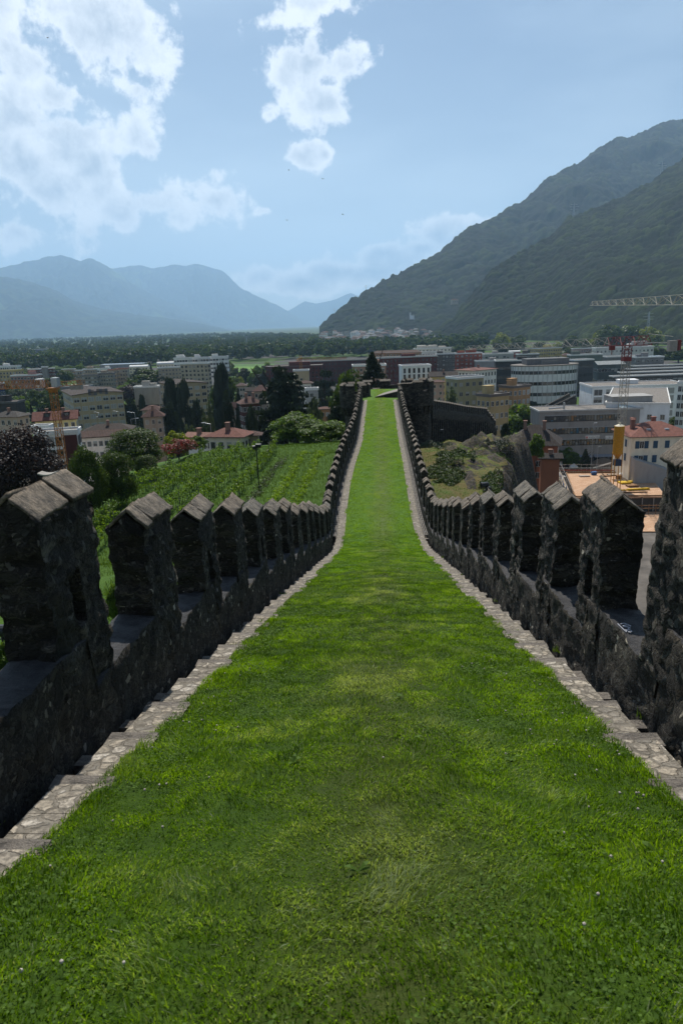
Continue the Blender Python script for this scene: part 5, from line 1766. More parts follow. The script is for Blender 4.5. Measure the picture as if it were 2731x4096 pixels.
yh = house('1', 335, 725, 775, 985, 'yellow house with red tiled roof and dormers behind the orange crane', (222, 190, 110), name='house', kind='gable', roof=RED, rise=.42, win=(6, 2, 1.0, 1.6), Y=185, yaw=15, ratio=.5, chimneys=2)
wm_ = house('1', 380, 765, 955, 1215, 'white flat roofed modern house with a dark red panel', (208, 206, 200), name='modern_house', win=(5, 3, 2.4, 2.0), Y=142, yaw=12, ratio=.6, frame=(.2, .2, .2))
house('1', 318, 505, 915, 1080, 'small white rooftop cube house left of the orange crane mast', (200, 198, 194), name='modern_house', win=(2, 1, 1.2, 2.0), Y=158, ratio=.7)
house('1', 740, 1120, 948, 1150, 'pinkish white row house with brown tiled roof', (214, 196, 182), name='row_house', kind='gable', roof=(112, 78, 64), rise=.3, win=(7, 2, 1.0, 1.3), Y=160, yaw=10, ratio=.4)
house('1', 770, 1215, 882, 1035, 'low brown hip roofed house behind the pinkish row house', (200, 180, 130), name='house', kind='hip', roof=BRN, rise=.5, win=(6, 1, 1.0, 1.3), Y=190, yaw=8, ratio=.5, chimneys=1)
house('1', 1285, 1470, 716, 850, 'red brown hip roofed house behind the slim cypress', (170, 150, 125), name='house', kind='hip', roof=(112, 70, 56), rise=.4, win=(4, 2, 1.0, 1.3), Y=262, ratio=.7)
house('1', 1305, 1480, 750, 970, 'pinkish stone house with red hip roof and a chimney beside the slim cypress', (176, 150, 128), name='house', kind='hip', roof=(118, 74, 60), rise=.36, win=(3, 2, 1.0, 1.4), Y=215, yaw=10, ratio=.7, chimneys=1)
house('2', 120, 352, 968, 1080, 'small white house with orange tiled roof beside the pink oleander', (205, 200, 190), name='house', kind='gable', roof=(176, 112, 84), rise=.4, win=(3, 2, .9, 1.2), Y=128, yaw=-20, ratio=.6, chimneys=1)
house('2', 310, 690, 918, 1110, 'white house with big red tiled hip roof above the vineyard', (200, 190, 170), name='house', kind='hip', roof=(158, 86, 62), rise=.5, win=(4, 2, 1.0, 1.4), Y=122, yaw=-15, ratio=.7, chimneys=1)
house('2', 630, 760, 945, 1060, 'small house with brown roof right of the big red tiled roof', (180, 160, 140), name='house', kind='hip', roof=(108, 72, 58), rise=.45, win=(2, 1, .9, 1.2), Y=126, ratio=.8)
house('2', 585, 775, 638, 850, 'dark brown house with tiled hip roof and tall chimneys in the left town', (92, 52, 44), name='house', kind='hip', roof=(128, 82, 66), rise=.36, win=(4, 3, 1.0, 1.4), Y=195, yaw=20, ratio=.8, chimneys=2)
house('2', 715, 845, 536, 700, 'red hip roofed house left of the huge cedar', (185, 160, 140), name='house', kind='hip', roof=(132, 84, 70), rise=.4, win=(3, 2, 1.0, 1.3), Y=265, ratio=.8)
house('2', 480, 545, 695, 800, 'small reddish roofed house behind the slim conifer', (160, 130, 110), name='house', kind='gable', roof=(120, 76, 62), rise=.5, win=(2, 1, 1.0, 1.2), Y=215, ratio=.8)
house('2', 560, 640, 516, 620, 'small pink house left of the red hip roofed one', (190, 165, 155), name='house', kind='hip', roof=(120, 88, 76), rise=.35, win=(3, 2, 1.0, 1.2), Y=300, ratio=.8)
house('2', 650, 760, 560, 640, 'low grey shed roof before the red hip roofed house', (150, 145, 140), name='house', kind='gable', roof=GRB, rise=.5, win=(3, 1, 1., 1.), Y=270, ratio=.6)
house('2', 1068, 1208, 412, 560, 'plain beige cube building behind the huge cedar', (200, 176, 126), name='office_building', win=(1, 1, 1.2, 1.2), Y=360, ratio=.7)
house('2', 1130, 1225, 495, 660, 'white house between the two cedars', (206, 200, 188), name='house', kind='hip', roof=(112, 80, 68), rise=.2, win=(3, 3, 1.0, 1.5), Y=235, ratio=.8)
house('2', 1175, 1285, 580, 700, 'grey white flat house between the two cedars', (176, 176, 174), name='modern_house', win=(3, 3, 1.4, 1.3), Y=215, ratio=.7)
house('2', 1300, 1390, 730, 800, 'small orange house half hidden behind the turret trees', (190, 130, 70), name='house', kind='hip', roof=(130, 80, 60), rise=.4, win=(2, 2, 1., 1.2), Y=200, ratio=.8)
# red brick complex
house('2', 820, 1330, 372, 480, 'long red brick office wing with cooling units on its flat roof', (104, 46, 38), name='office_building', win=(26, 3, .9, 1.5), Y=480, ratio=.35, boxes=4, trim=(.12, .07, .06), frame=(.06, .05, .05), blind=0, cap=78)
house('2', 1150, 1760, 322, 450, 'long dark red brick office wing with glazed top floor', (92, 42, 36), name='office_building', win=(30, 3, .9, 1.6), Y=560, ratio=.2, trim=(.3, .3, .28), frame=(.06, .05, .05), blind=0, cap=90, yaw=3)
house('3', 410, 1000, 292, 470, 'red brick office wing with slanted white roof edge right of the spruce', (104, 48, 40), name='office_building', win=(24, 4, .9, 1.7), Y=430, ratio=.25, trim=(.5, .5, .48), frame=(.06, .05, .05), blind=0, cap=96, yaw=5, boxes=1)
house('3', 245, 545, 362, 520, 'flat roofed tan building behind the spruce', (172, 130, 108), name='office_building', win=(6, 3, 1.1, 1.4), Y=320, ratio=.6, boxes=1)
house('3', 425, 625, 228, 320, 'left orange apartment row with brown tiled roof', (190, 130, 62), kind='hip', roof=(122, 92, 76), rise=.35, win=(8, 3, 1.2, 1.3), Y=600, ratio=.35)
house('3', 550, 860, 224, 325, 'right orange apartment row with brown tiled roof', (192, 130, 62), kind='hip', roof=(120, 90, 76), rise=.35, win=(11, 3, 1.2, 1.3), Y=570, ratio=.3, yaw=-6)
house('3', 790, 1125, 212, 310, 'long beige white apartment slab behind the grey tower', (192, 184, 168), win=(14, 4, 1.4, 1.4), Y=640, ratio=.25, boxes=4)
house('3', 858, 1060, 244, 320, 'white flat block with blue windows before the beige slab', (200, 200, 198), win=(8, 2, 1.6, 1.5), Y=600, ratio=.4)
house('3', 990, 1160, 262, 465, 'dark grey apartment tower beside the brick wing', (96, 96, 94), win=(6, 6, 1.2, 1.4), Y=455, ratio=.6, boxes=2, yaw=-8, frame=(.4, .4, .4))
house('3', 1113, 1400, 258, 450, 'orange red apartment block with white arched awnings', (172, 82, 52), win=(6, 6, 1.4, 1.3), Y=480, ratio=.6, boxes=3, yaw=10, blind=.7, frame=(.5, .48, .45), balc=6)
house('3', 1330, 1600, 326, 450, 'pale grey office with long terraces right of the orange red block', (165, 160, 156), name='office_building', win=None, band=(3, 1.5), Y=470, ratio=.5, boxes=1)
house('3', 1395, 1680, 262, 400, 'grey pillared block behind the pale terraces', (172, 168, 166), name='office_building', win=(8, 3, 2.0, 1.6), Y=560, ratio=.5, boxes=1)
cube = house('3', 660, 945, 366, 560, 'white cube apartment house with tall narrow windows', (205, 206, 206), name='apartment_house', win=(6, 4, 1.0, 2.6), Y=300, ratio=.7, yaw=4, frame=(.05, .05, .06), blind=0., trim=(.75, .75, .75), faces='fr')
house('3', 940, 1175, 420, 585, 'yellow house with brown gabled roof right of the white cube', (220, 186, 100), name='house', kind='gable', roof=(84, 72, 66), rise=.32, win=(5, 3, 1.0, 1.4), Y=285, yaw=-10, ratio=.5, chimneys=1)
house('3', 940, 1060, 490, 560, 'little pink house with red roof before the yellow gabled one', (200, 160, 140), name='house', kind='hip', roof=(124, 78, 66), rise=.4, win=(2, 1, 1., 1.2), Y=265, ratio=.8)
house('3', 1160, 1530, 378, 610, 'large white house with shallow red tiled roof', (205, 200, 186), name='villa', kind='hip', roof=(162, 94, 74), rise=.2, win=(7, 3, 1.0, 1.7), Y=300, yaw=38, ratio=.8, chimneys=1)
house('3', 1078, 1415, 470, 640, 'olive flat roofed house with solar panels on its roof', (158, 150, 104), name='apartment_house', win=(4, 2, 1.4, 1.4), Y=235, yaw=24, ratio=.7, top=M_DARK, frame=(.3, .3, .28))
house('3', 1350, 1640, 625, 850, 'ochre apartment house with brown flat roof right of the lower wall', (186, 158, 98), name='apartment_house', win=(4, 2, 1.1, 1.5), Y=195, yaw=30, ratio=.8, trim=(.14, .12, .11), top=paint((.12, .11, .1), .9, nm='dark_gravel'), boxes=1)
house('4', -20, 250, 525, 760, 'orange ochre apartment house with roof terrace below the oval office', (186, 138, 80), name='apartment_house', win=(4, 3, 1.2, 1.6), Y=232, yaw=32, ratio=.8, trim=(.14, .12, .11), top=paint((.12, .11, .1), .9, nm='dark_gravel'), boxes=2, frame=(.6, .6, .58))
# right side, far to near
house('4', 60, 172, 218, 290, 'red block with white vaulted roof far right', (150, 50, 48), kind='vault', win=(4, 2, 1.4, 1.4), Y=640, ratio=.5)
house('4', 128, 328, 254, 330, 'dark grey flat office before the yellow block', (108, 104, 102), name='office_building', win=(7, 2, 1.6, 1.3), Y=520, ratio=.5, boxes=1)
house('4', 250, 525, 203, 320, 'yellow apartment block with balconies under the cream crane jib', (196, 172, 96), win=(10, 4, 1.4, 1.4), Y=560, ratio=.5, yaw=20, boxes=2, balc=4)
house('4', 515, 605, 240, 305, 'small yellow house with red roof under the crane jib', (200, 170, 110), kind='hip', name='house', roof=(120, 80, 70), rise=.4, win=(3, 2, 1., 1.2), Y=600, ratio=.7)
house('4', 600, 775, 205, 275, 'low pink block under the crane jib', (170, 140, 130), win=(7, 2, 1.4, 1.2), Y=680, ratio=.4)
house('4', 770, 1305, 196, 300, 'long pale office with small square windows right under the crane head', (190, 186, 176), name='office_building', win=(20, 2, 1.3, 1.6), Y=560, ratio=.3, boxes=2, yaw=-6)
house('4', 565, 870, 260, 345, 'greenish glazed hall behind the black office', (110, 122, 112), name='hall', win=None, band=(2, 1.8), Y=480, ratio=.4, boxes=1)
house('4', 862, 1240, 274, 340, 'low grey terrace block left of the crane mast', (128, 126, 122), name='hall', win=None, band=(1, 1.4), Y=500, ratio=.4)
house('4', 782, 1055, 310, 430, 'factory hall with pale translucent roof', (96, 108, 104), name='factory_hall', kind='gable', roof=(176, 186, 186), rise=.35, win=(8, 1, 2.2, 2.), Y=430, ratio=.6)
house('4', 1105, 1395, 280, 380, 'grey block with a light blue roof right of the crane mast', (136, 132, 130), name='hall', win=(6, 2, 1.5, 1.4), Y=470, ratio=.5, boxes=2, top=paint((.34, .42, .48), .5, nm='blue_sheet_roof'))
for k, (x0_, x1_, yt_, Y_, lb) in enumerate([(1100, 1700, 352, 440, 'backmost long industrial shed with skylights'), (1060, 1700, 378, 415, 'second long industrial shed with blue skylights'), (990, 1700, 408, 390, 'third long industrial shed behind the white grid building'), (920, 1700, 440, 365, 'nearest long industrial shed behind the white grid building')]):
    house('4', x0_, x1_, yt_, 500, lb, (92, 86, 78), name='industrial_shed', cat='building', win=(16, 1, 2.4, 1.2), Y=Y_, ratio=.14, trim=(.55, .55, .53), boxes=0, top=paint((.3, .3, .29), .8, nm='shed_roof'))
house('4', -60, 290, 308, 480, 'black banded office block at the left of the oval office', (62, 64, 66), name='office_building', win=None, band=(4, 1.8), Y=400, ratio=.5, yaw=-8, boxes=1)
house('4', 545, 790, 306, 465, 'black and grey office wing right of the oval office', (84, 86, 88), name='office_building', win=None, band=(4, 1.8), Y=410, ratio=.7, yaw=16)


def oval_office():
    p0, p1 = R4(118, 540), R4(682, 540)
    Y = 345.0
    A, B = at_y(*p0, Y), at_y(*p1, Y); a = (B.x - A.x) / 2; b = a * .62
    H = at_y(*R4(400, 352), Y - b * .2).z
    root = empty('oval_office', ((A.x + B.x) / 2, Y + b * .6, 0), 0, 'white oval office building with banded windows', 'building')
    def ring(mb, z0, z1, k, mi=0, n=44, cap=False):
        vs = [(math.cos(2 * math.pi * i / n) * a * k, math.sin(2 * math.pi * i / n) * b * k, z) for z in (z0, z1) for i in range(n)]
        mb.add(vs, [(i, (i + 1) % n, n + (i + 1) % n, n + i) for i in range(n)] + ([tuple(range(n, 2 * n)), tuple(range(n))[::-1]] if cap else []), mi)
    mb = MB(); ring(mb, -1, H, 1.0, cap=True); mb.build('wall', mat_wall((188, 190, 190)), root)
    for k in range(4):
        z = H * (.12 + k * .235); mb = MB(); ring(mb, z, z + H * .075, 1.006)
        for zz in (z, z + H * .075): pass
        mb.build('window_band', M_GLASS, root)
    for i in range(22):
        an = math.pi + math.pi * (i + .5) / 22; mb = MB(); x, y = math.cos(an) * a * 1.008, math.sin(an) * b * 1.008
        mb.bar((x, y, 0), (x, y, H), .14); mb.build('rib', paint((.35, .36, .37), .6, nm='facade_rib'), root)
    mb = MB(); ring(mb, H + .003, H + .5, 1.03, cap=True); mb.build('roof', [M_GRAVEL], root)
    mb = MB(); mb.box(-a * .62, -b * .45, H + .503, a * .66, b * .5, H + 3.4); mb.box(-a * .2, -b * .6, H + .503, a * .3, -b * .453, H + 2.4)
    mb.build('rooftop_unit', mat_wall((112, 112, 112)), root)
oval_office()

# white grid building
g = house('4', 640, 1580, 500, 760, 'white grid fronted building with closed shutters behind the grey office', (214, 213, 206), name='office_building', win=(12, 4, 3.2, 2.3), Y=262, ratio=.5, yaw=-4, blind=.8, frame=(.5, .49, .46), cap=52, boxes=1, trim=(.7, .7, .68), faces='f')
house('4', 1490, 1640, 500, 860, 'white end wing with balconies beside the grid fronted building', (208, 206, 198), name='apartment_house', win=(4, 5, 2.0, 1.8), Y=225, ratio=.8, yaw=-30)


# grey office with ribbon windows and the shop signs
def grey_office():
    Y = 208.0
    A = at_y(*R4(330, 1080), Y); B = at_y(*R4(1385, 1080), Y)
    W = B.x - A.x; D = 11.0
    H = at_y(*R4(700, 738), Y).z
    root = empty('grey_office', ((A.x + B.x) / 2, Y + D / 2, 0), R(-1.5), 'long grey office building with three dark window bands and shop signs', 'building')
    mb = MB(); mb.box(-W / 2, -D / 2, -1, W / 2, D / 2, H); mb.build('wall', mat_wall((150, 146, 144)), root)
    roof_flat(root, W, D, H, .35, .5, paint((.42, .42, .42), .6, nm='roof_edge'))
    gx = [(-W / 2 + W * .045, W / 2 - W * .36)]
    for k, zf in enumerate((.42, .62, .835)):
        x0, x1 = gx[0]
        mb = MB(); z = H * zf; wh = H * .095
        mb.box(x0, -D / 2 - .03, z, x1, -D / 2 + .05, z + wh, 1)
        n = 26
        for i in range(n + 1):
            u = x0 + (x1 - x0) * i / n; mb.box(u - .07, -D / 2 - .1, z + .002, u + .07, -D / 2 + .04, z + wh - .002, 0)
        mb.box(x0, -D / 2 - .12, z + wh, x1, -D / 2 + .04, z + wh + .18, 2); mb.box(x0, -D / 2 - .12, z - .16, x1, -D / 2 + .04, z, 0)
        rs = random.Random(k)
        for i in range(n):      # blinds, shelves and boxes behind the panes
            if rs.random() < .62:
                u = x0 + (x1 - x0) * i / n; u2 = x0 + (x1 - x0) * (i + 1) / n
                hh = rs.uniform(.15, .6) * wh
                mb.box(u + .12, -D / 2 - .05, z + wh - hh if rs.random() < .5 else z + .05, u2 - .12, -D / 2 + .02, z + wh - .05 if rs.random() < .5 else z + hh + .06, rs.choice((3, 4, 5, 3)))
        mb.build('window_band', [M_DARK, M_GLASS, paint((.35, .36, .38), .6, nm='sun_blind_box'), paint((.24, .24, .23), .8, nm='blind'), paint((.30, .16, .06), .8, nm='cardboard'), paint((.05, .13, .2), .7, nm='blue_curtain')], root)
    # ground floor: dark shop fronts with awning line
    mb = MB(); x0, x1 = gx[0]
    mb.box(x0, -D / 2 - .04, .2, x1, -D / 2 + .05, H * .2, 0)
    for i in range(9):
        u = x0 + (x1 - x0) * i / 9; mb.box(u - .4, -D / 2 - .1, .2, u + .4, -D / 2 + .04, H * .2, 1)
    mb.build('shop_front', [M_GLASS, mat_wall((96, 95, 96))], root)
    for i in range(3):
        mb = MB(); u0 = x0 + (x1 - x0) * (i / 3.) + .3; u1 = x0 + (x1 - x0) * ((i + 1) / 3.) - .3
        mb.add([(u0, -D / 2 - .05, H * .245), (u1, -D / 2 - .05, H * .245), (u1, -D / 2 - 1.3, H * .215), (u0, -D / 2 - 1.3, H * .215), (u0, -D / 2 - .05, H * .235), (u1, -D / 2 - .05, H * .235), (u1, -D / 2 - 1.3, H * .205), (u0, -D / 2 - 1.3, H * .205)],
               [(0, 3, 2, 1), (4, 5, 6, 7), (3, 7, 6, 2), (0, 1, 5, 4), (0, 4, 7, 3), (1, 2, 6, 5)])
        mb.build('awning', paint((.22, .24, .28), .7, nm='awning_cloth'), root)
    # signs
    def sign(px0, px1, lab, text, mark):
        a0 = at_y(*R4(px0, 960), Y); a1 = at_y(*R4(px1, 960), Y)
        zt = at_y(*R4(px0, 950), Y).z; zb = at_y(*R4(px0, 980), Y).z
        w = a1.x - a0.x; h = zt - zb
        s = MB(); s.box(0, -.06, 0, w, .0, h)
        o = s.build('sign', paint((.68, .68, .68), .5, nm='sign_board'), root)
        o.location = (a0.x - root.location.x, -D / 2 - .06, zb); o['label'] = lab
        if mark:
            m = MB()
            m.bar((h * .45, -.065, h * .5), (h * .75, -.065, h * .75), h * .09, 0, 6); m.bar((h * .45, -.065, h * .5), (h * .75, -.065, h * .25), h * .09, 0, 6); m.bar((h * .25, -.065, h * .8), (h * .25, -.065, h * .2), h * .09, 0, 6)
            m.build('emblem', paint((.6, .03, .04), .5, nm='red_emblem'), o)
        c = bpy.data.curves.new('lettering', 'FONT'); c.body = text; c.size = h * .56; c.extrude = .01; c.align_x = 'LEFT'
        t = bpy.data.objects.new('lettering', c); COL.objects.link(t)
        dg = bpy.context.evaluated_depsgraph_get(); me = bpy.data.meshes.new_from_object(t.evaluated_get(dg)); bpy.data.objects.remove(t)
        t = bpy.data.objects.new('lettering', me); me.materials.clear(); me.materials.append(paint((.06, .06, .065), .5, nm='black_letters'))
        link(t, o); t.location = (h * 1.05, -.075, h * .32); t.rotation_euler = (math.pi / 2, 0, 0); t.scale = (1.25, 1, 1)
    sign(732, 853, 'white sign with black capital letters and a red emblem', 'KYOCERA', True)
    sign(902, 965, 'white sign with a dark squiggle, half hidden by the yellow silo', 'S', False)
    # roof pieces
    mb = MB(); mb.box(W * .10, -D * .22, H + .3, W * .42, D * .45, H + 3.4); mb.box(W * .095, -D * .24, H + 3.403, W * .425, D * .47, H + 3.65)
    mb.build('rooftop_unit', mat_wall((165, 162, 158)), root)
    mb = MB(); mb.add([(W * .14, -D / 2 + .4, H + .55), (W * .47, -D / 2 + .4, H + .55), (W * .47, -D * .31, H + 1.6), (W * .14, -D * .31, H + 1.6), (W * .14, -D * .31, H + .55), (W * .47, -D * .31, H + .55)],
                      [(0, 1, 2, 3), (0, 3, 4), (1, 5, 2), (0, 4, 5, 1), (3, 2, 5, 4)])
    mb.build('skylight', paint((.42, .5, .52), .2, nm='pale_glass'), root)
    mb = MB(); mb.bar((-W * .42, -D * .4, H + .9), (-W * .3, -D * .4, H + 1.1), .25, n=8); mb.bar((-W * .3, -D * .4, H + .5), (-W * .3, -D * .4, H + 2.6), .3, n=8)
    mb.build('vent_pipe', M_METAL, root)
    # wing going back at the right end
    w2_ = empty('office_wing', (B.x + 1.0, Y + 22, 0), R(-24), 'light grey office wing with small square windows behind the red tiled house', 'building')
    mb = MB(); mb.box(-9, -24, -1, 9, 24, H + 1.5); mb.build('wall', mat_wall((196, 200, 204)), w2_)
    roof_flat(w2_, 18, 48, H + 1.5, .2, .5)
    add_windows(w2_, 18, 48, H, random.Random(2), 5, 4, 1.3, 1.6, 'fr', frame=(.3, .32, .35), blindp=.1, cap=48)
grey_office()


def red_house():
    Y = 172.0
    A = at_y(*R4(1100, 1230), Y); B = at_y(*R4(1640, 1230), Y)
    W = B.x - A.x; D = 13.0
    zt = at_y(*R4(1250, 970), Y).z; zr = at_y(*R4(1250, 835), Y + 6).z
    root = empty('tiled_house', ((A.x + B.x) / 2 + 1.0, Y + D / 2 + 1, 0), R(-3), 'cream house with orange red tiled roof and blue shutters by the yellow silo', 'house')
    mb = MB(); mb.box(-W / 2, -D / 2, -1, W / 2, D / 2, zt); mb.build('wall', mat_wall((214, 202, 174)), root)
    r = roof_hip(root, W, D, zt, zr - zt, roofm((172, 92, 64)), .7)
    for x in (-W * .18, W * .1): 
        m = MB(); m.box(x - .5, -D * .28 - .6, zt + (zr - zt) * .38, x + .5, -D * .28 + .5, zt + (zr - zt) * .48 + .25); m.build('skylight', paint((.4, .45, .5), .2, nm='pale_glass'), r)
    for x, y in ((-W * .36, -.5), (-W * .3, 2.2), (W * .05, 3.)):
        m = MB(); m.box(x - .5, y - .5, zt + .4, x + .5, y + .5, zr + .6); m.box(x - .62, y - .62, zr + .603, x + .62, y + .62, zr + .8); m.build('chimney', mat_wall((150, 96, 78)), root)
    SH = paint((.03, .075, .13), .6, nm='blue_shutter')
    for fl, z in enumerate((zt - 2.9, zt - 6.6, zt - 10.2)):
        for i, x in enumerate((-W * .33, -W * .12, W * .06, W * .26)):
            o = bpy.data.objects.new('window', win_mesh(1.15, 1.9, (.6, .6, .56), 0)); link(o, root); o.location = (x, -D / 2, z)
            opened = (i == 0)
            for sx in (-1, 1):
                m = MB(); 
                if opened: m.box(sx * 1.16 - .52, -.12, 0, sx * 1.16 + .52, -.07, 1.9)
                else: m.box(sx * .29 - .28, -.13, 0, sx * .29 + .28, -.08, 1.9)
                m.build('shutter', SH, o)
    for z in (zt - 2.9, zt - 6.6):
        for y in (-D * .25, D * .2):
            o = bpy.data.objects.new('window', win_mesh(1.15, 1.9, (.6, .6, .56), 0)); link(o, root); o.location = (-W / 2, y, z); o.rotation_euler = (0, 0, -math.pi / 2)
            m = MB(); m.box(-.58, -.13, 0, .58, -.08, 1.9); m.build('shutter', SH, o)
    m = MB(); m.hexa([(-W / 2 + .2, -D / 2 - 3, -1), (-W / 2 + 9, -D / 2 - 3, -1), (-W / 2 + 9, -D / 2 - .01, -1), (-W / 2 + .2, -D / 2 - .01, -1)],
                     [(-W / 2 + .2, -D / 2 - 3, zt - 5.2), (-W / 2 + 9, -D / 2 - 3, zt - 8.2), (-W / 2 + 9, -D / 2 - .01, zt - 7.8), (-W / 2 + .2, -D / 2 - .01, zt - 4.8)])
    m.build('lean_to', mat_wall((168, 164, 160)), root)
red_house()

oh = house('4', 70, 500, 855, 1160, 'orange house with dark brown hip roof above the cliff', (170, 92, 46), name='house', kind='hip', roof=(86, 72, 64), rise=.62, win=(4, 2, 1.1, 1.4), Y=150, yaw=-20, ratio=.8, chimneys=2, zb=8)
house('4', 335, 505, 1105, 1215, 'small orange outbuilding with sloping roof below the orange house', (166, 92, 50), name='shed', cat='building', kind='gable', roof=(70, 60, 56), rise=.3, win=None, Y=140, ratio=.7, zb=8, chimneys=1, yaw=-10)

# mural panel and dormers
def extras():
    a, b, h = sch['dims']
    m = MB()
    rs = random.Random(8)
    for k in range(7):
        x = -a * .16 + a * .055 * k; z = h + rs.uniform(-.6, .3)
        m.box(x - a * .03, -b / 2 - .12 - k * .004, z, x + a * .03, -b / 2 - .02, z + rs.uniform(1.6, 2.6), k % 2)
    m.build('mural', [mat_wall((110, 112, 122)), mat_wall((150, 128, 110))], sch)
    a, b, h = yh['dims']
    for x in (-a * .2, a * .28):
        m = MB(); m.box(x - .7, -b * .38, h + .4, x + .7, -b * .1, h + 2.0, 0); m.box(x - .45, -b * .38 - .03, h + .6, x + .45, -b * .38 - .003, h + 1.8, 1); m.box(x - .9, -b * .42, h + 2.003, x + .9, -b * .05, h + 2.15, 2)
        m.build('dormer', [M_DARK, M_GLASS, roofm(RED)], yh)
    a, b, h = wm_['dims']
    m = MB(); m.box(a * .12, -b / 2 - .12, h * .62, a * .48, -b / 2 - .02, h - .3); m.build('wall_panel', mat_wall((92, 44, 36)), wm_)
    for z in (h * .33, h * .66):
        m = MB(); m.box(-a * .45, -b / 2 - 1.4, z - .2, a * .1, -b / 2 - .13, z); m.box(-a * .45, -b / 2 - 1.4, z + .003, a * .1, -b / 2 - 1.3, z + .9); m.build('balcony', mat_wall((200, 198, 194)), wm_)
extras()

# ---- village at the foot of the far mountain: every house a thing, shapes shared
def village():
    rs = random.Random(31)
    cols = [(205, 200, 190), (190, 178, 160), (176, 150, 130), (214, 212, 208), (180, 160, 120), (150, 140, 135)]
    rfs = [(130, 82, 66), (110, 76, 64), (95, 80, 74), (150, 120, 105), (150, 150, 150)]
    protos = []
    for k in range(10):
        w, d, h = rs.uniform(9, 18), rs.uniform(9, 13), rs.uniform(5, 11)
        mb = MB(); mb.box(-w / 2, -d / 2, -4, w / 2, d / 2, h, 0)
        A, B = w / 2 + .7, d / 2 + .7
        if k % 4 < 3: mb.add([(-A, -B, h + .01), (A, -B, h + .01), (A, B, h + .01), (-A, B, h + .01), (-A * .5, 0, h + 3), (A * .5, 0, h + 3)], [(0, 1, 5, 4), (1, 2, 5), (2, 3, 4, 5), (3, 0, 4), (3, 2, 1, 0)], 1)
        else: mb.box(-A, -B, h + .01, A, B, h + .6, 1)
        for i in range(3):
            for j in range(max(1, int(h // 3.2))):
                x = -w * .3 + w * .3 * i; mb.box(x - .6, -d / 2 - .05, j * 3 + 1.2, x + .6, -d / 2 + .02, j * 3 + 2.7, 2)
        o = mb.build('village_house', [mat_wall(cols[k % 6]), roofm(rfs[k % 5]), M_DARK]); me = o.data; bpy.data.objects.remove(o); protos.append(me)
    n = 0
    for i in range(230):
        x = rs.gauss(900, 105) if i % 3 else rs.uniform(735, 1050)
        if not 736 < x < 1055: continue
        y = rs.uniform(764 if x < 850 else 752, 792)
        px, py = D1(x, y)
        Y = 1400 + (792 - y) / 30. * 700 + rs.uniform(-60, 60)
        p = at_y(px, py, Y)
        if p.z < -1: p.z = 0
        o = bpy.data.objects.new('village_house', protos[rs.randrange(10)]); link(o)
        o.location = (p.x, Y, max(0, p.z - 3)); o.rotation_euler = (0, 0, rs.uniform(-.5, .5))
        tag(o, 'small pale tiled house in the distant village below the mountain', 'house', 'houses of the distant village')
    for (x, y, k) in [(1095, 718, 3), (1106, 722, 0), (1110, 712, 3), (1125, 708, 1), (1140, 700, 0), (1150, 692, 2), (1165, 688, 0), (1178, 686, 3), (1100, 700, 4), (1072, 742, 0), (1020, 752, 3), (1040, 690, 1)]:
        px, py = D1(x, y); Y = 1850.
        p = at_y(px, py, Y); o = bpy.data.objects.new('hillside_house', protos[k]); link(o); o.location = (p.x, Y - 20, p.z - 6); o.rotation_euler = (0, 0, rs.uniform(-.4, .4)); o.scale = (1.1, 1.1, 1.1)
        tag(o, 'pale house on the lower slope of the wooded hill above the village', 'house', 'houses on the wooded slope')
    for (x, y, Y, lab, w) in [(845, 742, 2000, 'dark pointed church spire in the distant village', 3.)]:
        p = at_y(*D1(x, y), Y)
    # low terrace the village stands on
village()

# ---- flat far buildings near the river on the left and two low white ones among the trees
for (x0_, x1_, yt_, Y_, c, lab) in [(255, 490, 218, 1500, (110, 120, 130), 'grey industrial plant with stacks at the foot of the blue mountains'), (172, 262, 245, 1500, (100, 112, 122), 'low grey annex left of the industrial plant'), (1330, 1580, 190, 1450, (70, 76, 84), 'dark grey building above the riverside wood')]:
    hb = house('1', x0_, x1_, yt_, 300, lab, c, name='factory', win=(10, 2, 3, 1.6), Y=_Y if False else Y_, ratio=.3)
house('2', 425, 515, 198, 240, 'white low building inside the riverside wood', (200, 200, 200), name='factory_hall', win=(6, 1, 3, 1.5), Y=1080, ratio=.4)
# ------------------------------------------------------------------ the end of the walk: turret, round tower, back parapet, lower wall
M_RUB2 = mat_rubble('dark_tower_masonry', .8, 'World', 2.6, 2.6, .7)


def ringwall(mb, cx, cy, r0, r1, z0, z1, a0=0., a1=2 * math.pi, n=28, mi=0):
    full = abs(a1 - a0 - 2 * math.pi) < 1e-6
    k = n if full else n + 1
    vs = []
    for r, z in ((r1, z0), (r1, z1), (r0, z1), (r0, z0)):
        for i in range(k):
            a = a0 + (a1 - a0) * i / n; vs.append((cx + r * math.cos(a), cy + r * math.sin(a), z))
    fs = []
    for j in range(4):
        for i in range(n):
            i2 = (i + 1) % k
            fs.append((j * k + i, j * k + i2, ((j + 1) % 4) * k + i2, ((j + 1) % 4) * k + i))
    if not full:
        fs.append((0, k, 2 * k, 3 * k)); fs.append((n, 3 * k + n, 2 * k + n, k + n))
    mb.add(vs, fs, mi)


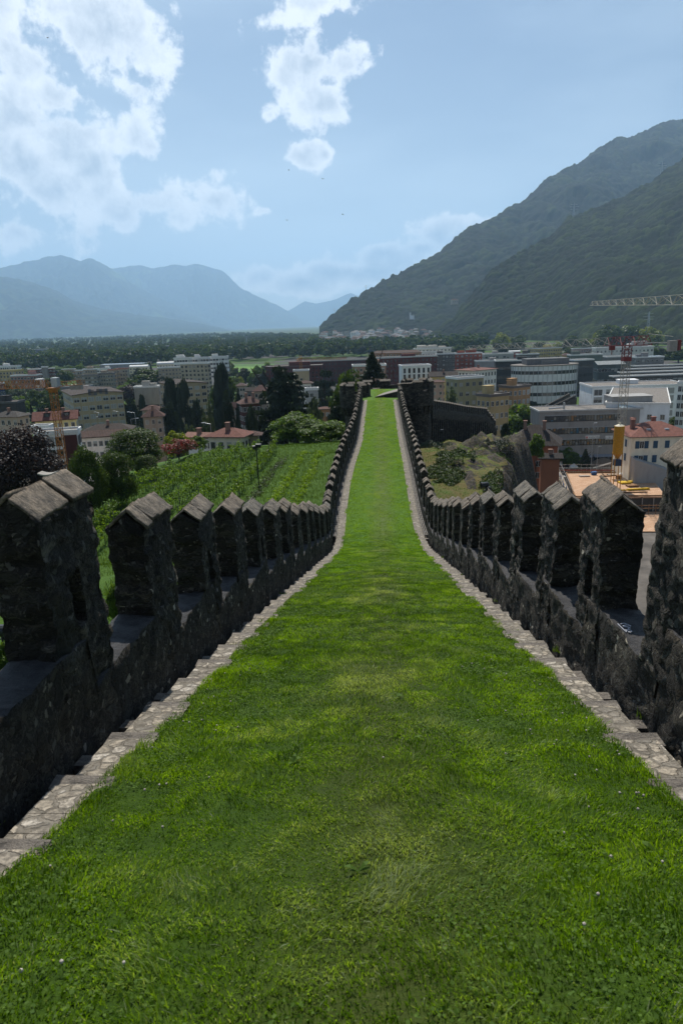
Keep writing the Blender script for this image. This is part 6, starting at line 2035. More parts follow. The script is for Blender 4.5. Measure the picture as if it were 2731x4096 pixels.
def merlon_arc(root, cx, cy, r0, r1, z0, z1, a, da):
    m = MB(); ringwall(m, cx, cy, r0, r1, z0, z1, a - da, a + da, 6)
    o = m.build('merlon', M_RUB2, root)
    c = MB(); rm = (r0 + r1) / 2; k = 7; vs = []
    for i in range(k):
        t = a - da * 1.06 + 2 * da * 1.06 * i / (k - 1)
        for r, z in ((r0 - .06, z1), (rm, z1 + .24), (r1 + .06, z1), (r0 - .06, z1 + .003)):
            vs.append((cx + r * math.cos(t), cy + r * math.sin(t), z))
    fs = []
    for i in range(k - 1):
        for p, q in ((0, 1), (1, 2), (2, 0)):
            fs.append((i * 4 + p, (i + 1) * 4 + p, (i + 1) * 4 + q, i * 4 + q))
    fs += [(0, 1, 2), ((k - 1) * 4 + 2, (k - 1) * 4 + 1, (k - 1) * 4)]
    c.add(vs, fs); c.build('cap', M_CAP, o)


X5 = lambda x, y: (1250 + x * .38265, 1450 + y * .38265)
ZE = float(walk_z(S_END))


def round_tower(name, label, Yc, pxc, prx, ztop_px, zbot_px, foot, angs, shaft):
    c = at_y(*X5(pxc, 400), Yc)
    r = abs(at_y(*X5(pxc + prx, 400), Yc).x - c.x)
    zt = at_y(*X5(pxc, ztop_px), Yc - r * .6).z; zb = at_y(*X5(pxc, zbot_px), Yc - r).z
    zs = zt - 1.05
    root = empty(name, (0, 0, 0), 0, label, 'tower')
    m = MB()
    n = 32
    m.lathe([(r * shaft, foot), (r * shaft * .98, zb - .9), (r * shaft, zb - .85), (r * shaft, zb - .004)], c.x, Yc, n)
    m.build('shaft', M_RUB2, root)
    m = MB(); ringwall(m, c.x, Yc, r - .42, r, zb, zs, n=n); m.lathe([(r - .44, zb), (r - .44, ZE - .2)], c.x, Yc, n, 0)
    m.build('parapet', M_RUB2, root)
    nk = int(2 * math.pi * r / .75)
    for i in range(nk):
        a = 2 * math.pi * i / nk
        if math.sin(a) > .55: continue
        k = MB(); da = .11 / r * 1.6
        P = lambda rr, aa, z: (c.x + rr * math.cos(aa), Yc + rr * math.sin(aa), z)
        k.hexa([P(r * shaft - .1, a - da, zb - 1.1), P(r * shaft + .02, a - da, zb - 1.1), P(r * shaft + .02, a + da, zb - 1.1), P(r * shaft - .1, a + da, zb - 1.1)],
               [P(r * shaft - .1, a - da, zb - .003), P(r - .02, a - da, zb - .003), P(r - .02, a + da, zb - .003), P(r * shaft - .1, a + da, zb - .003)])
        k.build('corbel', M_RUB2, root)
    for (a, da) in angs:
        merlon_arc(root, c.x, Yc, r - .42, r, zs - .003, zt, R(a), R(da))
    return c, r


cl, rl_ = round_tower('turret', 'small round turret with corbels at the left end of the grass walk', 88.0, 447, 160, 240, 478, 20.0,
                      [(-158, 16), (-112, 15), (-60, 15), (150, 16), (60, 18), (105, 16), (-15, 14)], .72)
cr, rr_ = round_tower('round_tower', 'larger round tower with corbels at the right end of the grass walk', 89.5, 1092, 172, 200, 462, 18.0,
                      [(-95, 18), (-35, 16), (10, 15), (60, 16), (115, 16), (165, 14)], .84)
# straight shoulder between the right parapet and the round tower
def shoulder():
    Y = 87.6
    a = at_y(*X5(893, 228), Y); b = at_y(*X5(1062, 228), Y); zb = at_y(*X5(900, 470), Y).z
    root = empty('shoulder_wall', (a.x, Y, zb), 0, 'plain dark wall piece between the right parapet and the round tower', 'castle wall')
    V, Q, _ = gridbox(0, b.x - a.x, 0, .5, 0, a.z - zb, .16)
    mesh_np('wall_body', roughen(V, 5, .03, 2., .02, 6.), Q, M_RUB2, root)
    V, Q, _ = gridbox(-.05, b.x - a.x + .02, -.06, .56, a.z - zb + .01, a.z - zb + .1, .16)
    mesh_np('coping', roughen(V, 6, .015, 2., .01, 6.), Q, M_CAP, root)
shoulder()


def back_parapet():
    Y = 97.5
    P = lambda x, y: at_y(*X5(x, y), Y)
    x0, x1 = P(500, 300).x, P(900, 300).x
    zb = P(600, 334).z - .8
    root = empty('back_parapet', ((x0 + x1) / 2, Y, zb), 0, 'dark parapet with two merlons closing the end of the grass walk', 'castle wall')
    ox = (x0 + x1) / 2
    zs = P(660, 278).z
    V, Q, _ = gridbox(x0 - ox, x1 - ox, 0, .5, 0, zs - zb, .18); mesh_np('wall_body', roughen(V, 8, .03, 2., .02, 6.), Q, M_RUB2, root)
    for (xa, xb, yt) in ((527, 622, 205), (703, 808, 196)):
        a, b = P(xa, yt), P(xb, yt)
        V, Q, _ = gridbox(a.x - ox, b.x - ox, .01, .49, zs - zb - .1, a.z - zb, .15); m = mesh_np('merlon', roughen(V, 9, .03, 2., .02, 6.), Q, M_RUB2, root)
        c = MB(); A0, A1 = a.x - ox - .06, b.x - ox + .06; z = a.z - zb
        c.add([(A0, -.08, z), (A1, -.08, z), (A1, .25, z + .26), (A0, .25, z + .26), (A0, .58, z), (A1, .58, z)], [(0, 1, 2, 3), (3, 2, 5, 4), (0, 3, 4), (1, 5, 2), (0, 4, 5, 1)])
        c.build('cap', M_CAP, m)
    a, b = P(808, 236), P(900, 236)
    V, Q, _ = gridbox(a.x - ox, b.x - ox, .012, .488, zs - zb - .1, a.z - zb, .15); mesh_np('raised_wall', roughen(V, 10, .03, 2., .02, 6.), Q, M_RUB2, root)
    # sunlit sill slabs
    a, b = P(622, 278), P(703, 278)
    V, Q, _ = gridbox(a.x - ox, b.x - ox, -.06, .56, zs - zb + .01, zs - zb + .09, .15); mesh_np('sill', roughen(V, 11, .012, 2., .01, 6.), Q, M_CAP, root)
back_parapet()


def hatch():
    """low stone wedge: cover of a stair, rising to the right"""
    z = ZE + .1
    a = at_z(*X5(652, 366), z); b = at_z(*X5(885, 360), z); c = at_z(*X5(890, 332), z); d = at_z(*X5(735, 338), z)
    o = empty('stair_cover', (b.x, b.y, z), 0, 'low wedge shaped stone stair cover on the grass at the end of the walk', 'stair cover')
    m = MB(); S = lambda p, h: (p.x - b.x, p.y - b.y, h)
    m.hexa([S(a, -.1), S(b, -.1), S(c, -.1), S(d, -.1)], [S(a, .03), S(b, .62), S(c, .62), S(d, .16)])
    m.build('side_wall', M_RUB2, o)
    m = MB(); m.hexa([S(a, .033), S(b, .623), S(c, .623), S(d, .163)], [S(a, .09), S(b, .70), S(c, .70), S(d, .23)])
    m.build('slab', M_SLAB, o)
hatch()


def lower_wall():
    """the wall that runs on from the tower, downhill to the right"""
    Ya, Yb, Yc = 91.0, 124.0, 131.0
    r3 = R3
    tops = [at_y(*r3(945, 668), Ya), at_y(*r3(1100, 692), 102.), at_y(*r3(1250, 722), 113.), at_y(*r3(1432, 742), Yb), at_y(*r3(1528, 872), Yc)]
    bots = [at_y(*r3(945, 1120), Ya).z, at_y(*r3(1100, 1150), 102.).z, at_y(*r3(1250, 1140), 113.).z, at_y(*r3(1432, 1050), Yb).z, at_y(*r3(1528, 1050), Yc).z]
    root = empty('curtain_wall', (tops[0].x, tops[0].y, bots[0]), 0, 'long crenellated dark wall running downhill right of the round tower', 'castle wall')
    O = root.location
    pts = []
    for i in range(4):
        L = (tops[i + 1] - tops[i]).xy.length; n = max(2, int(L / .31))
        for k in range(n):
            f = k / n; p = tops[i].lerp(tops[i + 1], f); pts.append((p.x, p.y, p.z, bots[i] + (bots[i + 1] - bots[i]) * f))
    pts = np.array(pts); P = len(pts)
    d = np.gradient(pts[:, :2], axis=0); d /= np.linalg.norm(d, axis=1)[:, None]
    nv = np.stack([d[:, 1], -d[:, 0]], 1)
    nv = np.where((nv @ np.array([0, -1.0]) > 0)[:, None], nv, -nv)          # towards the viewer
    H = pts[:, 2] - pts[:, 3]
    cor = pts[:, 2] - 2.35
    prof = [(.0, pts[:, 3] - 2.5)]
    for f in np.linspace(0, 1, 10): prof.append((.0, pts[:, 3] + (cor - .8 - pts[:, 3]) * f))
    prof += [(.0, cor - .55), (.28, cor), (.28, cor + .7), (.28, pts[:, 2] - 1.15), (-.15, pts[:, 2] - 1.15), (-.15, pts[:, 3] - 2.5)]
    V = []
    for off, z in prof:
        # shallow vertical ribs of the old masonry
        rib = (np.arange(P) % 6 < 2) * .0
        V.append(np.stack([pts[:, 0] + nv[:, 0] * (off + rib), pts[:, 1] + nv[:, 1] * (off + rib), z + 0 * pts[:, 0]], 1))
    V = np.concatenate(V); V = roughen(V, 3, .09, 1.1, .04, 4.)
    idx = np.arange(len(V)).reshape(len(prof), P)
    Q = np.stack([idx[:-1, :-1], idx[:-1, 1:], idx[1:, 1:], idx[1:, :-1]], -1).reshape(-1, 4)
    mesh_np('wall_body', V - np.array(O), Q, M_RUB2, root)
    # buttress strips under the corbels, merlons above
    for k in range(2, P - 3, 4):
        x, y, zt, zb = pts[k]; m = MB()
        t, nn = d[k], nv[k]
        def C(u, o, z): return (x + t[0] * u + nn[0] * o - O.x, y + t[1] * u + nn[1] * o - O.y, z - O.z)
        zc = zt - 2.35
        m.hexa([C(-.17, -.02, zb - 1), C(.17, -.02, zb - 1), C(.17, .16, zb - 1), C(-.17, .16, zb - 1)], [C(-.17, -.02, zc - .1), C(.17, -.02, zc - .1), C(.17, .26, zc - .1), C(-.17, .26, zc - .1)])
        m.build('buttress', M_RUB2, root)
        m = MB()
        m.hexa([C(-.36, -.12, zt - 1.2), C(.36, -.12, zt - 1.2), C(.36, .30, zt - 1.2), C(-.36, .30, zt - 1.2)], [C(-.36, -.12, zt - .15), C(.36, -.12, zt - .15), C(.36, .30, zt - .15), C(-.36, .30, zt - .15)])
        o = m.build('merlon', M_RUB2, root)
        m = MB()
        m.add([C(-.42, -.18, zt - .15), C(.42, -.18, zt - .15), C(.42, .09, zt + .06), C(-.42, .09, zt + .06), C(.42, .36, zt - .15), C(-.42, .36, zt - .15)], [(0, 1, 2, 3), (3, 2, 4, 5), (0, 3, 5), (1, 4, 2), (0, 5, 4, 1)])
        m.build('cap', M_CAP, o)
lower_wall()


def town_wall():
    """older dark walls between the grey office and the oval office"""
    for (a, b, Ya, Yb, h, lab) in [((300, 735), (590, 585), 232, 300, 5., 'old dark crenellated town wall left of the white grid building, lower stretch'), ((430, 700), (645, 600), 226, 262, 6., 'old dark crenellated town wall left of the white grid building, upper stretch')]:
        A = at_y(*R4(*a), Ya); B = at_y(*R4(*b), Yb)
        root = empty('town_wall', (A.x, A.y, 0), 0, lab, 'castle wall')
        dv = (B - A); L = dv.xy.length; t = dv.xy / L; n = Vector((t.y, -t.x))
        def C(u, o, z): return (t.x * u + n.x * o, t.y * u + n.y * o, z)
        zz = lambda u: A.z + dv.z * u / L
        m = MB(); m.hexa([C(0, -.5, -1), C(L, -.5, -1), C(L, .5, -1), C(0, .5, -1)], [C(0, -.5, zz(0) - 1), C(L, -.5, zz(L) - 1), C(L, .5, zz(L) - 1), C(0, .5, zz(0) - 1)])
        m.build('wall_body', M_RUB2, root)
        k = 0
        while k * 2.4 + 1.4 < L:
            u = k * 2.4; m = MB(); z = zz(u)
            m.hexa([C(u, -.3, z - 1.1), C(u + 1.4, -.3, z - 1.1), C(u + 1.4, .45, z - 1.1), C(u, .45, z - 1.1)], [C(u, -.3, z), C(u + 1.4, -.3, z), C(u + 1.4, .45, z), C(u, .45, z)])
            m.build('merlon', M_RUB2, root); k += 1
town_wall()
# ------------------------------------------------------------------ cranes
M_ORC = paint((.36, .14, .015), .5, nm='orange_crane_paint')
M_CRC = paint((.36, .335, .27), .5, nm='cream_crane_paint')
M_RDC = paint((.16, .018, .015), .5, nm='red_crane_paint')
M_CONC = paint((.3, .28, .25), .9, nm='concrete')


def truss(mb, a, b, w, bays, r, tri=False, up=Vector((0, 0, 1)), w1=None, mi=0):
    """lattice beam of square (or triangular) section from a to b"""
    a, b = Vector(a), Vector(b); d = (b - a).normalized()
    s = d.cross(up).normalized(); u = s.cross(d).normalized()
    w1 = w if w1 is None else w1
    def sec(f):
        ww = (w + (w1 - w) * f) / 2; c = a.lerp(b, f)
        return [c + s * ww - u * ww, c - s * ww - u * ww, c + u * ww] if tri else [c + s * ww - u * ww, c - s * ww - u * ww, c - s * ww + u * ww, c + s * ww + u * ww]
    n = 3 if tri else 4
    prev = sec(0)
    for i in range(n): mb.bar(prev[i], prev[(i + 1) % n], r * .7, mi)
    for k in range(bays):
        cur = sec((k + 1) / bays)
        for i in range(n):
            mb.bar(prev[i], cur[i], r, mi)
            j = (i + 1) % n
            mb.bar(cur[i], cur[j], r * .6, mi)
            if k % 2: mb.bar(prev[i], cur[j], r * .6, mi)
            else: mb.bar(prev[j], cur[i], r * .6, mi)
        prev = cur


def orange_crane():
    Y = 136.0
    top = at_y(*R1(476, 566), Y)
    root = empty('tower_crane', (top.x, Y, 0), 0, 'orange tower crane on the left with a white cab and long jib', 'crane')
    O = root.location
    T = Vector((0, 0, top.z))
    m = MB(); truss(m, (0, 0, 0), T, 1.15, 26, .072, up=Vector((0, 1, 0))); m.build('mast', M_ORC, root)
    tip = at_y(*R1(-120, 574), 122.0) - O
    m = MB(); truss(m, T + Vector((-.8, 0, .9)), tip + Vector((0, 0, .6)), 1.4, 20, .062, tri=True); m.build('jib', M_ORC, root)
    end = at_y(*R1(742, 512), 150.0) - O
    m = MB(); truss(m, T + Vector((.8, 0, .7)), end, .9, 7, .06); m.build('counter_jib', M_ORC, root)
    m = MB(); m.box(end.x - 2.6, end.y - .6, end.z - 1.5, end.x - .2, end.y + .6, end.z - .46); m.build('counterweight', M_CONC, root)
    m = MB(); m.box(-2.9, -.9, T.z + .1, -1.6, .6, T.z + 1.9, 0); m.box(-2.92, -.92, T.z + .8, -2.0, .3, T.z + 1.6, 1); m.build('cab', [M_WHITE, M_GLASS], root)
    m = MB(); m.box(.1, -.8, T.z + .3, 1.3, .8, T.z + 2.0); m.build('machine_box', M_METAL, root)
    m = MB(); m.box(-1.0, -.9, T.z - .3, 1.0, .9, T.z + .09); m.lathe([(.85, T.z - .8), (.95, T.z - .3)], 0, 0, 12); m.build('slewing_ring', M_ORC, root)


def red_crane():
    Y = 190.0
    top = at_y(*R4(1087, 178), Y)
    root = empty('tower_crane', (top.x, Y, 0), 0, 'large tower crane with red head and cream lattice mast on the right', 'crane')
    O = root.location; T = Vector((0, 0, top.z))
    zr = at_y(*R4(1087, 305), Y).z
    m = MB(); truss(m, (0, 0, 0), (0, 0, zr), 1.75, 20, .085, up=Vector((0, 1, 0))); m.build('mast', M_CRC, root)
    m = MB(); truss(m, (0, 0, zr), T, 1.85, 4, .12, up=Vector((0, 1, 0))); m.box(-1.05, -1.05, zr - .1, 1.05, 1.05, zr + .9); m.build('slewing_section', M_RDC, root)
    j0 = at_y(*R4(1262, 152), 176.) - O; j1 = at_y(*R4(918, 160), 206.) - O; j2 = at_y(*R4(-276, 208), 312.) - O
    m = MB(); truss(m, j0 + Vector((0, 0, .6)), j1 + Vector((0, 0, .6)), 2.3, 6, .12, tri=True); m.build('jib_root', M_RDC, root)
    m = MB(); truss(m, j1 + Vector((0, 0, .6)), j2 + Vector((0, 0, .6)), 2.3, 18, .11, tri=True, w1=1.8); m.build('jib', M_CRC, root)
    e = at_y(*R4(1530, 158), 160.) - O
    m = MB(); m.bar(j0 + Vector((-.6, 0, 0)), e + Vector((-.6, 0, .2)), .16); m.bar(j0 + Vector((.6, 0, 0)), e + Vector((.6, 0, .2)), .16); m.bar(j0 + Vector((0, 0, 2.2)), e + Vector((-1.5, 0, 1.6)), .07)
    m.build('counter_jib', M_CRC, root)
    m = MB()
    for k in range(3): m.box(e.x - 2.4 + k * .6, e.y - .7, e.z - 1.7, e.x - 1.84 + k * .6, e.y + .7, e.z + .7)
    m.build('counterweight', M_CONC, root)
    m = MB(); m.box(e.x - .25, e.y - .6, e.z - 1.5, e.x + .25, e.y + .6, e.z + .8); m.build('end_frame', M_RDC, root)
    c = at_y(*R4(1195, 155), 184.) - O
    m = MB(); m.box(c.x - 2., c.y - .7, c.z - .7, c.x + 1.8, c.y + .7, c.z + .5); m.build('machine_box', paint((.45, .43, .4), .6, nm='grey_box'), root)
    c = at_y(*R4(957, 188), 203.) - O
    m = MB(); m.box(c.x - .7, c.y - .6, c.z - .9, c.x + .7, c.y + .6, c.z + .3); m.bar((c.x, c.y, c.z - .9), (c.x, c.y, c.z - 2.2), .12); m.build('trolley', M_RDC, root)


def near_jib_crane():
    a = at_y(2366, 1214, 205.); b = at_y(2731, 1198, 104.); e = b + (b - a) * .22
    root = empty('tower_crane', (e.x, e.y, 0), 0, 'cream lattice crane jib reaching in from the right edge before the wooded hill', 'crane')
    O = root.location
    m = MB(); truss(m, e - O, a - O, 1.5, 24, .06, tri=True, w1=1.1); m.build('jib', M_CRC, root)
    m = MB(); truss(m, (0, 0, 0), (0, 0, e.z + .5), 1.8, 20, .08, up=Vector((0, 1, 0))); m.build('mast', M_CRC, root)
    m = MB(); d = (e - a).normalized(); truss(m, (0, 0, e.z), Vector((0, 0, e.z)) + d * 14, 1.2, 6, .06); m.build('counter_jib', M_CRC, root)


def small_crane():
    Y = 420.
    t = at_y(*R2(1125, 305), Y)
    root = empty('tower_crane', (t.x, Y, 0), 0, 'slim orange crane in front of the brick office wings', 'crane'); O = root.location
    m = MB(); truss(m, (0, 0, 0), (0, 0, t.z + 2), 1.5, 22, .1, up=Vector((0, 1, 0))); m.build('mast', M_ORC, root)
    b = at_y(*R2(1530, 296), 440.) - O; c = at_y(*R2(1092, 318), 418.) - O
    m = MB(); truss(m, (0, 0, t.z), b, 1.3, 26, .08, tri=True); m.build('jib', M_ORC, root)
    m = MB(); truss(m, (0, 0, t.z), c, 1.2, 3, .1); m.build('counter_jib', M_ORC, root)
orange_crane(); red_crane(); near_jib_crane(); small_crane()


# ------------------------------------------------------------------ building site, silo, garden
def silo():
    Y = 166.
    c = at_y(*R4(1012, 1000), Y); r = abs(at_y(*R4(1054, 1000), Y).x - c.x)
    zt = at_y(*R4(1012, 868), Y).z; zk = at_y(*R4(1012, 1100), Y).z; zc = at_y(*R4(1012, 1150), Y).z
    root = empty('silo', (c.x, Y, 0), 0, 'tall yellow cement silo on legs beside the cream house', 'silo')
    m = MB(); m.lathe([(r, zk), (r, zt)], 0, 0, 24)
    for k in range(5):
        z = zk + (zt - zk) * k / 4; m.lathe([(r + .05, z - .06), (r + .05, z + .06)], 0, 0, 24)
    m.build('tank', paint((.50, .24, .008), .45, nm='yellow_silo_paint', var=.15), root, smooth=False)
    m = MB(); m.lathe([(r * 1.02, zt + .003), (r * .2, zt + .55), (r * .2, zt + .8)], 0, 0, 24); m.build('lid', paint((.55, .5, .38), .6, nm='pale_lid'), root)
    m = MB(); m.lathe([(.2, zc), (r * .98, zk - .003)], 0, 0, 20); m.build('hopper', paint((.42, .2, .01), .5, nm='yellow_hopper_paint'), root)
    for sx in (-1, 1):
        for sy in (-1, 1):
            m = MB(); m.bar((sx * r * .72, sy * r * .72, 0), (sx * r * .72, sy * r * .72, zk + .3), .11); m.build('leg', paint((.42, .2, .01), .5, nm='yellow_hopper_paint'), root)
    zb = at_y(*R4(1012, 1190), Y).z
    m = MB(); m.box(-.75, -.9, zb - .4, .75, .6, zc - .05); m.build('mixer_box', paint((.015, .03, .07), .6, nm='dark_blue_box'), root)
silo()


def mat_formwork():
    t = NT('wooden_formwork_deck')
    v = t.coords('Object')
    b = t.n('ShaderNodeTexBrick'); t.L.new(v, b.inputs[0])
    b.inputs['Color1'].default_value = (.46, .25, .13, 1); b.inputs['Color2'].default_value = (.58, .36, .22, 1); b.inputs['Mortar'].default_value = (.2, .12, .07, 1)
    b.inputs['Scale'].default_value = .35; b.inputs['Mortar Size'].default_value = .008
    n = t.noise(v, 1.2, 6, .7).outputs[0]
    return t.done(t.bsdf(t.mix(t.math('MULTIPLY', n, .5), b.outputs[0], (.3, .22, .16, 1)), .8))


ZD = 4.0
M_DECK = mat_formwork()
M_WOOD = paint((.24, .13, .06), .85, nm='rough_timber', var=.3)
M_YELP = paint((.62, .40, .015), .6, nm='yellow_formwork_panel')
M_BLUEP = paint((.04, .1, .25), .6, nm='blue_scaffold_net')


def site():
    P = [at_z(*R4(*p), ZD) for p in ((565, 1272), (1260, 1268), (1420, 1470), (640, 1480))]
    root = empty('formwork_deck', (P[0].x, P[0].y, ZD), 0, 'wooden formwork deck of the building site at the right', 'building site')
    O = root.location
    m = MB(); b = [tuple(p - O) for p in P]
    m.hexa([(x, y, -.35) for x, y, z in b][::-1], [(x, y, 0) for x, y, z in b][::-1]); m.build('deck', M_DECK, root)
    m = MB()
    for k in range(9):
        p = P[3].lerp(P[2], k / 8) - O; m.bar((p.x, p.y + .3, -ZD), (p.x, p.y + .3, -.36), .15)
    for k in range(7):
        p = P[0].lerp(P[3], k / 6) - O; m.bar((p.x + .3, p.y, -ZD), (p.x + .3, p.y, -.36), .15)
    m.build('prop', M_CONC, root)['kind'] = 'stuff'
    # timber edge beams
    for a, c in ((0, 1), (3, 2), (0, 3)):
        m = MB(); p, q = P[a] - O, P[c] - O; m.bar((p.x, p.y, .25), (q.x, q.y, .25), .2); m.build('edge_beam', M_WOOD, root)
    def pt(x, y): return at_z(*R4(x, y), ZD)
    rs = random.Random(5)
    for (x, y, w, d, mt, lab) in [(1060, 1358, 2.6, 2.2, M_YELP, 'left bright yellow formwork panel on the timber deck'), (1150, 1350, 4.6, 1.4, M_YELP, 'long yellow formwork panel on the timber deck'), (1130, 1385, 2.6, 2.0, M_WOOD, 'brown timber panel stack on the deck edge'), (1180, 1415, 5.5, .9, M_YELP, 'narrow yellow panel row at the front of the deck')]:
        p = pt(x, y); m = MB()
        for k in range(3): m.box(-w / 2 + rs.uniform(-.1, .1), -d / 2, .005 + k * .13, w / 2 + rs.uniform(-.1, .1), d / 2, .12 + k * .13)
        m.box(-w / 2, -d / 2 - .1, .4, w / 2, -d / 2 + .1, .5)
        o = m.build('plank_pile', mt, loc=p); o.rotation_euler = (0, 0, .06); tag(o, lab, 'building material')
    for k, (x, y, lab) in enumerate([(1090, 1318, 'long dark timber beams lying across the deck'), (1160, 1300, 'pile of weathered planks at the back of the deck'), (1050, 1335, 'loose beams beside the yellow panels')]):
        p = pt(x, y); m = MB()
        for i in range(6):
            yy = (i - 3) * .35; m.hexa([(-2.5 + rs.uniform(-.6, .6), yy, .01), (2.4, yy + rs.uniform(-.2, .2), .01), (2.4, yy + .16, .01), (-2.5, yy + .16, .01)], [(-2.5, yy, .2), (2.4, yy, .2), (2.4, yy + .16, .2), (-2.5, yy + .16, .2)])
        o = m.build('timber_stack', paint((.2, .16, .12), .9, nm='weathered_timber', var=.3), loc=p); o.rotation_euler = (0, 0, rs.uniform(-.1, .1)); tag(o, lab, 'timber')
    # concrete wall under the front edge, lower boards before it
    p, q = P[3] - O, P[2] - O
    m = MB(); m.hexa([(p.x, p.y + .5, -ZD), (q.x, q.y + .5, -ZD), (q.x, q.y + .9, -ZD), (p.x, p.y + .9, -ZD)], [(p.x, p.y + .5, -.36), (q.x, q.y + .5, -.36), (q.x, q.y + .9, -.36), (p.x, p.y + .9, -.36)])
    m.build('front_wall', paint((.07, .062, .052), .9, nm='dark_concrete'), root)
    m = MB()
    for z in (-2.2, -1.5): m.bar((p.x, p.y - 2.5, z), (q.x, q.y - 2.5, z), .09)
    for k in range(14):
        f = k / 13.; m.bar((p.x + (q.x - p.x) * f, p.y + (q.y - p.y) * f - 2.5, -ZD), (p.x + (q.x - p.x) * f, p.y + (q.y - p.y) * f - 2.5, -1.2), .07)
    m.build('timber_rail', M_WOOD, root)
    m = MB(); m.hexa([(p.x, p.y - 16, -ZD + .1), (q.x, q.y - 16, -ZD + .1), (q.x, q.y - .1, -ZD + .1), (p.x, p.y - .1, -ZD + .1)], [(p.x, p.y - 16, -ZD + .3), (q.x, q.y - 16, -ZD + .3), (q.x, q.y - .1, -ZD + .3), (p.x, p.y - .1, -ZD + .3)])
    m.build('lower_deck', M_DECK, root)
    for k, (x, y, w, d, h, mt, lab) in enumerate([(1080, 1420, 7., .25, .3, M_YELP, 'long thin yellow beam behind the front edge of the deck'), (1150, 1440, 6., .22, .3, paint((.3, .16, .07), .8, nm='orange_timber'), 'orange timber beam at the front edge of the deck'),
                                                  (960, 1290, 2.4, 1.6, .35, paint((.26, .2, .15), .9, nm='grey_plywood'), 'grey plywood pile left of the white material bag'), (900, 1300, 3.2, .7, .25, M_WOOD, 'brown boards left of the small crate'),
                                                  (1190, 1330, 2.0, 1.4, .5, M_YELP, 'yellow panel stack at the right of the deck'), (1120, 1290, 3.4, .9, .6, paint((.1, .085, .07), .9, nm='dark_netting'), 'dark bundle of netting behind the planks'),
                                                  (720, 1300, 2.6, 1.2, .3, paint((.35, .3, .25), .9, nm='pale_plywood'), 'pale plywood pile near the scaffold'), (800, 1285, 1.2, 1.2, .9, M_BLUEP, 'small blue drum group at the back of the deck')]):
        pp = pt(x, y); m = MB(); nb = 4
        for i in range(nb): m.box(-w / 2 + rs.uniform(-.15, .15), -d / 2 + rs.uniform(-.05, .05), .008 + h * i / nb, w / 2 + rs.uniform(-.15, .15), d / 2, h * (i + .85) / nb)
        o = m.build('plank_pile', mt, loc=pp); o.rotation_euler = (0, 0, rs.uniform(-.2, .2)); tag(o, lab, 'building material')
    p = pt(1042, 1300); m = MB(); m.lathe([(.75, 0), (.85, .5), (.6, 1.0), (.2, 1.15)], 0, 0, 10); tag(m.build('material_bag', M_WHITE, loc=p, smooth=True), 'white material bag on the building site deck', 'bag')
    p = pt(1012, 1322); m = MB(); m.box(-.6, -.6, .01, .6, .6, 1.0); m.box(-.65, -.65, 1.003, .65, .65, 1.08); tag(m.build('tool_crate', M_WOOD, loc=p), 'small brown crate in the middle of the deck', 'crate')
    # guard rail along the back
    a, b = at_z(*R4(500, 1262), ZD), at_z(*R4(1270, 1262), ZD)
    r = empty('guard_rail', a, 0, 'scaffold guard rail with red and white boards along the back of the deck', 'railing')
    d = b - a
    for i in range(17):
        m = MB(); q = d * (i / 16.); m.bar((q.x, q.y, -.5), (q.x, q.y, 2.3), .05); m.build('post', M_GALV, r)
    for z, mt, h in ((.5, paint((.35, .09, .05), .7, nm='red_board'), .16), (1.15, paint((.4, .4, .38), .6, nm='pale_board'), .09), (2.1, M_GALV, .05)):
        m = MB(); m.bar((0, 0, z), (d.x, d.y, z), h); m.build('rail', mt, r)
    # scaffold along the left edge
    a, b = at_z(*R4(520, 1215), ZD + 3.5), at_z(*R4(625, 1500), ZD + 2.0)
    r = empty('scaffold', (a.x, a.y, 0), 0, 'narrow metal scaffold with blue and white netting along the left side of the site', 'scaffold')
    d = Vector((b.x - a.x, b.y - a.y, 0)); L = d.length; t = d / L; n = Vector((t.y, -t.x, 0)) * 1.0
    m = MB(); k = 9
    for i in range(k + 1):
        q = t * (L * i / k)
        for s in (0, 1): m.bar(q + n * s, q + n * s + Vector((0, 0, 9 - i * .25)), .06)
        for z in (2, 4, 6, 8):
            if i < k: m.bar(q + Vector((0, 0, z)), q + t * (L / k) + Vector((0, 0, z)), .045); m.bar(q + n + Vector((0, 0, z)), q + n + t * (L / k) + Vector((0, 0, z)), .045)
            m.bar(q + Vector((0, 0, z)), q + n + Vector((0, 0, z)), .045)
    m.build('tube_frame', M_GALV, r)
    for z in (2, 4, 6):
        m = MB(); q = t * L; m.hexa([(0, 0, z + .05), tuple(q + Vector((0, 0, z + .05))), tuple(q + n + Vector((0, 0, z + .05))), tuple(n + Vector((0, 0, z + .05)))], [(0, 0, z + .1), tuple(q + Vector((0, 0, z + .1))), tuple(q + n + Vector((0, 0, z + .1))), tuple(n + Vector((0, 0, z + .1)))])
        m.build('walk_board', paint((.3, .22, .14), .8, nm='scaffold_board'), r)
    rs = random.Random(3)
    for i in range(9):
        m = MB(); q = t * (L * (i + .1) / k); q2 = t * (L * (i + .7) / k); z = rs.uniform(6.4, 7.2)
        m.hexa([tuple(q + n * 1.03 + Vector((0, 0, z))), tuple(q2 + n * 1.03 + Vector((0, 0, z))), tuple(q2 + n * 1.06 + Vector((0, 0, z))), tuple(q + n * 1.06 + Vector((0, 0, z)))],
               [tuple(q + n * 1.03 + Vector((0, 0, z + .9))), tuple(q2 + n * 1.03 + Vector((0, 0, z + .7))), tuple(q2 + n * 1.06 + Vector((0, 0, z + .7))), tuple(q + n * 1.06 + Vector((0, 0, z + .9)))])
        m.build('net_panel', M_BLUEP if i % 2 else M_WHITE, r)
    # site container
    p = at_z(*R4(480, 1310), 3.0); m = MB(); m.box(-2.2, -1.2, 0, 2.2, 1.2, 3.2, 0); m.box(-2.3, -1.3, 3.203, 2.3, 1.3, 3.4, 0)
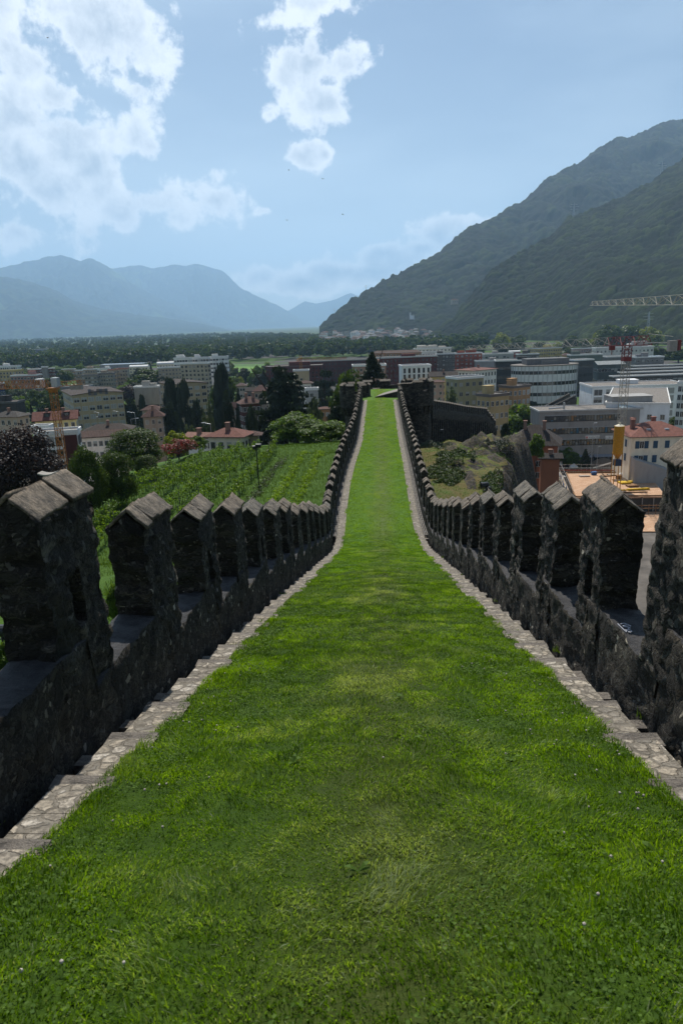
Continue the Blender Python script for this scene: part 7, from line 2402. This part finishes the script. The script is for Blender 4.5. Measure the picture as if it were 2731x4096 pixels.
    for x in (-1.2, .9): m.box(x - .55, -1.26, .05, x + .55, -1.19, 2.9, 1)
    tag(m.build('site_container', [paint((.35, .34, .33), .7, nm='grey_container'), paint((.45, .44, .42), .7, nm='container_door')], loc=(p.x, p.y, 0)), 'grey site container with two doors below the small orange outbuilding', 'container')
    # heap of sand and the belt
    c = at_z(*R4(880, 1232), 1.0); rs_ = np.random.RandomState(4)
    m = MB(); m.lathe([(7.5, -.3), (6.2, .8), (4.0, 2.4), (2.0, 3.7), (.5, 4.3)], 0, 0, 22); o = m.build('sand_heap', paint((.15, .115, .085), .95, nm='damp_sand', var=.25), loc=(c.x, c.y, 0), smooth=True); tag(o, 'brown sand heap left of the yellow silo', 'sand heap')
    a, b = at_z(*R4(800, 1226), 3.), at_y(*R4(955, 1182), 168.)
    m = MB()
    for i in range(14):
        p, q = a.lerp(b, i / 14), a.lerp(b, (i + .6) / 14); m.bar(p - a, q - a, .28, 0)
    m.bar((0, 0, -.15), b - a - Vector((0, 0, .15)), .12, 1)
    tag(m.build('conveyor_belt', [paint((.6, .58, .52), .7, nm='pale_belt'), M_DARK], loc=a), 'pale dotted conveyor belt leading from the sand heap to the yellow silo', 'conveyor')
site()


def parasol(x0, x1, yt, yb, label, green=False):
    p = at_z(*R4((x0 + x1) / 2, yb), 2.3); w = abs(at_y(*R4(x1, yb), p.y).x - at_y(*R4(x0, yb), p.y).x)
    root = empty('parasol', (p.x, p.y, 0), .3, label, 'parasol', 'white parasols in the garden')
    m = MB(); r = w * .6; m.add([(r * math.cos(math.pi / 4 + i * math.pi / 2), r * math.sin(math.pi / 4 + i * math.pi / 2), 2.3) for i in range(4)] + [(0, 0, 3.3)] + [(r * .98 * math.cos(math.pi / 4 + i * math.pi / 2), r * .98 * math.sin(math.pi / 4 + i * math.pi / 2), 2.02) for i in range(4)],
                                [(i, (i + 1) % 4, 4) for i in range(4)] + [(5 + i, 5 + (i + 1) % 4, (i + 1) % 4, i) for i in range(4)])
    m.build('canopy', paint((.06, .16, .12) if green else (.62, .60, .56), .85, nm='parasol_cloth'), root)
    m = MB(); m.bar((0, 0, 0), (0, 0, 3.25), .04, n=6); m.build('pole', M_METAL, root)
parasol(518, 612, 1120, 1152, 'white garden parasol at the back next to the hedge')
parasol(565, 668, 1155, 1190, 'white garden parasol in the middle beside the small fir')
parasol(598, 660, 1185, 1215, 'white garden parasol at the front beside the small fir')
parasol(498, 546, 1160, 1192, 'small white garden parasol beside the orange outbuilding')
parasol(490, 520, 1130, 1150, 'dark green garden parasol beside the orange outbuilding', True)
parasol(185, 262, 1056, 1085, 'pale green parasol on the terrace above the cliff', True)


def car(x, y, z, label, col, rz=0.):
    p = at_z(*R4(x, y), z)
    root = empty('parked_car', (p.x, p.y, z if z > .2 else .06), rz, label, 'car')
    m = MB(); L, W = 4.2, 1.7
    prof = [(-2.1, .35), (-2.1, .75), (-1.3, .9), (-.7, 1.4), (.9, 1.42), (1.6, .95), (2.1, .85), (2.1, .35)]
    m.add([(x_, -W / 2, z_) for x_, z_ in prof] + [(x_, W / 2, z_) for x_, z_ in prof], [tuple(range(8)), tuple(range(15, 7, -1))] + [(i, i + 8, (i + 1) % 8 + 8, (i + 1) % 8) for i in range(8)])
    m.build('body', paint(col, .3, .1, nm='car_paint'), root)
    m = MB(); m.box(-.75, -W / 2 - .01, .95, .95, W / 2 + .01, 1.3); m.build('side_window', M_GLASS, root)
    for sx in (-1.3, 1.3):
        for sy in (-1, 1):
            m = MB(); m.bar((sx, sy * .7, .32), (sx, sy * .87, .32), .32, n=12); m.build('wheel', M_DARK, root)
car(800, 1140, 0, 'red car parked in front of the grey office', (.22, .012, .015), .2)
car(745, 1125, 0, 'dark car parked behind the small fir', (.03, .03, .035), .1)
car(895, 1172, 0, 'white car beside the sand heap', (.6, .6, .6), 0)

# road, kerb and railing in front of the grey office
sheet('road', [at_z(*R4(x, y), 0) for x, y in ((380, 1088), (1000, 1088), (1000, 1175), (380, 1175))], .05, paint((.1, .1, .1), .9, nm='asphalt'))
sheet('pavement', [at_z(*R4(x, y), 0) for x, y in ((420, 1066), (1000, 1066), (1000, 1086), (420, 1086))], .12, paint((.2, .2, .2), .9, nm='pavement_slabs'))
def railing():
    a, b = at_z(*R4(470, 1098), .1), at_z(*R4(965, 1094), .1)
    r = empty('railing', a, 0, 'pale street railing in front of the grey office', 'railing'); d = b - a
    for i in range(15):
        m = MB(); q = d * (i / 14.); m.bar((q.x, q.y, 0), (q.x, q.y, 1.6), .07); m.build('post', M_METAL, r)
    for z in (.85, 1.5):
        m = MB(); m.bar((0, 0, z), (d.x, d.y, z), .05); m.build('rail', M_METAL, r)
railing()


def street_lamp(r, x, yt, yb, Y, label, arm=1.0):
    b = at_y(*RG[r](x, yb), Y); t = at_y(*RG[r](x, yt), Y)
    z0 = ground_z(b.x, Y)
    root = empty('street_lamp', (b.x, Y, z0), 0, label, 'street lamp')
    h = t.z - z0
    m = MB(); m.bar((0, 0, 0), (0, 0, h), .09, 0, 6, .05); m.bar((0, 0, h), (arm, 0, h + .25), .04, n=6); m.build('pole', M_METAL, root)
    m = MB(); m.box(arm - .1, -.15, h + .17, arm + .7, .15, h + .32); m.build('lamp_head', M_METAL, root)
street_lamp('4', 785, 848, 1070, 190., 'tall thin street lamp in front of the grey office sign', .3)
street_lamp('4', 830, 1050, 1140, 186., 'short street lamp beside the road before the grey office', .3)
for (r, x, yt, yb, Y, l, a) in [('1', 900, 785, 870, 225., 'street lamp before the school corner', -1.6), ('1', 1075, 775, 880, 215., 'street lamp between the two dark school trees', -1.6), ('1', 1225, 785, 930, 190., 'street lamp beside the slim school cypress', -2.0), ('1', 860, 830, 890, 230., 'short lamp at the bus stop before the school', .4), ('1', 1180, 845, 900, 200., 'street lamp with curved arm near the crossing', 1.6), ('2', 325, 885, 970, 132., 'curved street lamp above the red tiled roof', -1.6)]:
    street_lamp(r, x, yt, yb, Y, l, a)


def floodlight(xy, yb, Y, label, heads, size=.34):
    t = at_y(*xy, Y); b = at_y(xy[0], yb, Y)
    z0 = min(b.z, ground_z(t.x, Y))
    root = empty('floodlight_mast', (t.x, Y, z0), 0, label, 'floodlight')
    h = t.z - z0
    m = MB(); m.bar((0, 0, -.3), (0, 0, h - .1), .06, 0, 8); m.bar((-.25, 0, h - .32), (.25, 0, h - .32), .03); m.build('pole', M_DARK, root)
    for (dx, dy, dz, az) in heads:
        m = MB(); s = size; c = Vector((dx, dy, h + dz)); d = Vector((math.cos(az), math.sin(az), -.1)).normalized()
        m.bar(c - d * s * .6, c + d * s * .2, s * .42, 0, 12, s * .46); m.bar(c + d * s * .2, c + d * s * .62, s * .5, 0, 12, s * .5); m.bar(c - d * s * .75, c - d * s * .6, s * .25, 0, 10, s * .42)
        m.bar((0, 0, h + dz - .3), c, .025)
        m.build('lamp_head', paint((.035, .038, .042), .35, .3, nm='black_lamp_housing'), root)
HD = [(-.18, 0, .0, 3.5), (.2, -.1, -.22, 5.2)]
floodlight(R3(1043, 945), R3(0, 1175)[1], 85., 'black floodlight mast on the grass before the lower wall', [(0, 0, 0, 3.3), (.02, 0, -.25, 6.0)])
floodlight(R3(1345, 1010), R3(0, 1155)[1], 104., 'black floodlight mast in the shade near the end of the lower wall', [(0, 0, 0, 3.4), (.03, 0, -.2, .2)])
floodlight((1948, 1940), 2060, 38., 'black twin floodlight rising behind the right parapet', [(-.16, 0, .02, 3.3), (.04, -.1, -.2, 4.8)])
floodlight(R2(728, 1090), R2(0, 1320)[1], 66., 'black floodlight mast at the edge of the vineyard', [(-.12, 0, -.05, 3.4), (.2, 0, .1, .2)], .42)
floodlight((8, 2520), 2720, 21., 'black floodlight cluster at the left edge behind the first merlon gap', [(-.1, -.1, .03, .1), (.25, .1, -.55, .4), (-.12, -.1, -.75, .1)], .42)

# chimney and roof of a hidden house behind the first left merlon
def hidden_house():
    Y = 34.
    p = at_y(20, 2072, Y); gz = ground_z(p.x, Y)
    root = empty('stone_house', (p.x - 4.5, Y + 2, gz - 2), .0, 'house roof edge and concrete chimney cap behind the first left merlon', 'house')
    h = p.z - gz + 2
    m = MB(); m.box(-4, -2.5, 0, 4, 2.5, h - .6); m.build('wall', mat_wall((120, 100, 85)), root)
    roof_gable(root, 8, 5, h - .6, .5, roofm((80, 60, 52)), 'x', .4, mat_wall((150, 120, 100)))
    c = at_y(195, 1900, Y) - root.location
    m = MB()
    m.box(c.x - .2, c.y - .2, h * .5, c.x + .2, c.y + .2, c.z - .3)
    for sx in (-1, 1): m.box(c.x + sx * .15 - .05, c.y - .18, c.z - .297, c.x + sx * .15 + .05, c.y + .18, c.z)
    for k in range(6):
        a0, a1 = -.42 + k * .14, -.42 + (k + 1) * .14
        f = lambda a: c.z + .003 + .35 * a * a * 1.6
        m.hexa([(c.x + a0 * 1.0, c.y - .3, f(a0)), (c.x + a1 * 1.0, c.y - .3, f(a1)), (c.x + a1 * 1.0, c.y + .3, f(a1)), (c.x + a0 * 1.0, c.y + .3, f(a0))],
               [(c.x + a0, c.y - .3, f(a0) + .07), (c.x + a1, c.y - .3, f(a1) + .07), (c.x + a1, c.y + .3, f(a1) + .07), (c.x + a0, c.y + .3, f(a0) + .07)])
    m.build('chimney', M_CONC, root)
hidden_house()

# pylons, bell tower, birds
def pylon(x, yt, yb, Y, label, grp=None):
    t = at_y(*D1(x, yt), Y); b = at_y(*D1(x, yb), Y); h = t.z - b.z
    m = MB(); w = h * .16
    for sx in (-1, 1):
        for sy in (-1, 1): m.bar((sx * w / 2, sy * w / 2, -8), (sx * w * .08, sy * w * .08, h), h * .008)
    for k in range(6):
        f0, f1 = k / 6., (k + 1) / 6.; a, c = w / 2 * (1 - f0 * .84), w / 2 * (1 - f1 * .84)
        for s in (-1, 1): m.bar((-a * s, -a, h * f0), (c * s, -c, h * f1), h * .005)
    for z, l in ((.68, .2), (.8, .26), (.92, .18)): m.bar((-h * l, 0, h * z), (h * l, 0, h * z), h * .008)
    o = m.build('pylon', M_METAL, loc=(t.x, Y, b.z)); tag(o, label, 'pylon')
pylon(840, 655, 672, 2680, 'lattice pylon on the crest of the mountain spur above the village')
pylon(768, 708, 725, 2500, 'lattice pylon low on the tip of the mountain spur')
pylon(1520, 372, 415, 2330, 'tall lattice pylon on the crest of the wooded hill near the right edge')
pylon(1318, 466, 510, 2130, 'lattice pylon against the dark slope, lower on the wooded hill')
pylon(566, 772, 800, 1500, 'lattice pylon standing in the riverside wood')
pylon(374, 778, 803, 1600, 'lattice pylon above the wood on the far left')
pylon(1490, 716, 770, 1000, 'grey lattice pylon among the trees at the foot of the wooded hill')

p = at_y(1640, 1262, 2250.)
m = MB(); m.box(-2.2, -2.2, -12, 2.2, 2.2, 9, 0); m.add([(-2.5, -2.5, 9.01), (2.5, -2.5, 9.01), (2.5, 2.5, 9.01), (-2.5, 2.5, 9.01), (0, 0, 12)], [(0, 1, 4), (1, 2, 4), (2, 3, 4), (3, 0, 4), (3, 2, 1, 0)], 1); m.box(2.3, -3, -12, 12, 4, 1, 0)
tag(m.build('bell_tower', [mat_wall((214, 212, 206)), roofm((110, 80, 70))], loc=p), 'small white bell tower on the mountain slope above the village', 'church')

M_BIRD = paint((.02, .02, .022), .8, nm='dark_feathers')
for (x, y, lab, rz) in [(663, 391, 'small dark bird flying below the small round cloud', .4), (741, 411, 'small dark bird right of the one below the small cloud', 2.), (659, 506, 'lowest dark bird in the middle of the sky', 1.1), (787, 493, 'dark bird on the right of the four in the middle sky', 2.6), (110, 87, 'dark bird before the clouds in the upper left', .9)]:
    p = at_y(*D1(x, y), 95.)
    m = MB()
    m.add([(-.09, 0, 0), (0, .035, .02), (.13, 0, .01), (0, -.035, .02), (0, 0, -.03), (-.15, .03, .0), (-.15, -.03, 0)], [(0, 1, 3), (1, 2, 3), (0, 4, 1), (1, 4, 2), (0, 3, 4), (3, 2, 4), (0, 6, 5)])
    for s in (-1, 1): m.add([(.06, s * .02, .015), (-.05, s * .02, .015), (-.03, s * .14, .08), (.05, s * .13, .08), (-.07, s * .27, .05)], [(0, 1, 2, 3), (3, 2, 4)])
    o = m.build('bird', M_BIRD, loc=p); o.rotation_euler = (.2, .1, rz); tag(o, lab, 'bird')

# the meadow strips on the plain
M_F1 = plain('mown_meadow', (.10, .21, .03), .95, var=.2, scale=.08)
M_F2 = plain('field_crop', (.06, .13, .025), .95, var=.25, scale=.1)
sheet('meadow', [at_z(*R2(x, y), 0) for x, y in ((440, 455), (880, 455), (880, 365), (525, 365))], .06, M_F1)
sheet('field', [at_z(*R2(x, y), 0) for x, y in ((505, 402), (700, 402), (700, 408), (505, 410))], .12, paint((.06, .045, .035), .95, nm='ploughed_soil'))
sheet('field', [at_z(*R2(x, y), 0) for x, y in ((525, 372), (890, 372), (890, 350), (530, 350))], .12, M_F2)

# chalk scribble on the dark sill right of the walk
def chalk():
    gaps = [(spots_r[i] + spots_r[i + 1]) / 2 for i in range(len(spots_r) - 1)]
    g0 = min(gaps, key=lambda s: abs(s - 5.55))
    z = float(walk_z(g0)) + SILL + .03
    def p(x, y): return at_z(2300 + x * .2551, 2300 + y * .2551, z)
    m = MB()
    L = [[(660, 762), (720, 820), (770, 870), (800, 895)], [(700, 770), (760, 755), (820, 775), (870, 800), (800, 800), (740, 795), (800, 780)], [(770, 860), (830, 850), (885, 880), (860, 900), (820, 880), (830, 830), (860, 835), (810, 815), (740, 800)], [(780, 885), (810, 865), (840, 900)]]
    base = p(770, 820)
    for l in L:
        for a, b in zip(l[:-1], l[1:]): m.bar(p(*a) - base, p(*b) - base, .003, n=4)
    o = m.build('chalk_drawing', paint((.5, .5, .55), .9, nm='white_chalk')); o.parent = wall_r; o.location = base
chalk()

sheet('site_ground', [(30, 60), (150, 60), (150, 196), (64, 196), (46, 150)], .03, plain('trodden_site_soil', (.13, .115, .1), .95, var=.3, scale=.3))
# ------------------------------------------------------------------ the lawn itself
def mat_blades():
    t = NT('lawn_blades')
    a = t.n('ShaderNodeAttribute', attribute_name='tint').outputs['Fac']
    w = t.n('ShaderNodeAttribute', attribute_name='worn_sheen').outputs['Fac']
    g = t.ramp(a, [(0, (.036, .082, .002)), (.5, (.142, .255, .005)), (1, (.25, .385, .018))])
    d = t.ramp(a, [(0, (.05, .085, .018)), (.5, (.14, .19, .05)), (1, (.30, .35, .19))])  # worn blade tones, rising to a silver sheen painted into the colour
    col = t.mix(w, g, d)
    b = t.bsdf(col, .38, spec=.5)
    tr = t.n('ShaderNodeBsdfTranslucent'); t.L.new(t.mix(1.0, col, (1.5, 1.5, .5, 1), 'MULTIPLY'), tr.inputs['Color'])
    m = t.n('ShaderNodeMixShader'); m.inputs[0].default_value = .5
    t.L.new(b.outputs[0], m.inputs[1]); t.L.new(tr.outputs[0], m.inputs[2])
    return t.done(m)


def lawn_z(s, q):
    f = (q - gl(s)) / (gr(s) - gl(s))
    return walk_z(s) + .015 + .045 * np.sin(np.pi * np.clip(f, 0, 1)) + fbm(np.stack([s * 1.3, q * 1.3, 0 * s], 1), 3, 9) * .05


def grow(name, bands, seed):
    rs = np.random.RandomState(seed)
    Vs, F1, F2, T, W = [], [], [], [], []; base = 0
    for (sa, sb, dens, h0, h1, w) in bands:
        n = int((sb - sa) * 3.4 * dens)
        s = rs.uniform(sa, sb, n); f = rs.uniform(-.012, 1.012, n)
        q = gl(s) + (gr(s) - gl(s)) * f
        if sa >= S_END - .2: q = q + (f - .5) * 1.5
        e = np.abs(f - .5) * 2
        big = fbm(np.stack([s * .8, q * 1.1, 0 * s], 1), 3, 40); med = fbm(np.stack([s * 3.2, q * 3.2, 0 * s + 4], 1), 3, 41)
        worn_sheen = np.clip(.5 - e * .95 + big * .9 + med * .9 + rs.normal(0, .12, n), 0, 1)
        tint = np.clip(.42 + med * .7 + rs.normal(0, .26, n) + big * .3, 0, 1)
        if sa < 15:                     # thin spots between the tufts, and silver sheen put into some blades' colour
            cl = fbm(np.stack([s * 7.5, q * 7.5, 0 * s + 9], 1), 2, 47)
            kp = (cl > -.20) | (rs.uniform(0, 1, n) < .5)
            s, f, q, e, big, med, worn_sheen, tint, cl = (z_[kp] for z_ in (s, f, q, e, big, med, worn_sheen, tint, cl)); n = len(s)
            pale = rs.uniform(0, 1, n) < .07 + .30 * np.clip(.4 - e * .6 + big * 1.2 + cl * .8, 0, 1)
            worn_sheen = np.where(pale, 1.0, worn_sheen); tint = np.where(pale, rs.uniform(.75, 1, n), tint - .06)
            tint = np.clip(tint + cl * .5, 0, 1)
        if sa > 30: worn_sheen = worn_sheen * .55; tint = np.clip(tint + .16, 0, 1)
        h = rs.uniform(h0, h1, n) * (1 + .9 * med - .25 * worn_sheen + .25 * (e > .93))
        P = np.stack([*w2(s, q), lawn_z(s, q) - .004], 1)
        # blades combed in clumps
        ang = vnoise(np.stack([s * 2.5, q * 2.5, 0 * s], 1), 6) * 9 + rs.normal(0, .9, n)
        ln = np.abs(rs.normal(.55, .4, n)) * (1 + .5 * worn_sheen)
        a = rs.uniform(0, 2 * np.pi, n)
        u = np.stack([np.cos(a), np.sin(a), 0 * a], 1) * (w * rs.uniform(.6, 1.3, n) * .5)[:, None]
        t = np.stack([np.cos(ang) * ln * h, np.sin(ang) * ln * h, h], 1)
        m = P + t * np.array([.35, .35, .62])
        V = np.stack([P - u, P + u, m + u * .85, m - u * .85, P + t], 1).reshape(-1, 3)
        i = np.arange(n)[:, None] * 5 + base
        Vs.append(V); F1.append(i + np.array([[0, 1, 2, 3]])); F2.append(i + np.array([[3, 2, 4]])); T.append(np.repeat(tint, 5)); W.append(np.repeat(worn_sheen, 5)); base += len(V)
    o = mesh_np(name, np.concatenate(Vs), [np.concatenate(F1), np.concatenate(F2)], M_BLADE, attrs={'tint': np.concatenate(T), 'worn_sheen': np.concatenate(W)})
    tag(o, kind='stuff')


M_BLADE = mat_blades()
grow('lawn_grass', [(-1.5, 1.6, 13000, .016, .044, .004), (1.6, 4, 11500, .016, .042, .0044), (4, 8, 7600, .016, .042, .0055), (8, 15, 4600, .016, .042, .008), (15, 31, 2000, .014, .034, .011), (31, 58, 900, .012, .03, .022), (58, S_END + 12, 520, .012, .03, .034)], 1)

# clover, plantain rosettes and clover heads in the turf
def weeds():
    rs = np.random.RandomState(9)
    Vs, Qs, Ts = [], [], []; base = 0
    # clover leaflets
    n = 60000
    s = np.concatenate([rs.uniform(-1.5, 6, n // 2), rs.uniform(6, 22, n // 2)])
    f = rs.uniform(0, 1, n); e = np.abs(f - .5) * 2
    k = fbm(np.stack([s * 1.3, f * 4.5, 0 * s], 1), 3, 12) + e * .55 - .3 > .08
    s, f = s[k], f[k]; q = gl(s) + (gr(s) - gl(s)) * f
    P = np.stack([*w2(s, q), lawn_z(s, q) + rs.uniform(.015, .05, len(s))], 1)
    V, Q, T = leaves(P, np.tile([0, 0, 1.], (len(P), 1)), np.where(s < 6, .0075, .011), rs, rs.uniform(.2, .9, len(P)), .45, 1.0)
    Vs.append(V); Qs.append(Q); Ts.append(T); base = len(V)
    # rosettes of broad leaves
    for i in range(34):
        s0 = rs.uniform(-1.0, 9) if i < 22 else rs.uniform(9, 18); f0 = rs.uniform(.06, .94); q0 = float(gl(s0) + (gr(s0) - gl(s0)) * f0)
        z0 = float(lawn_z(np.array([s0]), np.array([q0]))[0])
        x0, y0 = w2(s0, q0)
        for j in range(rs.randint(3, 8)):
            a = rs.uniform(0, 6.28); L = rs.uniform(.03, .065); wd = L * rs.uniform(.16, .3); up = rs.uniform(.2, .9)
            d = np.array([math.cos(a), math.sin(a), 0]); p = np.array([-d[1], d[0], 0]) * wd
            o = np.array([float(x0), float(y0), z0 + .01]); m = o + d * L * .55 + np.array([0, 0, L * up * .7]); t = o + d * L + np.array([0, 0, L * up * .75])
            Vs.append(np.array([o - p * .3, o + p * .3, m + p, m - p, m - p, m + p, t + p * .25, t - p * .25])); Qs.append(np.array([[0, 1, 2, 3], [4, 5, 6, 7]]) + base); Ts.append(np.full(8, rs.uniform(.3, 1.0))); base += 8
    o = mesh_np('lawn_weeds', np.concatenate(Vs), np.concatenate(Qs), leafy('broad_weed_leaves', (.04, .095, .008), (.13, .22, .025), .45, .75), attrs={'tint': np.concatenate(Ts)}); tag(o, kind='stuff')
    # clover heads
    mb = MB()
    for i in range(110):
        s0 = rs.uniform(-.5, 7) if i < 120 else rs.uniform(7, 24); side = rs.uniform() < .68
        f0 = 1 - abs(rs.normal(0, .13)) - .02 if side else abs(rs.normal(0, .1)) + .02
        q0 = float(gl(s0) + (gr(s0) - gl(s0)) * np.clip(f0, .01, .99)); z0 = float(lawn_z(np.array([s0]), np.array([q0]))[0]); x0, y0 = w2(s0, q0)
        r = rs.uniform(.0055, .0085); h = rs.uniform(.035, .055)
        mb.bar((x0, y0, z0), (x0, y0, z0 + h), .0015, 1, 3); mb.lathe([(r * .5, z0 + h - r), (r, z0 + h - r * .2), (r * .8, z0 + h + r * .6), (r * .2, z0 + h + r)], float(x0), float(y0), 6)
    o = mb.build('clover_flowers', [paint((.5, .44, .4), .9, nm='pale_clover_petals', var=.3, scale=30.), M_LEAFB]); tag(o, kind='stuff')
    # weeds rooted in the gutter and between the slabs
    Vs, Fq, Ft, Ts = [], [], [], []; base = 0
    pts = []
    for i in range(26):
        side = 1 if i % 3 else -1; s0 = rs.uniform(2.0, 30) if i > 7 else rs.uniform(2.5, 8); off = rs.choice([-.01, STRIP * .5, STRIP + .02, STRIP + .13])
        for j in range(rs.randint(15, 45)): pts.append((s0 + rs.normal(0, .035), float(side_q(s0, side, off)) + rs.normal(0, .03)))
    pts = np.array(pts); z = walk_z(pts[:, 0]) - .03
    P = np.stack([*w2(pts[:, 0], pts[:, 1]), z], 1)
    V, F, T = blades(P, rs.uniform(.03, .095, len(P)), np.full(len(P), .009), rs, rs.uniform(.2, 1, len(P)), .5)
    tag(mesh_np('path_weeds', V, F, M_LEAFB, attrs={'tint': T}), kind='stuff')
weeds()
